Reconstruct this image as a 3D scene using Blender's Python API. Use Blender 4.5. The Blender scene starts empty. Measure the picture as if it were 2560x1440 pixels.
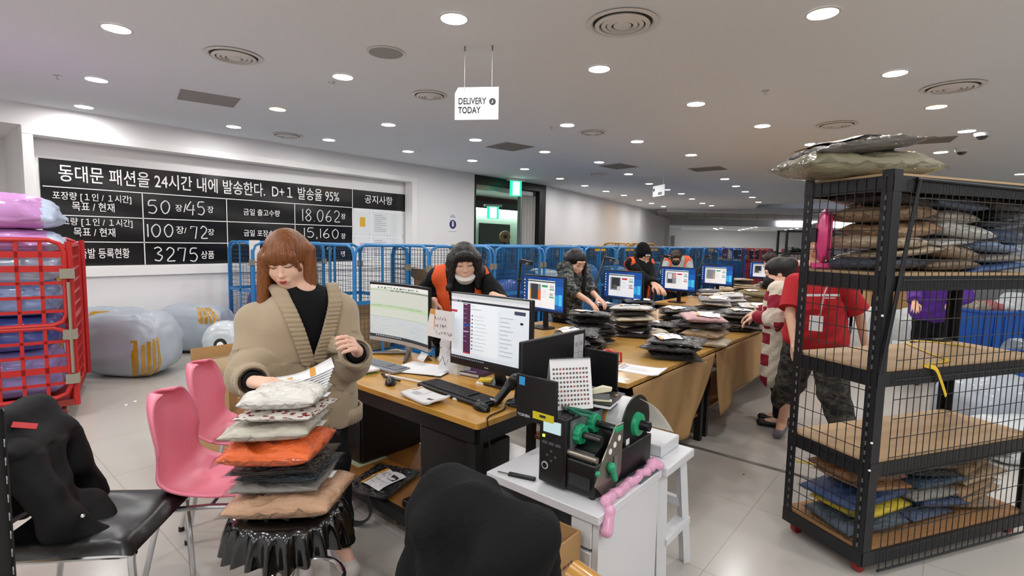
import bpy, math, random
import numpy as np
from mathutils import Vector, Matrix, Euler, noise as mnoise
PI = math.pi
S = bpy.context.scene
COL = S.collection
# ---------------------------------------------------------------- camera
F, PITCH, ROLL, YAW, CAMH = 1294.5, .0896, .01925, .70325, 1.55
_f = np.array([-math.sin(YAW)*math.cos(PITCH), math.cos(YAW)*math.cos(PITCH), -math.sin(PITCH)])
_r0 = np.array([math.cos(YAW), math.sin(YAW), 0.0]); _u0 = np.cross(_r0, _f)
_r = math.cos(ROLL)*_r0+math.sin(ROLL)*_u0; _u = -math.sin(ROLL)*_r0+math.cos(ROLL)*_u0
cam = bpy.data.cameras.new('camera'); cam.sensor_width = 36; cam.lens = F/2560*36; cam.clip_start = .02; cam.clip_end = 200
camo = bpy.data.objects.new('camera', cam); COL.objects.link(camo)
camo.matrix_world = Matrix(((_r[0], _u[0], -_f[0], 0), (_r[1], _u[1], -_f[1], 0), (_r[2], _u[2], -_f[2], CAMH), (0, 0, 0, 1)))
S.camera = camo
# ---------------------------------------------------------------- world, exposure
w = bpy.data.worlds.new('world'); S.world = w; w.use_nodes = True
w.node_tree.nodes['Background'].inputs[0].default_value = (.9, .95, 1, 1)
w.node_tree.nodes['Background'].inputs[1].default_value = .3
S.view_settings.view_transform = 'Standard'; S.view_settings.look = 'None'
S.view_settings.gamma = 1; S.view_settings.exposure = 0.0
LAMP = 190.0      # strength of one ceiling downlight
S.cycles.max_bounces = 7; S.cycles.diffuse_bounces = 4; S.cycles.glossy_bounces = 3
S.cycles.transmission_bounces = 3; S.cycles.transparent_max_bounces = 12
S.cycles.caustics_reflective = False; S.cycles.caustics_refractive = False
S.cycles.sample_clamp_indirect = 6; S.cycles.use_denoising = True
S.cycles.use_adaptive_sampling = True; S.cycles.adaptive_threshold = .06
# ---------------------------------------------------------------- points measured in the photograph
CAM = np.array([0, 0, CAMH])
def ray(px, py): return _f+(px-1280)/F*_r-(py-720)/F*_u
def Zp(px, py, z): d = ray(px, py); return CAM+d*(z-CAMH)/d[2]
def Xp(px, py, x): d = ray(px, py); return CAM+d*x/d[0]
def Yp(px, py, y): d = ray(px, py); return CAM+d*y/d[1]
def Dp(px, py, t): return CAM+ray(px, py)*t
# ---------------------------------------------------------------- materials
def lin(h):
    h = h.lstrip('#'); o = []
    for i in (0, 2, 4):
        c = int(h[i:i+2], 16)/255
        o.append(c/12.92 if c <= .04045 else ((c+.055)/1.055)**2.4)
    return (*o, 1)
MATS = {}
def M(name, col='#808080', rough=.5, metal=0, coat=0, crough=.1, bump=None, cbump=None, var=None, emit=0, spec=.5, sheen=0, trans=0, alpha=1):
    """bump/cbump = (scale, strength[, stretch xyz]); var = (scale, amount) brightness mottling that belongs to the material"""
    if name in MATS: return MATS[name]
    m = bpy.data.materials.new(name); m.use_nodes = True; nt = m.node_tree
    b = nt.nodes['Principled BSDF']; I = b.inputs; L = nt.links.new
    c = lin(col) if isinstance(col, str) else (*col, 1)
    I['Base Color'].default_value = c; I['Roughness'].default_value = rough; I['Metallic'].default_value = metal
    I['Coat Weight'].default_value = coat; I['Coat Roughness'].default_value = crough; I['Specular IOR Level'].default_value = spec
    I['Sheen Weight'].default_value = sheen; I['Transmission Weight'].default_value = trans; I['Alpha'].default_value = alpha
    if emit:
        I['Emission Color'].default_value = c; I['Emission Strength'].default_value = emit
        if emit < 3: m.cycles.emission_sampling = 'NONE'
    def nz(sc, st=None, det=3):
        tc = nt.nodes.new('ShaderNodeTexCoord'); n = nt.nodes.new('ShaderNodeTexNoise')
        n.inputs['Scale'].default_value = sc; n.inputs['Detail'].default_value = det
        if st:
            mp = nt.nodes.new('ShaderNodeMapping'); mp.inputs['Scale'].default_value = st
            L(tc.outputs['Object'], mp.inputs[0]); L(mp.outputs[0], n.inputs[0])
        else: L(tc.outputs['Object'], n.inputs[0])
        return n
    if var:
        n = nz(var[0], var[2] if len(var) > 2 else None); h = nt.nodes.new('ShaderNodeMapRange')
        h.inputs['To Min'].default_value = 1-var[1]; h.inputs['To Max'].default_value = 1+var[1]
        h.inputs['From Min'].default_value = .3; h.inputs['From Max'].default_value = .7
        L(n.outputs[0], h.inputs[0])
        x = nt.nodes.new('ShaderNodeVectorMath'); x.operation = 'SCALE'; x.inputs[0].default_value = c[:3]
        L(h.outputs[0], x.inputs['Scale']); L(x.outputs[0], I['Base Color'])
    for bm, sock in ((bump, 'Normal'), (cbump, 'Coat Normal')):
        if bm:
            n = nz(bm[0], bm[2] if len(bm) > 2 else None, 2); bp = nt.nodes.new('ShaderNodeBump')
            bp.inputs['Strength'].default_value = bm[1]; bp.inputs['Distance'].default_value = .05 if sock == 'Coat Normal' else .02
            L(n.outputs[0], bp.inputs['Height']); L(bp.outputs[0], I[sock])
    MATS[name] = m
    return m
def film_mat(name='clear film', tint='#ffffff', fac=.3, rough=.12, bs=14):
    if name in MATS: return MATS[name]
    m = bpy.data.materials.new(name); m.use_nodes = True; nt = m.node_tree; L = nt.links.new
    for n in list(nt.nodes):
        if n.type != 'OUTPUT_MATERIAL': nt.nodes.remove(n)
    out = nt.nodes['Material Output']
    tr = nt.nodes.new('ShaderNodeBsdfTransparent'); tr.inputs[0].default_value = lin(tint)
    gl = nt.nodes.new('ShaderNodeBsdfPrincipled'); gl.inputs['Base Color'].default_value = lin('#1a1b1d')
    gl.inputs['Roughness'].default_value = rough; gl.inputs['Coat Weight'].default_value = 1; gl.inputs['Coat Roughness'].default_value = .05
    mx = nt.nodes.new('ShaderNodeMixShader'); mx.inputs[0].default_value = fac
    tc = nt.nodes.new('ShaderNodeTexCoord'); n = nt.nodes.new('ShaderNodeTexNoise'); n.inputs['Scale'].default_value = bs
    bp = nt.nodes.new('ShaderNodeBump'); bp.inputs['Strength'].default_value = 1; bp.inputs['Distance'].default_value = .03
    L(tc.outputs['Object'], n.inputs[0]); L(n.outputs[0], bp.inputs['Height'])
    L(bp.outputs[0], gl.inputs['Normal']); L(bp.outputs[0], gl.inputs['Coat Normal'])
    L(tr.outputs[0], mx.inputs[1]); L(gl.outputs[0], mx.inputs[2]); L(mx.outputs[0], out.inputs[0])
    MATS[name] = m
    return m
# ---------------------------------------------------------------- things, parts
def tag(o, label=None, cat=None, group=None, kind=None):
    if label: o['label'] = label
    if cat: o['category'] = cat
    if group: o['group'] = group
    if kind: o['kind'] = kind
    return o
XF = {}
def thing(name, label, cat, loc=(0, 0, 0), rz=0, group=None, rot=None):
    o = bpy.data.objects.new(name, None); COL.objects.link(o); o.empty_display_size = .05
    o.location = loc; o.rotation_euler = rot if rot else (0, 0, rz)
    XF[o] = Matrix.Translation(Vector(loc)) @ (Euler(rot) if rot else Euler((0, 0, rz))).to_matrix().to_4x4()
    return tag(o, label, cat, group)
def kids(o): return [c for c in bpy.data.objects if c.parent is o]
CH = {}
def dup(root, loc=None, rz=None, label=None, group=None, rot=None):
    r = root.copy(); COL.objects.link(r)
    if loc is not None: r.location = loc
    if rz is not None: r.rotation_euler = (0, 0, rz)
    if rot is not None: r.rotation_euler = rot
    if label: r['label'] = label
    if group: r['group'] = group
    for ch in CH.get(root, []):
        c = ch.copy(); COL.objects.link(c); c.parent = r; CH.setdefault(r, []).append(c)
        for g in CH.get(ch, []):
            d = g.copy(); COL.objects.link(d); d.parent = c; CH.setdefault(c, []).append(d)
    return r
class MB:
    def __init__(s): s.v = []; s.f = []; s.m = []; s.n = 0
    def add(s, vs, fs, mi=0, X=None):
        vs = np.asarray(vs, float).reshape(-1, 3)
        if X is not None:
            A = np.array(X); vs = vs@A[:3, :3].T+A[:3, 3]
        s.v.append(vs); k = s.n
        for f in fs: s.f.append([i+k for i in f]); s.m.append(mi)
        s.n += len(vs); return s
    def box(s, c, d, mi=0, rz=0, X=None):
        h = np.array(d, float)/2
        v = np.array([[x, y, z] for z in (-1, 1) for y in (-1, 1) for x in (-1, 1)])*h
        if rz: a, b = math.cos(rz), math.sin(rz); v = np.stack([v[:, 0]*a-v[:, 1]*b, v[:, 0]*b+v[:, 1]*a, v[:, 2]], 1)
        return s.add(v+np.array(c, float), [(0, 2, 3, 1), (4, 5, 7, 6), (0, 1, 5, 4), (2, 6, 7, 3), (0, 4, 6, 2), (1, 3, 7, 5)], mi, X)
    def bb(s, a, b, mi=0, X=None):
        a = np.array(a, float); b = np.array(b, float)
        return s.box((a+b)/2, abs(b-a), mi, 0, X)
    def bar(s, p, q, w, h, mi=0, up=(0, 0, 1)):
        p = np.array(p, float); q = np.array(q, float); d = q-p; L = np.linalg.norm(d); d /= L
        x = np.cross(d, up)
        if np.linalg.norm(x) < 1e-4: x = np.cross(d, (0, 1, 0))
        x /= np.linalg.norm(x); y = np.cross(x, d)
        v = [c+x*i*w/2+y*j*h/2 for c in (p, q) for j in (-1, 1) for i in (-1, 1)]
        return s.add(v, [(0, 2, 3, 1), (4, 5, 7, 6), (0, 1, 5, 4), (2, 6, 7, 3), (0, 4, 6, 2), (1, 3, 7, 5)], mi)
    def loft(s, rings, mi=0, caps=True, closed=False, X=None):
        n = len(rings[0]); v = np.concatenate([np.asarray(r, float) for r in rings]); fs = []
        R = len(rings)
        for i in range(R if closed else R-1):
            a, b = i*n, ((i+1) % R)*n
            fs += [(a+j, a+(j+1) % n, b+(j+1) % n, b+j) for j in range(n)]
        if caps and not closed: fs += [tuple(range(n))[::-1], tuple(range((R-1)*n, R*n))]
        return s.add(v, fs, mi, X)
    def tube(s, P, r, n=8, mi=0, closed=False, sm=0, X=None, flat=1):
        P = np.array(P, float)
        if sm: P = smooth_path(P, sm, closed)
        k = len(P); rr = np.interp(np.linspace(0, 1, k), np.linspace(0, 1, len(r)), r) if hasattr(r, '__len__') else [r]*k
        T = np.roll(P, -1, 0)-np.roll(P, 1, 0) if closed else np.gradient(P, axis=0)
        T /= np.linalg.norm(T, axis=1)[:, None]+1e-12
        u = np.cross(T[0], (0, 0, 1))
        if np.linalg.norm(u) < 1e-3: u = np.cross(T[0], (0, 1, 0))
        rings = []; a = np.linspace(0, 2*PI, n, endpoint=False)
        for i in range(k):
            u = u-T[i]*(u@T[i]); u /= np.linalg.norm(u)+1e-12; v = np.cross(T[i], u)
            rings.append(P[i]+rr[i]*(np.cos(a)[:, None]*u+flat*np.sin(a)[:, None]*v))
        return s.loft(rings, mi, True, closed, X)
    def cyl(s, c, r, h, n=24, mi=0, r2=None, X=None):
        a = np.linspace(0, 2*PI, n, endpoint=False); ci = np.stack([np.cos(a), np.sin(a), 0*a], 1); c = np.array(c, float)
        return s.loft([c+ci*r, c+ci*(r if r2 is None else r2)+[0, 0, h]], mi, True, False, X)
    def lathe(s, prof, c=(0, 0, 0), n=32, mi=0, X=None, caps=True):
        a = np.linspace(0, 2*PI, n, endpoint=False); c = np.array(c, float)
        return s.loft([c+np.stack([r*np.cos(a), r*np.sin(a), 0*a+z], 1) for r, z in prof], mi, caps, False, X)
    def grid(s, G, mi=0, X=None, cl=False):
        G = np.asarray(G, float); a, b = G.shape[:2]; fs = []
        for i in range(a-1):
            fs += [(i*b+j, i*b+(j+1) % b, (i+1)*b+(j+1) % b, (i+1)*b+j) for j in range(b if cl else b-1)]
        return s.add(G.reshape(-1, 3), fs, mi, X)
    def sph(s, c, r, n=16, m=10, mi=0, X=None):
        r = np.array(r, float)*np.ones(3); c = np.array(c, float); rings = []
        a = np.linspace(0, 2*PI, n, endpoint=False)
        for t in np.linspace(.02, PI-.02, m): rings.append(c+r*np.stack([math.sin(t)*np.cos(a), math.sin(t)*np.sin(a), 0*a-math.cos(t)], 1))
        return s.loft(rings, mi, True, False, X)
    def prism(s, poly, z0, z1, mi=0, X=None):
        p = np.array(poly, float); o = np.ones((len(p), 1))
        return s.loft([np.hstack([p, o*z0]), np.hstack([p, o*z1])], mi, True, False, X)
    def quad(s, a, b, c, d, mi=0, X=None): return s.add([a, b, c, d], [(0, 1, 2, 3)], mi, X)
    def build(s, name, mats, parent=None, ang=35, w=False, bev=0, label=None, sub=0, thick=0, objmat=False):
        me = bpy.data.meshes.new(name); V_ = np.concatenate(s.v)
        if w and parent is not None:
            A = np.array(XF[parent].inverted()); V_ = V_@A[:3, :3].T+A[:3, 3]
        me.from_pydata(V_.tolist(), [], s.f)
        mats = mats if isinstance(mats, (list, tuple)) else [mats]
        for m in mats: me.materials.append(m)
        me.polygons.foreach_set('material_index', s.m)
        if ang:
            me.polygons.foreach_set('use_smooth', [True]*len(s.f)); me.set_sharp_from_angle(angle=math.radians(ang))
        me.update()
        o = bpy.data.objects.new(name, me); COL.objects.link(o)
        if parent is not None: o.parent = parent; CH.setdefault(parent, []).append(o); XF[o] = XF.get(parent, Matrix())
        else: XF[o] = Matrix()
        if thick: md = o.modifiers.new('thick', 'SOLIDIFY'); md.thickness = thick; md.offset = 0
        if bev: md = o.modifiers.new('bevel', 'BEVEL'); md.width = bev; md.segments = 2; md.limit_method = 'ANGLE'; md.angle_limit = .6
        if sub: md = o.modifiers.new('sub', 'SUBSURF'); md.levels = md.render_levels = sub
        if label: o['label'] = label
        return o
def smooth_path(P, k, closed=False):
    P = np.array(P, float); n = len(P); out = []
    for i in range(n if closed else n-1):
        p0, p1, p2, p3 = (P[(i+j-1) % n] if closed else P[min(max(i+j-1, 0), n-1)] for j in range(4))
        for t in np.linspace(0, 1, k, endpoint=False):
            out.append(.5*((2*p1)+(p2-p0)*t+(2*p0-5*p1+4*p2-p3)*t*t+(3*p1-p0-3*p2+p3)*t**3))
    if not closed: out.append(P[-1])
    return np.array(out)
def rrect(w, h, r, n=5):
    o = []
    for cx, cy, a0 in ((w/2-r, h/2-r, 0), (-w/2+r, h/2-r, PI/2), (-w/2+r, -h/2+r, PI), (w/2-r, -h/2+r, 1.5*PI)):
        for k in range(n): a = a0+PI/2*k/(n-1); o.append((cx+r*math.cos(a), cy+r*math.sin(a)))
    return o
def frame(o, x, y, z=None):
    """4x4 from origin and axes"""
    x = Vector(x).normalized(); z = Vector(z).normalized() if z is not None else x.cross(Vector(y)).normalized()
    y = z.cross(x)
    return Matrix(((x[0], y[0], z[0], o[0]), (x[1], y[1], z[1], o[1]), (x[2], y[2], z[2], o[2]), (0, 0, 0, 1)))
def text(name, body, size, X, mat, parent=None, align='LEFT', extrude=.001, w=True, bold=0, xs=1.0):
    cu = bpy.data.curves.new(name, 'FONT'); cu.body = body; cu.size = size; cu.align_x = align; cu.extrude = extrude; cu.offset = bold; cu.resolution_u = 3
    o = bpy.data.objects.new(name, cu); COL.objects.link(o); bpy.context.view_layer.update()
    me = bpy.data.meshes.new_from_object(o.evaluated_get(bpy.context.evaluated_depsgraph_get()))
    bpy.data.objects.remove(o); bpy.data.curves.remove(cu)
    A = Matrix(X) @ Matrix.Diagonal((xs, 1, 1, 1))
    if parent is not None and w: A = XF[parent].inverted() @ A
    me.transform(A); me.materials.clear(); me.materials.append(mat); me.name = name
    o = bpy.data.objects.new(name, me); COL.objects.link(o)
    if parent is not None: o.parent = parent; CH.setdefault(parent, []).append(o)
    return o
def vnoise(P, sc, seed=0):
    """cheap smooth noise for arrays of points, about -1..1"""
    rng = np.random.RandomState(seed); o = 0; P = P*sc
    for k in range(5):
        d = rng.normal(size=(3, 3)); ph = rng.uniform(0, 6.28, 3)
        o = o+np.sin(P@d[0]+ph[0]+1.3*np.sin(P@d[1]+ph[1]))*np.sin(P@d[2]*.7+ph[2])
    return o/2.2
# ---------------------------------------------------------------- smooth blended solids
class SDF:
    def __init__(s, lo, hi, h):
        s.lo = np.array(lo, float); s.h = h
        s.N = np.ceil((np.array(hi, float)-s.lo)/h).astype(int)+1; s.g = np.full(s.N, 9.0, np.float32)
    def _sub(s, lo, hi, pad):
        a = np.clip(np.floor((np.array(lo)-pad-s.lo)/s.h).astype(int), 0, s.N); b = np.clip(np.ceil((np.array(hi)+pad-s.lo)/s.h).astype(int)+1, 0, s.N)
        sl = tuple(slice(i, j) for i, j in zip(a, b))
        ax = [s.lo[i]+s.h*np.arange(a[i], b[i]) for i in range(3)]
        P = np.stack(np.meshgrid(*ax, indexing='ij'), -1).astype(np.float32)
        return sl, P
    def _put(s, sl, d, k, sub=False):
        g = s.g[sl]
        if g.size == 0: return
        if sub: s.g[sl] = np.maximum(g, -d); return
        if k <= 0: s.g[sl] = np.minimum(g, d); return
        e = np.maximum(k-np.abs(g-d), 0)/k
        s.g[sl] = np.minimum(g, d)-e*e*k*.25
    def cap(s, a, b, ra, rb=None, k=.02, sub=False, flat=None):
        a = np.array(a, float); b = np.array(b, float); rb = ra if rb is None else rb; R = max(ra, rb)
        sl, P = s._sub(np.minimum(a, b)-R, np.maximum(a, b)+R, 4*s.h+k)
        if flat is not None:
            ax = np.array(flat[0], float); ax /= np.linalg.norm(ax); q = P-a
            P = P+((q@ax)*(flat[1]-1))[..., None]*ax
            # flat[1] > 1 squeezes along ax (relative to the axis through a)
        ab = b-a; t = np.clip(((P-a)@ab)/(ab@ab+1e-12), 0, 1)
        d = np.linalg.norm(P-a-t[..., None]*ab, axis=-1)-(ra+(rb-ra)*t)
        s._put(sl, d, k, sub); return s
    def path(s, pts, rs, k=.02):
        for i in range(len(pts)-1): s.cap(pts[i], pts[i+1], rs[i], rs[i+1], k)
        return s
    def ell(s, c, r, k=.02, R=None, sub=False):
        c = np.array(c, float); r = np.array(r, float)*np.ones(3); m = r.max()
        sl, P = s._sub(c-m, c+m, 4*s.h+k); q = P-c
        if R is not None: q = q@np.array(R)[:3, :3]
        a = np.linalg.norm(q/r, axis=-1); b = np.linalg.norm(q/(r*r), axis=-1)+1e-9
        s._put(sl, a*(a-1)/b, k, sub); return s
    def half(s, p, n, lo=None, hi=None):
        """cut away everything on the side n points to"""
        n = np.array(n, float); n /= np.linalg.norm(n)
        sl, P = s._sub(s.lo if lo is None else lo, s.lo+s.h*s.N if hi is None else hi, 0)
        s.g[sl] = np.maximum(s.g[sl], (P-np.array(p))@n); return s
    def mesh(s, fn=None):
        g = s.g
        if fn is not None:
            near = np.argwhere(np.abs(g) < .05); P = s.lo+near*s.h
            g = g.copy(); g[tuple(near.T)] += fn(P).astype(np.float32)
        g = g.copy()
        for ax in range(3):
            i = [slice(None)]*3; i[ax] = 0; g[tuple(i)] = np.maximum(g[tuple(i)], .001); i[ax] = -1; g[tuple(i)] = np.maximum(g[tuple(i)], .001)
        ins = g < 0; c8 = [ins[x:ins.shape[0]-1+x, y:ins.shape[1]-1+y, z:ins.shape[2]-1+z] for x in (0, 1) for y in (0, 1) for z in (0, 1)]
        cnt = sum(c.astype(np.int8) for c in c8); act = (cnt > 0) & (cnt < 8)
        idx = np.argwhere(act); vid = np.full(act.shape, -1, np.int32); vid[act] = np.arange(len(idx))
        acc = np.zeros((len(idx), 3)); n = np.zeros(len(idx)); cor = [(x, y, z) for x in (0, 1) for y in (0, 1) for z in (0, 1)]
        val = [g[idx[:, 0]+x, idx[:, 1]+y, idx[:, 2]+z] for x, y, z in cor]
        for i in range(8):
            for j in range(i+1, 8):
                if sum(abs(cor[i][k]-cor[j][k]) for k in range(3)) != 1: continue
                cr = (val[i] < 0) != (val[j] < 0); t = val[i]/(val[i]-val[j]+1e-20)
                p = np.array(cor[i])+t[:, None]*(np.array(cor[j])-np.array(cor[i])); acc[cr] += p[cr]; n += cr
        V_ = s.lo+s.h*(idx+acc/n[:, None]); fs = []
        for ax in range(3):
            o1, o2 = [(1, 2), (2, 0), (0, 1)][ax]
            a = np.take(ins, range(ins.shape[ax]-1), ax); b = np.take(ins, range(1, ins.shape[ax]), ax)
            for flip, msk in ((0, a & ~b), (1, ~a & b)):
                e = np.argwhere(msk); e = e[(e[:, o1] > 0) & (e[:, o2] > 0) & (e[:, o1] < ins.shape[o1]-1) & (e[:, o2] < ins.shape[o2]-1)]
                d1 = np.zeros(3, int); d1[o1] = 1; d2 = np.zeros(3, int); d2[o2] = 1
                q = [vid[tuple((e-x).T)] for x in (d1+d2, d2, 0*d1, d1)]
                q = np.stack(q[::-1] if flip else q, 1); fs.append(q)
        return V_, np.concatenate(fs)
def sdf_obj(name, sd, mats, parent=None, fn=None, w=True, mfn=None, label=None, smooth=0):
    V_, Fc = sd.mesh(fn)
    for _ in range(smooth):
        e = np.concatenate([Fc[:, [0, 1]], Fc[:, [1, 2]], Fc[:, [2, 3]], Fc[:, [3, 0]]]); A = np.zeros_like(V_); c = np.zeros(len(V_))
        np.add.at(A, e[:, 0], V_[e[:, 1]]); np.add.at(c, e[:, 0], 1); V_ = .5*V_+.5*A/np.maximum(c, 1)[:, None]
    mats = mats if isinstance(mats, (list, tuple)) else [mats]
    mi = mfn(V_[Fc].mean(1)).astype(int) if mfn else np.zeros(len(Fc), int)
    me = bpy.data.meshes.new(name)
    Vw = V_
    if parent is not None and w: A = np.array(XF[parent].inverted()); Vw = V_@A[:3, :3].T+A[:3, 3]
    me.vertices.add(len(Vw)); me.vertices.foreach_set('co', Vw.astype(np.float32).ravel())
    me.loops.add(Fc.size); me.loops.foreach_set('vertex_index', Fc.astype(np.int32).ravel())
    me.polygons.add(len(Fc)); me.polygons.foreach_set('loop_start', np.arange(0, Fc.size, 4, dtype=np.int32))
    me.polygons.foreach_set('use_smooth', [True]*len(Fc)); me.update(calc_edges=True); me.validate()
    for m in mats: me.materials.append(m)
    me.polygons.foreach_set('material_index', mi.tolist())
    o = bpy.data.objects.new(name, me); COL.objects.link(o)
    if parent is not None: o.parent = parent; CH.setdefault(parent, []).append(o)
    if label: o['label'] = label
    return o
# ================================================================ the room
CZ = 3.04; WX = -8.33
m_wall = M('wall paint', '#efeeee', .6, var=(1.2, .015)); m_ceil = M('ceiling paint', '#e3e7ea', .8, var=(.6, .012))
m_white = M('white lacquer', '#d9dade', .35); m_black = M('black metal', '#0e0e10', .45); m_blackp = M('black plastic', '#0b0b0d', .38)
m_grey = M('grey metal', '#8d8f92', .4, .6); m_chrome = M('chrome', '#d8dadd', .12, 1)
def floor_mat():
    m = M('polished floor tile', '#b9b5af', .2, var=(.35, .05)); nt = m.node_tree; L = nt.links.new; b = nt.nodes['Principled BSDF']
    tc = nt.nodes.new('ShaderNodeTexCoord'); br = nt.nodes.new('ShaderNodeTexBrick'); br.offset = 0
    br.inputs['Scale'].default_value = 1; br.inputs['Mortar Size'].default_value = .0035; br.inputs['Brick Width'].default_value = .8; br.inputs['Row Height'].default_value = .8
    br.inputs['Color1'].default_value = (1, 1, 1, 1); br.inputs['Color2'].default_value = (.975, .97, .965, 1); br.inputs['Mortar'].default_value = (.8, .79, .77, 1)
    L(tc.outputs['Object'], br.inputs[0])
    src = b.inputs['Base Color'].links[0].from_socket; mx = nt.nodes.new('ShaderNodeMix'); mx.data_type = 'RGBA'; mx.blend_type = 'MULTIPLY'; mx.inputs[0].default_value = 1
    L(src, mx.inputs[6]); L(br.outputs[0], mx.inputs[7]); L(mx.outputs[2], b.inputs['Base Color'])
    return m
def struct(name, mb, mat, **k): return tag(mb.build(name, mat, **k), kind='structure')
struct('floor', MB().bb((-14, -4.2, -.1), (9, 44, 0)), floor_mat(), ang=0)
ea, eb, ec, ed = Zp(1668, 523, CZ), Zp(1888, 522, CZ), Zp(1897, 511, CZ), Zp(2560, 492, CZ)
struct('ceiling', MB().prism([(-14, -4.2), (9, -4.2), (9, ed[1]), (ed[0], ed[1]), (ec[0], ec[1]), (eb[0], eb[1]), (ea[0], ea[1]), (-14, ea[1]-1.6)], CZ, CZ+.12), m_ceil, ang=0)
W2 = np.array([-9.85, 19.6]); W3 = np.array([-12.2, 28.0])
mb = MB()
mb.bb((WX-.45, .97, 0), (WX, 8.45, 1.0)); mb.bb((WX-.45, .97, 2.79), (WX, 8.45, CZ)); mb.bb((WX-.45, 6.79, 1.0), (WX, 8.45, 2.79))
mb.bb((WX-.45, -4.2, 2.79), (WX, .97, CZ)); mb.bb((WX-.45, .97, 1), (WX-.23, 6.79, 2.79))
mb.bb((WX-1.5, .97, 0), (WX-.45, 1.1, 2.79)); mb.bb((WX-1.6, -4.2, 0), (WX-1.5, 1.1, 2.79)); mb.bb((WX-1.5, -4.2, 2.79), (WX-.45, .97, 2.85))
struct('wall_left', mb, m_wall, ang=0)
mb = MB(); mb.prism([(WX, 11.13), W2, W3, W3-[.4, 0], (WX-.3, 11.13)], 0, CZ); struct('wall_left_far', mb, m_wall, ang=0)
struct('wall_right', MB().bb((8.9, -4.2, 0), (9, 44, 4.4)), m_wall, ang=0)
struct('wall_back', MB().bb((-14, -4.3, 0), (9, -4.2, CZ)), m_wall, ang=0)
# notice board surround
mb = MB()
for a, b in (((.97, 2.69), (6.79, 2.79)), ((.97, 1.0), (6.79, 1.13)), ((.97, 1.13), (1.07, 2.69)), ((6.66, 1.13), (6.79, 2.69))): mb.bb((WX-.2, a[0], a[1]), (WX+.035, b[0], b[1]))
struct('trim_1', mb, M('frame white', '#f4f3f1', .3), bev=.004)
# portal with black casing
mb = MB(); mb.bb((WX-.3, 8.45, 2.86), (WX+.01, 11.13, 3.035)); mb.bb((WX-.3, 8.45, 0), (WX+.01, 8.5, 2.86)); mb.bb((WX-.3, 10.86, 0), (WX+.01, 11.13, 2.86))
struct('door_1', mb, m_black, ang=0)
# corridor seen through the portal
CX = -12.2
mint = M('mint wall panel', '#c4d8cd', .3); m_red = M('dark red fascia', '#4a1d1c', .5)
mt0, mt1 = Xp(1200, 521, CX), Xp(1315, 517, CX)
struct('wall_corridor', MB().bb((CX-.1, 7, 0), (CX, 21, mt0[2])), mint, ang=0)
zr0, zr1 = Xp(1230, 507, CX)[2], Xp(1230, 478, CX)[2]
struct('trim_2', MB().bb((CX-.1, 7, mt0[2]), (CX+.25, 21, zr0)).bb((CX-.1, 7, zr1), (CX+.02, 21, zr1+1.4)), m_black, ang=0)
struct('trim_3', MB().bb((CX-.1, 7, zr0), (CX+.03, 21, zr1)), m_red, ang=0)
struct('wall_corridor_side', MB().bb((CX, 6.9, 0), (WX-.45, 7, 4.4)).bb((CX, 21, 0), (-10.4, 21.1, 4.4)), mint, ang=0)
struct('ceiling_corridor', MB().bb((CX, 7, 4.3), (WX-.45, 21, 4.4)), m_black, ang=0)
mb = MB()
for k in range(5):
    y = 11.2+k*1.0; mb.tube([(WX-.6, y, 3.2), (CX+.1, y+.4, 3.2)], .03, 6); mb.tube([(WX-.6, y, 3.45), (CX+.1, y+.4, 3.45)], .03, 6)
    for j in range(8): mb.tube([(WX-.7-j*.42, y, 3.2 if j % 2 else 3.45), (WX-.7-(j+1)*.42, y, 3.45 if j % 2 else 3.2)], .02, 5)
struct('trim_4', mb, M('dark steel truss', '#33343a', .5, .4))
p = Xp(1197, 557, CX); q = Xp(1271, 640, CX)
struct('door_2', MB().bb((CX, p[1], 0), (CX+.06, q[1], p[2])), M('black door leaf', '#08080a', .3), bev=.01)
lt = tag(MB().bb((CX+.05, 8, mt0[2]-.05), (CX+.2, 20.5, mt0[2])).build('strip_light', M('strip glow', '#eafff2', emit=14)), 'white strip light along the top of the mint corridor wall', 'light')
tk = struct('trim_5', MB().bb((WX-.24, 8.5, 2.74), (WX-.12, 10.86, 2.86)), m_grey, ang=0)
# folding partition parked at the right of the portal
mb = MB(); z1 = 2.74; y0 = 10.3
for i in range(9):
    ya = y0+i*.06; d = .05 if i % 2 else -.05
    mb.prism([(WX-.16+d, ya), (WX-.16-d, ya+.06), (WX-.19-d, ya+.06), (WX-.19+d, ya)], .02, z1)
fp = thing('folding_partition', 'pale grey folding partition pushed to the right side of the black portal', 'partition', (WX-.17, 10.5, 0))
mb.build('panel', M('partition vinyl', '#c9cacd', .45), fp, w=True, ang=10); MB().bb((WX-.22, 10.24, .02), (WX-.12, 10.3, z1)).build('lead_post', m_grey, fp, w=True)
# ---- far end of the hall
fwd = np.array([_f[0], _f[1]]); fwd /= np.linalg.norm(fwd); rgt = np.array([fwd[1], -fwd[0]])
def P2(px, t, z): p = Dp(px, 610, t); return np.array([p[0], p[1], z])
def slab(mb, px0, px1, t0, t1, z0, z1):
    pts = [P2(px0, t0, 0)[:2], P2(px1, t0, 0)[:2], P2(px1, t1, 0)[:2], P2(px0, t1, 0)[:2]]; return mb.prism(pts, z0, z1)
tE = float((ea-CAM)@_f)
struct('trim_6', slab(MB(), 1664, 2150, tE-.1, tE+.1, 2.93, 3.16), m_white, ang=0)
sf = struct('ceiling_soffit', slab(MB(), 1640, 2150, tE+.1, tE+5.8, 2.93, 3.0), M('soffit tile', '#b0aba6', .8), ang=0)
mb = MB()
for k in range(9): slab(mb, 1668+k*44, 1670+k*44, tE+.1, tE+6, 2.925, 2.93)
slab(mb, 1650, 2100, tE+3, tE+3.06, 2.925, 2.93); struct('trim_7', mb, M('tile joint', '#8d8984', .8), ang=0)
tB = tE+6
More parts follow.
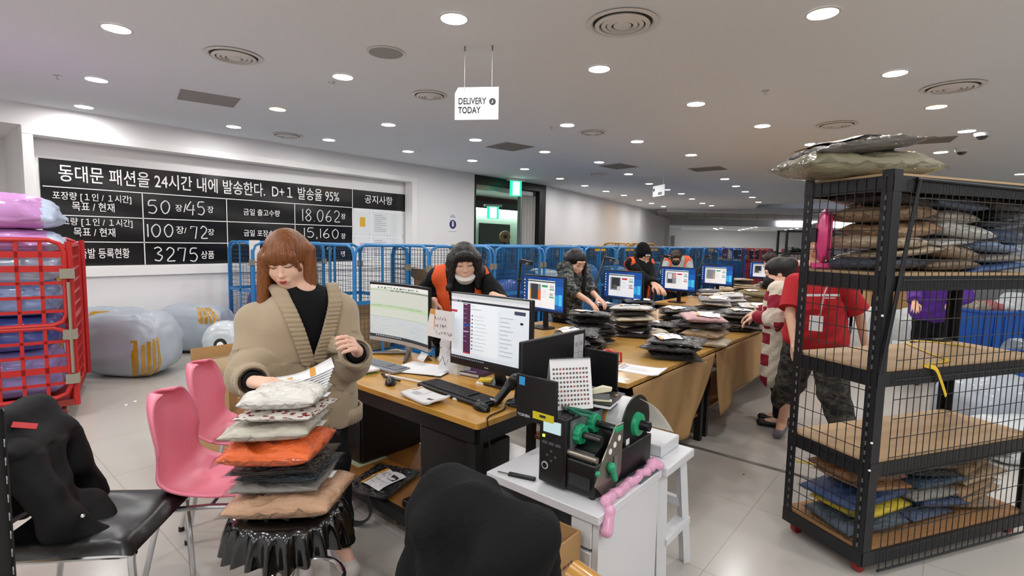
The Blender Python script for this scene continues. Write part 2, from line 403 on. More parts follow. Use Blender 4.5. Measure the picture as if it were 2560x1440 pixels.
struct('trim_8', slab(MB(), 1620, 2700, tB, tB+.3, 2.6, 4.4), m_white, ang=0)
struct('ceiling_far', slab(MB(), 1560, 2800, tB+.3, 37, 2.6, 2.7), m_ceil, ang=0)
struct('wall_far', slab(MB(), 1560, 2800, 37, 37.3, 0, 2.6), m_wall, ang=0)
struct('wall_far_left', slab(MB(), 1560, 1702, 33, 33.3, 0, 2.6), m_wall, ang=0)
struct('wall_far_return', slab(MB(), 1500, 1672, 27.5, 27.8, 0, 4.4), m_wall, ang=0)
struct('trim_9', slab(MB(), 1677, 1686, 32.9, 33, 0, 2.12), M('grey door leaf', '#8b9196', .5), ang=0)
struct('ceiling_atrium', slab(MB(), 1500, 3000, 12, tB, 4.35, 4.45), m_white, ang=0)
struct('ceiling_slot', slab(slab(MB(), 1812, 1842, 31, 31.3, 2.592, 2.6), 1895, 1926, 31, 31.3, 2.592, 2.6), m_black, ang=0)
# skylight glow and truss
sk = tag(slab(MB(), 1945, 2300, tB-.12, tB-.02, 2.66, 2.92).build('light_panel', M('daylight panel', '#f2f6ff', emit=9)), 'large bright white lit panel across the far beam', 'light')
tr = thing('roof_truss', 'pale steel roof truss in front of the bright far panel', 'truss', P2(2050, 23, 2.8))
mb = MB()
for i in range(14):
    a = P2(1900+i*36, 23.0, 2.98); b = P2(1936+i*36, 23.0, 2.98); c_ = P2(1918+i*36, 23.0, 3.22); d = P2(1954+i*36, 23.0, 3.22)
    mb.tube([a, b], .03, 6); mb.tube([c_, d], .03, 6); mb.tube([a, c_], .022, 5); mb.tube([c_, b], .022, 5)
mb.build('chord', M('pale steel', '#b9b6b3', .5, .3), tr, w=True)
# ================================================================ ceiling fittings
ORD = ['first', 'second', 'third', 'fourth', 'fifth', 'sixth', 'seventh', 'eighth', 'ninth', 'tenth', 'eleventh', 'twelfth', 'thirteenth', 'fourteenth', 'fifteenth', 'sixteenth', 'seventeenth', 'eighteenth', 'nineteenth', 'twentieth']
m_lw = M('white diffuser', '#f8f7f6', emit=LAMP); m_ly = M('warm diffuser', '#ffc98a', emit=LAMP*.5); m_ring = M('trim ring white', '#dcd9d5', .4)
dl = thing('downlight', 'x', 'light', (0, 0, CZ), 0, 'recessed ceiling downlights')
a = [(.098, -.001), (.103, -.006), (.088, -.009), (.086, -.001)]
MB().lathe(a, n=28, caps=False).build('trim_ring', m_ring, dl); dd = MB().lathe([(.0005, -.0045), (.087, -.0045)], n=20, caps=False).build('diffuser', m_lw, dl)
dd.material_slots[0].link = 'OBJECT'; dd.material_slots[0].material = m_lw
WL = [(291, 70), (241, 198), (210, 266), (1135, 45), (857, 191), (584, 316), (822, 349), (971, 311), (1020, 378), (1189, 349), (1181, 401), (2057, 32), (1498, 171), (2238, 182), (1740, 259), (1418, 312), (1906, 314), (1593, 353), (2029, 360), (1728, 387), (1498, 405), (1571, 435), (1312, 422), (1812, 447), (2417, 327), (2352, 380), (2552, 435), (1462, 464), (1515, 478), (1560, 488), (1629, 508), (1659, 516), (1667, 474), (1703, 484), (1840, 465), (1863, 479), (1881, 493), (1896, 505), (1756, 508), (1779, 514)]
YL = [(694, 272), (2341, 266), (1362, 379), (1400, 446), (1623, 459), (1598, 500), (1730, 497)]
# lamps of the same grid outside the frame: above and behind the camera and to its right
OFF = [(x, y) for y in (-3.0, -1.5, 0) for x in (-6.3, -4.6, -2.9, -1.2, .5, 2.2)]+[(x, y) for y in (1.3, 2.7, 4.1) for x in (1.2, 3.0, 4.8, 6.6)]+[(x, y) for y in (6, 9, 12, 15) for x in (2.4, 4.4, 6.6)]
al = [(*Zp(*p, CZ)[:2], m_lw, 'white', p) for p in WL]+[(*Zp(*p, CZ)[:2], m_ly, 'warm orange', p) for p in YL]
rows = {}
for L_ in al: rows.setdefault(round((L_[1]-1.3)/1.45), []).append(L_)
first = True
for ri, rk in enumerate(sorted(rows)):
    for ci, (x, y, mt, nm, p) in enumerate(sorted(rows[rk], key=lambda q: q[4][0])):
        lb = f'{nm} round ceiling downlight, {ORD[ci]} from the left in the {ORD[ri]} row from the camera'
        if first: o = dl; o.location = (x, y, CZ); o['label'] = lb; first = False
        else: o = dup(dl, (x, y, CZ), label=lb)
        for c in CH[o]:
            if c.name.startswith('diffuser'): c.material_slots[0].link = 'OBJECT'; c.material_slots[0].material = mt
for x, y in OFF: dup(dl, (x, y, CZ), label='white round ceiling downlight outside the photograph above or behind the camera')
# small lamps on the lower far ceiling
for i, (px, t) in enumerate([(1790, 34), (1785, 32.5), (1800, 31.5), (1846, 35), (1856, 33), (1866, 31.5), (1876, 30), (1887, 28.6), (1950, 34.5), (1963, 32.5), (1975, 31), (1990, 29.5), (2010, 28.3)]):
    dup(dl, P2(px, t, 2.6), label=f'small white downlight on the low far ceiling, {ORD[i]} of them from the left')
def at_ceiling(name, label, cat, p, group=None): return thing(name, label, cat, Zp(*p, CZ), .06, group)
VP_ = [((585, 139), .21, 'round white air vent above the left end of the black banner'), ((1556, 57), .23, 'largest round white air vent near the top centre of the ceiling'), ((1074, 237), .17, 'round white air vent left of the hanging delivery sign'), ((718, 338), .2, 'round air vent nearest the top edge of the left wall'), ((1482, 331), .17, 'round air vent right of the delivery sign, middle ceiling'), ((2381, 217), .23, 'round air vent at the upper right above the caged shelf'), ((2092, 311), .21, 'round air vent above the bags on top of the caged shelf'), ((1497, 436), .2, 'small distant round air vent above the exit portal')]
v0 = None
for p, r, lb in VP_:
    if v0 is None:
        v0 = t = at_ceiling('air_vent', lb, 'vent', p, 'round ceiling air vents')
        R0 = .22
        MB().lathe([(R0, -.001), (R0+.012, -.008), (R0-.02, -.014), (R0-.03, -.002)], n=40, caps=False).build('outer_ring', m_ring, t)
        MB().lathe([(.001, -.002), (R0-.025, -.002)], n=32, caps=False).build('duct', M('duct dark', '#45423f', .8), t)
        for rr in (.165, .125, .088): MB().lathe([(rr, -.004), (rr+.012, -.018), (rr-.016, -.026), (rr-.018, -.012)], n=36, caps=False).build('louvre_ring', m_ring, t)
        MB().lathe([(.001, -.03), (.05, -.028), (.058, -.02), (.04, -.01)], n=28, caps=False).build('centre_cone', m_ring, t)
    else: t = dup(v0, Zp(*p, CZ), label=lb)
    t.scale = (r/.22, r/.22, 1)
sp = at_ceiling('ceiling_speaker', 'round grey flush ceiling speaker left of the brightest centre downlight', 'speaker', (965, 131))
MB().lathe([(.145, -.001), (.15, -.006), (.135, -.009), (.133, -.002)], n=36, caps=False).build('rim', m_ring, sp); MB().lathe([(.001, -.006), (.134, -.005)], n=36, caps=False).build('grille', M('speaker mesh', '#9a9a9c', .7), sp)
m_pan = M('access panel', '#948f89', .7); m_lou = M('louvre', '#8a857f', .7)
def panel(lb, cs, slats):
    P_ = [Zp(*c, CZ) for c in cs]; c0 = sum(P_)/4; t = thing('return_air_grille' if slats else 'access_panel', lb, 'vent' if slats else 'panel', c0)
    u = P_[1]-P_[0]; a_ = math.atan2(u[1], u[0]); W_ = (np.linalg.norm(P_[1]-P_[0])+np.linalg.norm(P_[2]-P_[3]))/2; H_ = (np.linalg.norm(P_[3]-P_[0])+np.linalg.norm(P_[2]-P_[1]))/2
    t.rotation_euler = (0, 0, a_); XF[t] = Matrix.Translation(Vector(c0)) @ Matrix.Rotation(a_, 4, 'Z')
    MB().box((0, 0, -.004), (W_, H_, .008)).build('panel_face', m_pan, t, bev=.002)
    if slats:
        mb = MB()
        for k in range(7): mb.box((0, (k-3)*H_/7.6, -.01), (W_*.94, H_/14, .006))
        mb.build('slat', m_lou, t)
panel('flat grey rectangular ceiling panel above the black banner', [(456, 223), (606, 247), (579, 268), (439, 245)], 0)
panel('grey square ceiling grille left of the warm lamp near the portal', [(1217, 366), (1270, 354), (1332, 367), (1282, 378)], 1)
panel('grey square ceiling grille over the middle of the hall', [(1500, 414), (1550, 408), (1590, 416), (1545, 424)], 1)
panel('grey ceiling grille further right over the long packing table', [(1720, 421), (1800, 415), (1812, 422), (1745, 430)], 1)
panel('long grey ceiling grille beside the two dome cameras', [(2262, 348), (2385, 340), (2387, 353), (2265, 362)], 1)
for i, p in enumerate([(2456, 330), (2405, 371)]):
    if i == 0:
        dc = at_ceiling('dome_camera', 'white dome camera nearer the right edge of the ceiling', 'camera', p, 'dome cameras')
        MB().lathe([(.085, 0), (.085, -.03), (.07, -.055), (.062, -.055)], n=28, caps=False).build('housing', m_white, dc); MB().sph((0, 0, -.05), (.06, .06, .05)).build('dome', M('smoked dome', '#101013', .08, coat=1), dc)
    else: dup(dc, Zp(*p, CZ), label='white dome camera further left, above the bags on the shelf')
for i, (p, lb) in enumerate([((142, 188), 'tiny white sprinkler head at the upper left of the ceiling'), ((829, 205), 'tiny sprinkler head beside the downlight left of the sign'), ((1047, 374), 'tiny sprinkler head by the wall above the banner end'), ((1914, 226), 'tiny sprinkler head in the middle right of the ceiling'), ((1380, 317), 'tiny sprinkler head left of a downlight right of the sign')]):
    if i == 0:
        sh = at_ceiling('sprinkler', lb, 'sprinkler', p, 'ceiling sprinklers'); MB().lathe([(.03, 0), (.028, -.006), (.008, -.008), (.008, -.03), (.018, -.034), (.016, -.038), (.001, -.04)], n=14).build('head', m_chrome, sh); MB().lathe([(.034, 0), (.036, -.003), (.03, -.005)], n=16, caps=False).build('collar', m_ring, sh)
    else: dup(sh, Zp(*p, CZ), label=lb)
# hanging signs
m_ink = M('black ink', '#101014', .5); m_sw = M('sign white', '#f7f7f9', .3)
pc = Dp(1191, 253, 4.0); A_ = Dp(1137, 300, 4.05); B_ = Dp(1246, 278, 4.0)
dx = np.array([B_[0]-A_[0], B_[1]-A_[1], 0]); Ws = np.linalg.norm(dx)
sg = thing('hanging_sign', 'white DELIVERY TODAY sign hung by two wires from the ceiling', 'sign', (*A_[:2], A_[2]), math.atan2(dx[1], dx[0]))
Hs = .245
MB().prism([(0, 0), (Ws, 0), (Ws, Hs), (.025, Hs), (0, Hs-.045)], -.004, .004, X=frame((0, 0, 0), (1, 0, 0), (0, 0, 1), (0, -1, 0))).build('board', m_sw, sg)
Xs = lambda x, z: XF[sg] @ frame((x, -.0055, z), (1, 0, 0), None, (0, -1, 0))
text('lettering', 'DELIVERY\nTODAY', .068, Xs(.027, .118), m_ink, sg, bold=.0016, xs=.75)
MB().cyl((.297, .135, .0045), .026, .002, X=frame((0, 0, 0), (1, 0, 0), None, (0, -1, 0))).build('round_mark', m_ink, sg)
text('mark_symbol', '♪', .04, Xs(.288, .122) @ Matrix.Translation((0, 0, .002)), m_sw, sg)
for wx in (.075, .29):
    MB().tube([(wx, 0, Hs-.012), (wx, 0, CZ-A_[2]-.03)], .0012, 6).build('wire', M('steel wire', '#c9c9c9', .4, .5), sg); MB().cyl((wx, 0, CZ-A_[2]-.035), .007, .035, 10).build('ceiling_hook', m_grey, sg)
    MB().box((wx, 0, Hs-.015), (.008, .014, .03)).build('clip', m_grey, sg)
A_ = Dp(1632, 493, 11.5); B_ = Dp(1661, 497, 11.0); dx = B_-A_
s2 = thing('hanging_sign', 'small white AREA sign hanging far down the ceiling', 'sign', A_, math.atan2(dx[1], dx[0]))
W_ = np.hypot(dx[0], dx[1]); Xs = lambda x, z: XF[s2] @ frame((x, -.007, z), (1, 0, 0), None, (0, -1, 0))
MB().bb((0, -.005, 0), (W_, .005, .235)).build('board', m_sw, s2); MB().cyl((.05, .15, .006), .035, .002, 16, X=frame((0, 0, 0), (1, 0, 0), None, (0, -1, 0))).build('round_mark', m_ink, s2)
text('lettering', 'AREA', .075, Xs(W_*.45, .03), m_ink, s2, bold=.002)
for wx in (.08, W_-.08): MB().tube([(wx, 0, .23), (wx, 0, CZ-A_[2])], .002, 5).build('wire', MATS['steel wire'], s2)
# exit signs
gl = M('exit green glow', '#19c58a', emit=2.2); gw = M('exit white glow', '#e9fff6', emit=3.2)
def exit_sign(lb, loc, w_, h_, rz):
    t = thing('exit_sign', lb, 'sign', loc, rz)
    MB().bb((-w_*.75, -.06, h_), (w_*.75, .06, h_+.06)).build('ceiling_base', m_ring, t, bev=.004)
    MB().bb((-w_/2, -.02, 0), (w_/2, .02, h_)).build('case', gl, t)
    MB().bb((-w_*.3, -.024, h_*.06), (w_*.3, -.02, h_*.94)).build('pictogram_panel', gw, t)
    mb = MB(); mb.sph((-.01, -.026, h_*.72), (.016, .002, .016), 10, 6); mb.bar((-.01, -.026, h_*.65), (.015, -.026, h_*.45), .02, .004); mb.bar((.015, -.026, h_*.45), (-.03, -.026, h_*.25), .016, .004); mb.bar((.015, -.026, h_*.45), (.04, -.026, h_*.28), .016, .004); mb.bar((-.005, -.026, h_*.62), (.045, -.026, h_*.55), .012, .004)
    mb.build('running_figure', gl, t); return t
e = Xp(1289, 490, WX+.3); exit_sign('green lit exit sign hung at the head of the black portal', (e[0], e[1], e[2]), .3, CZ-e[2]-.06, PI/2-.35)
e = Xp(1232, 547, -10.0); exit_sign('green lit exit sign inside the corridor beyond the portal', (e[0], e[1], e[2]), .34, .34, PI/2-.55)
# floor marks
m_steel = M('joint strip', '#84827f', .35, .5)
tag(MB().bb((-1.75, 3.85, 0), (-.2, 3.89, .003)).build('floor_joint_strip', m_steel), 'grey metal joint strip set in the floor by the table leg', 'strip')
m_yt = M('yellow floor tape', '#b59a3c', .5, var=(9, .2))
a = Zp(1990, 1152, 0); b = Zp(2180, 1176, 0)
mb = MB(); mb.bar((a[0], a[1], .0015), (b[0]+.5, b[1]+.05, .0015), .05, .002); tag(mb.build('floor_tape', m_yt), 'worn yellow tape on the floor beneath the caged shelf', 'tape')
for i, (p, r) in enumerate([((1700, 1234), .02), ((1859, 1186), .006)]):
    tag(MB().cyl((*Zp(*p, 0)[:2], 0), r, .002, 14).build('floor_plug', M('brass plug', '#3f3526', .4, .6)), ['dark round floor plug beside the white stool', 'tiny dark speck plug on the floor left of the caged shelf'][i], 'floor plug')
# ================================================================ notice banner on the left wall
BX = WX-.222
m_ban = M('banner vinyl', '#0d0d10', .22, bump=(2.2, .25)); m_bt = M('banner print', '#eceae8', .5); m_chalk = M('chalk marker', '#dfe0e0', .6)
def bp(px, py): p = Xp(px, py, BX); return p
tl, tr_, bl, br_ = bp(96, 393), bp(1012, 487), bp(110, 680), bp(880, 653)
ban = thing('notice_banner', 'long black Korean notice banner with white table lines and chalk numbers on the left wall', 'banner', (BX, 3.8, 1.75))
zt, zb = (tl[2]+tr_[2])/2, bp(466, 661)[2]; y0, y1, yc = tl[1], tr_[1], bp(880, 500)[1]; zh = bp(945, 524)[2]
G = []
for z in np.linspace(zb, zt, 24): G.append([(BX+.006*math.sin(y*3+z*5)*math.sin(z*9)*(1 if z > zb+.05 else 1.6), y, z+.008*math.sin(y*2.2)*(zt-z)) for y in np.linspace(y0, yc, 60)])
MB().grid(G).build('sheet', m_ban, ban, w=True)
MB().grid([[(BX+.003*math.sin(y*5), y, z) for y in np.linspace(yc, y1, 12)] for z in np.linspace(zh, zt, 6)]).build('header_sheet', m_ban, ban, w=True)
mb = MB(); LX = BX+.012
def bl_(a, b, t=.012):
    p, q = bp(*a), bp(*b); p[0] = q[0] = LX; mb.bar(p, q, t, .002, up=(1, 0, 0))
r1, r2, r3 = bp(480, 491)[2], bp(566, 554)[2], bp(567, 608)[2]
c1, c2, c3 = bp(358, 560)[1], bp(567, 560)[1], bp(737, 580)[1]
for z in (r1, r2, r3): mb.bar((LX, y0+.02, z), (LX, yc, z), .012, .002, up=(1, 0, 0))
for y in (c1, c2, c3): mb.bar((LX, y, zb+.01), (LX, y, r1), .012, .002, up=(1, 0, 0))
mb.bar((LX, yc, zb), (LX, yc, zt), .012, .002, up=(1, 0, 0)); mb.build('ruled_lines', m_bt, ban, w=True)
def btext(body, a, b, h, nm='lettering', bold=.006):
    """text running from pixel a to pixel b (baseline), letters h metres high"""
    p, q = bp(*a), bp(*b); X = frame((LX, p[1], (p[2]+q[2])/2), (0, 1, 0), (0, 0, 1))
    o = text(nm, body, 1, Matrix(), m_bt, bold=bold, extrude=.002, w=False)
    co = np.array([v.co for v in o.data.vertices]); lo, hi = co.min(0), co.max(0)
    sx, sy = abs(q[1]-p[1])/(hi[0]-lo[0]), h/(hi[1]-lo[1])
    o.data.transform(XF[ban].inverted() @ X @ Matrix.Diagonal((sx, sy, 1, 1)) @ Matrix.Translation((-lo[0], -lo[1], 0))); o.parent = ban; CH[ban].append(o)
btext('동대문 패션을 24시간 내에 발송한다.  D+１ 발송율 95%', (147, 456), (847, 504), .21)
btext('공지사항', (911, 506), (980, 515), .16)
for b, a, c, h in (('포장량 [１인 / １시간]', (131, 500), (328, 512), .115), ('목표 / 현재', (180, 526), (286, 531), .115), ('출고량 [１인 / １시간]', (133, 562), (331, 573), .115), ('목표 / 현재', (184, 590), (288, 593), .115), ('새출발 등록현황', (176, 647), (324, 645), .135),
                   ('장', (438, 528), (455, 530), .1), ('/', (458, 530), (466, 531), .12), ('장', (518, 532), (533, 533), .1), ('장/', (440, 583), (466, 586), .11), ('장', (519, 588), (535, 589), .1), ('상품', (502, 647), (535, 647), .12),
                   ('금일 출고수량', (608, 539), (699, 541), .105), ('장', (852, 548), (863, 548), .1), ('금일 포장수량', (609, 591), (697, 592), .105), ('장', (852, 597), (863, 597), .1), ('현재 인원', (628, 644), (690, 643), .105), ('명', (852, 641), (861, 641), .1)): btext(b, a, c, h)
DG = {'0': [(.5, 1), (.15, .75), (.1, .4), (.35, .02), (.7, .1), (.9, .5), (.8, .85), (.5, 1)], '1': [(.3, .85), (.5, 1), (.5, 0)], '2': [(.1, .8), (.4, 1), (.8, .85), (.75, .55), (.15, .05), (.95, .03)], '3': [(.1, .9), (.5, 1), (.8, .8), (.4, .55), (.85, .35), (.6, .03), (.1, .1)],
      '4': [(.55, 1), (.05, .38), (.95, .38)], '5': [(.85, 1), (.25, .97), (.15, .6), (.6, .62), (.88, .35), (.6, .02), (.1, .08)], '6': [(.7, 1), (.25, .6), (.1, .25), (.4, .02), (.8, .15), (.75, .42), (.35, .45), (.12, .25)], '7': [(.05, .8), (.08, .98), (.85, .98), (.6, 0)],
      '8': [(.55, .55), (.2, .75), (.5, 1), (.8, .78), (.45, .5), (.12, .25), (.5, 0), (.85, .25), (.55, .55)], '.': [(.3, .03), (.36, 0)], ',': [(.4, .08), (.25, -.15)]}
def digits(s, a, b, hp):
    mb = MB()
    p, q = bp(*a), bp(a[0], a[1]-hp); h = abs(q[2]-p[2]); y = p[1]; W = abs(bp(*b)[1]-p[1]); wd = [.35 if c in '.,1' else 1 for c in s]; u = W/sum(wd)
    zz = p[2]; zq = bp(*b)[2]
    for c, k in zip(s, wd):
        f = (y-p[1])/W; z = zz+(zq-zz)*f
        st = [(LX+.004, y+(x*.82+.05)*u*k, z+v*h) for x, v in DG[c]]; mb.tube(st, .0085, 5, sm=0 if c in '17' else 5)
        if c == '4': mb.tube([(LX+.004, y+.72*u, z+.75*h), (LX+.004, y+.62*u, z-.05*h)], .0085, 5)
        y += u*k
    mb.build('chalk_number', m_chalk, ban, w=True)
digits('50', (366, 533), (430, 534), 33); digits('45', (464, 536), (516, 538), 33); digits('100', (364, 592), (438, 592), 32); digits('72', (474, 597), (522, 596), 31)
digits('3275', (382, 653), (499, 654), 35); digits('18.062', (752, 552), (852, 556), 30); digits('15,160', (756, 593), (849, 597), 24); digits('7', (816, 648), (832, 648), 30)
wb = thing('whiteboard', 'white glossy board below the notice header at the right end of the banner', 'board', (BX, 6.2, 1.6))
a, b = bp(883, 523), bp(1004, 640); MB().bb((BX-.006, a[1]+.01, zb), (BX+.004, y1-.07, zh)).build('board', M('gloss white board', '#e9ecee', .12), wb, w=True)
m_pap = M('white paper', '#eeeef0', .6); m_acr = M('acrylic sleeve', '#e4e8ea', .08, coat=1); m_gold = M('gold print', '#d9a92f', .5); m_pinkp = M('pale violet print', '#cbb6cf', .5); m_gtxt = M('grey print', '#9a9a9f', .6)
k = 0
for (xa, ya, xb, yb), dsc in (((886, 527, 926, 588), 'white notice with a gold picture in the top row of the whiteboard'), ((931, 530, 970, 590), 'white text notice in the middle of the top row of the whiteboard'), ((973, 534, 1008, 591), 'blank white notice at the right of the top row of the whiteboard'), ((886, 592, 925, 650), 'white notice with a violet round picture below the gold picture notice'), ((931, 594, 970, 652), 'white text notice in the middle of the lower row of the whiteboard'), ((973, 595, 1008, 652), 'blank white notice at the right of the lower row of the whiteboard')):
    a, b = bp(xa, ya), bp(xb, yb); zA = a[2]; zB = max(b[2], zb+.02); t = thing('notice_sheet', dsc, 'notice', (BX+.006, a[1], zB), 0, 'notices on the whiteboard')
    MB().bb((BX+.004, a[1], zB), (BX+.007, b[1], zA)).build('sheet', m_acr, t, w=True)
    mb = MB(); wy = b[1]-a[1]
    if k in (0, 3): mb.bb((BX+.007, a[1]+wy*.32, zB+(zA-zB)*.35), (BX+.0078, a[1]+wy*.66, zB+(zA-zB)*.75)); mb.build('picture', m_gold if k == 0 else m_pinkp, t, w=True)
    elif k in (1, 4):
        for j in range(9): mb.bb((BX+.007, a[1]+wy*.12, zA-.06-j*(zA-zB)*.085), (BX+.0076, a[1]+wy*(.85 if j % 3 else .6), zA-.05-j*(zA-zB)*.085))
        mb.build('printed_lines', m_gtxt, t, w=True)
    mb = MB()
    for yy in (a[1]+.012, b[1]-.012):
        for zz in (zA-.012, zB+.012): mb.sph((BX+.009, yy, zz), .006, 8, 6)
    mb.build('pin', m_grey, t, w=True); k += 1
# small mandatory-glove signs on the wall
m_navy = M('navy print', '#1d2b5e', .5)
for (px, py), X_, lb in (((1131, 555), WX, 'small white sign with a blue round glove symbol left of the portal'), ((1388, 572), -8.62, 'small white sign with a dark oval symbol right of the portal')):
    c = Xp(px, py, X_); t = thing('wall_sign', lb, 'sign', c); n = .1
    MB().bb((-.0, -.12, -.2), (.012, .12, .2)).build('plate', m_pap, t); MB().cyl((0, 0, 0), .095, .006, 24, X=frame((.012, 0, -.05), (0, 1, 0), None, (1, 0, 0))).build('round_mark', m_navy, t)
    mb = MB(); mb.bb((.018, -.03, -.1), (.02, .025, -.01)); 
    for j in range(4): mb.bb((.018, -.03+j*.0145, -.02), (.02, -.02+j*.0145, .02))
    mb.build('glove_symbol', m_pap, t); MB().bb((.012, -.08, .1), (.0135, .08, .12)).bb((.012, -.05, .14), (.0135, .05, .155)).build('lettering', m_gtxt, t)
# ================================================================ desk
DZ = .735
def wood(name='desk birch', col='#c8943f'):
    m = M(name, col, .32, var=(3, .16, (.6, 8, 1)), coat=.25); return m
m_wood = wood(); m_wood_e = M('plywood edge', '#8d6330', .6)
desk = thing('computer_desk', 'wooden computer desk with black steel frame holding two monitors', 'desk', (-2.3, 2, 0))
def desktop(mb, x0, x1, y0, y1, z0, z1, r=.02): mb.prism([(x+(x1+x0)/2, y+(y1+y0)/2) for x, y in rrect(x1-x0, y1-y0, r)], z0, z1)
mb = MB(); desktop(mb, -3.12, -1.56, 1.62, 2.36, DZ-.03, DZ); mb.build('desktop', m_wood, desk, w=True, bev=.003)
mb = MB()
for y in (1.66, 2.32): mb.bb((-3.08, y-.02, DZ-.11), (-1.6, y+.02, DZ-.03))
for x in (-3.08, -1.6): mb.bb((x-.02, 1.66, DZ-.11), (x+.02, 2.32, DZ-.03))
mb.build('apron_frame', m_black, desk, w=True)
for x, y in ((-3.07, 1.66), (-1.61, 1.66), (-3.07, 2.32), (-1.61, 2.32)): MB().bb((x-.025, y-.025, .06), (x+.025, y+.025, DZ-.11)).build('leg', m_black, desk, w=True)
MB().bb((-3.06, 1.64, .1), (-1.62, 2.34, .118)).build('lower_shelf', M('shelf birch', '#97642a', .4, var=(3, .18, (.6, 8, 1))), desk, w=True)
mb = MB()
for y in (1.64, 2.34): mb.bb((-3.09, y-.02, .06), (-1.59, y+.02, .12))
for x in (-3.09, -1.59): mb.bb((x-.02, 1.64, .06), (x+.02, 2.34, .12))
mb.build('lower_frame', m_black, desk, w=True)
for x, y in ((-3.05, 1.7), (-2.2, 1.68), (-1.63, 1.7), (-3.05, 2.28), (-1.63, 2.28)):
    MB().cyl((0, 0, -.011), .03, .022, 18, X=frame((x, y, .03), (0, 1, 0), None, (1, 0, 0))).box((x, y, .05), (.05, .03, .02)).build('caster', M('caster brass', '#8f7a45', .4, .5), desk, w=True)
# towers
def tower(lb, x0, x1, y0, y1, z0, h, front):
    t = thing('computer_tower', lb, 'computer', ((x0+x1)/2, (y0+y1)/2, z0))
    MB().bb((x0, y0, z0), (x1, y1, z0+h)).build('case', m_blackp, t, w=True, bev=.012)
    if front == 'y':
        MB().bb((x0+.01, y0-.012, z0+.01), (x1-.01, y0, z0+h-.01)).build('front_panel', M('tower front', '#101013', .3), t, w=True, bev=.004)
        MB().cyl((0, 0, 0), .008, .004, 14, X=frame(((x0+x1)/2+.05, y0-.012, z0+h*.72), (1, 0, 0), None, (0, -1, 0))).build('power_button', M('button glow', '#c9ccd2', .3), t, w=True)
        MB().bb(((x0+x1)/2-.02, y0-.014, z0+h*.73), ((x0+x1)/2+.02, y0-.012, z0+h*.745)).build('badge', m_grey, t, w=True)
    else:
        MB().bb((x0-.012, y0+.01, z0+.01), (x0, y1-.01, z0+h-.01)).build('front_panel', M('tower front brown', '#241d1a', .4), t, w=True, bev=.004)
        MB().cyl((0, 0, 0), .011, .005, 14, X=frame((x0-.012, y0+.13, z0+h*.38), (0, 1, 0), None, (-1, 0, 0))).build('power_button', M('button white', '#e4e4e6', .3), t, w=True)
    return t
tower('black slim computer tower under the left of the desk', -2.95, -2.76, 1.82, 2.3, .122, .45, 'y')
tower('big black computer tower on its shelf under the right of the desk', -2.12, -1.66, 1.76, 1.97, .12, .44, 'x')
a = MB().bb((-2.98, 1.78, .1185), (-2.74, 2.0, .1215)).build('paper_sheet', M('pale green paper', '#b6bf9a', .7)); tag(a, 'pale paper lying under the slim computer tower', 'paper')
tag(MB().bb((-2.18, 1.9, .12), (-2.135, 1.99, .3)).build('blue_card', M('blue card', '#5f8fc4', .5), bev=.003), 'small blue card leaning by the big computer tower', 'card')
ad = thing('power_adapter', 'black power adapter with a green light on the lower desk shelf', 'adapter', (-2.1, 1.69, .119)); MB().bb((-2.16, 1.665, .119), (-2.04, 1.72, .16)).build('body', m_blackp, ad, w=True, bev=.006); MB().bb((-2.11, 1.675, .16), (-2.09, 1.682, .162)).build('indicator_light', M('green led', '#58e07a', emit=3), ad, w=True)
# ---------------------------------------------------------------- monitors
m_bez = M('bezel black', '#101012', .3); m_silver = M('bezel silver', '#c6c8cc', .3, .5)
def scr(name, h, e=1.0): return M('screen '+name, h, .4, emit=e)
def monitor_screen(mb, W, H, rects, mats, y=-.002):
    """rects: (x0, y0, x1, y1, colour) in 0..1 of the screen, later ones on top"""
    idx = {}
    for i, (a, b, c, d, col) in enumerate(rects):
        if col not in idx: idx[col] = len(mats); mats.append(scr(col, col, .38))
        yy = y-.00012*i; mb.quad((a*W-W/2, yy, b*H), (c*W-W/2, yy, b*H), (c*W-W/2, yy, d*H), (a*W-W/2, yy, d*H), idx[col])
ms = thing('desk_monitor', 'wide monitor with a silver lower edge showing a pale spreadsheet, left on the desk', 'monitor', (-2.9, 2.2, DZ))
W_, H_ = .655, .385; zb_ = .815; XF[ms] = Matrix.Translation((-2.9, 2.2, DZ))
def curve(mb_src, k):   # bow a flat part in x
    for a in mb_src.v: a[:, 1] += k*(a[:, 0]**2-(W_/2)**2)
    return mb_src
mb = MB()
for i in range(12): x0 = -W_/2+i*W_/12; mb.bb((x0, 0, .1), (x0+W_/12, .025, .1+H_+.018))
curve(mb, -.35).build('housing', m_bez, ms); mb = MB()
for i in range(12): x0 = -W_/2+i*W_/12; mb.bb((x0, -.003, .08), (x0+W_/12, .026, .107))
curve(mb, -.35).build('chin_bar', m_silver, ms); mb = MB(); mats = []
rects = [(0, 0, 1, 1, '#c3cdc3'), (0, .93, 1, 1, '#dfe3df'), (0, .89, 1, .93, '#b7c7b2'), (.3, .89, 1, .915, '#7e8782'), (0, .66, 1, .89, '#c6ccc5'), (0, .56, 1, .6, '#b3cda6'), (0, .62, 1, .64, '#bccbb5'), (0, .4, 1, .56, '#c4cdc4'), (0, .39, 1, .4, '#a9b5a6'), (0, .045, 1, .39, '#bfc9cd'), (0, 0, 1, .045, '#26323c')]
rng = random.Random(4)
for k in range(16): x = .06+.028*k; rects.append((x, .01, x+.012, .032, '#c9d4dc'))
for k in range(14): x = .12+.05*k; rects.append((x, .935+.02*rng.random(), x+.02+.02*rng.random(), .965, '#5a6a68'))
for k in range(22): x = .02+.04*k; rects.append((x, .6+.012*rng.random(), x+.03, .618, '#93a98c'))
for k in range(60): x = rng.random()*.9; y = .06+rng.random()*.31; rects.append((x, y, x+.02+.03*rng.random(), y+.004, '#9aa7ae'))
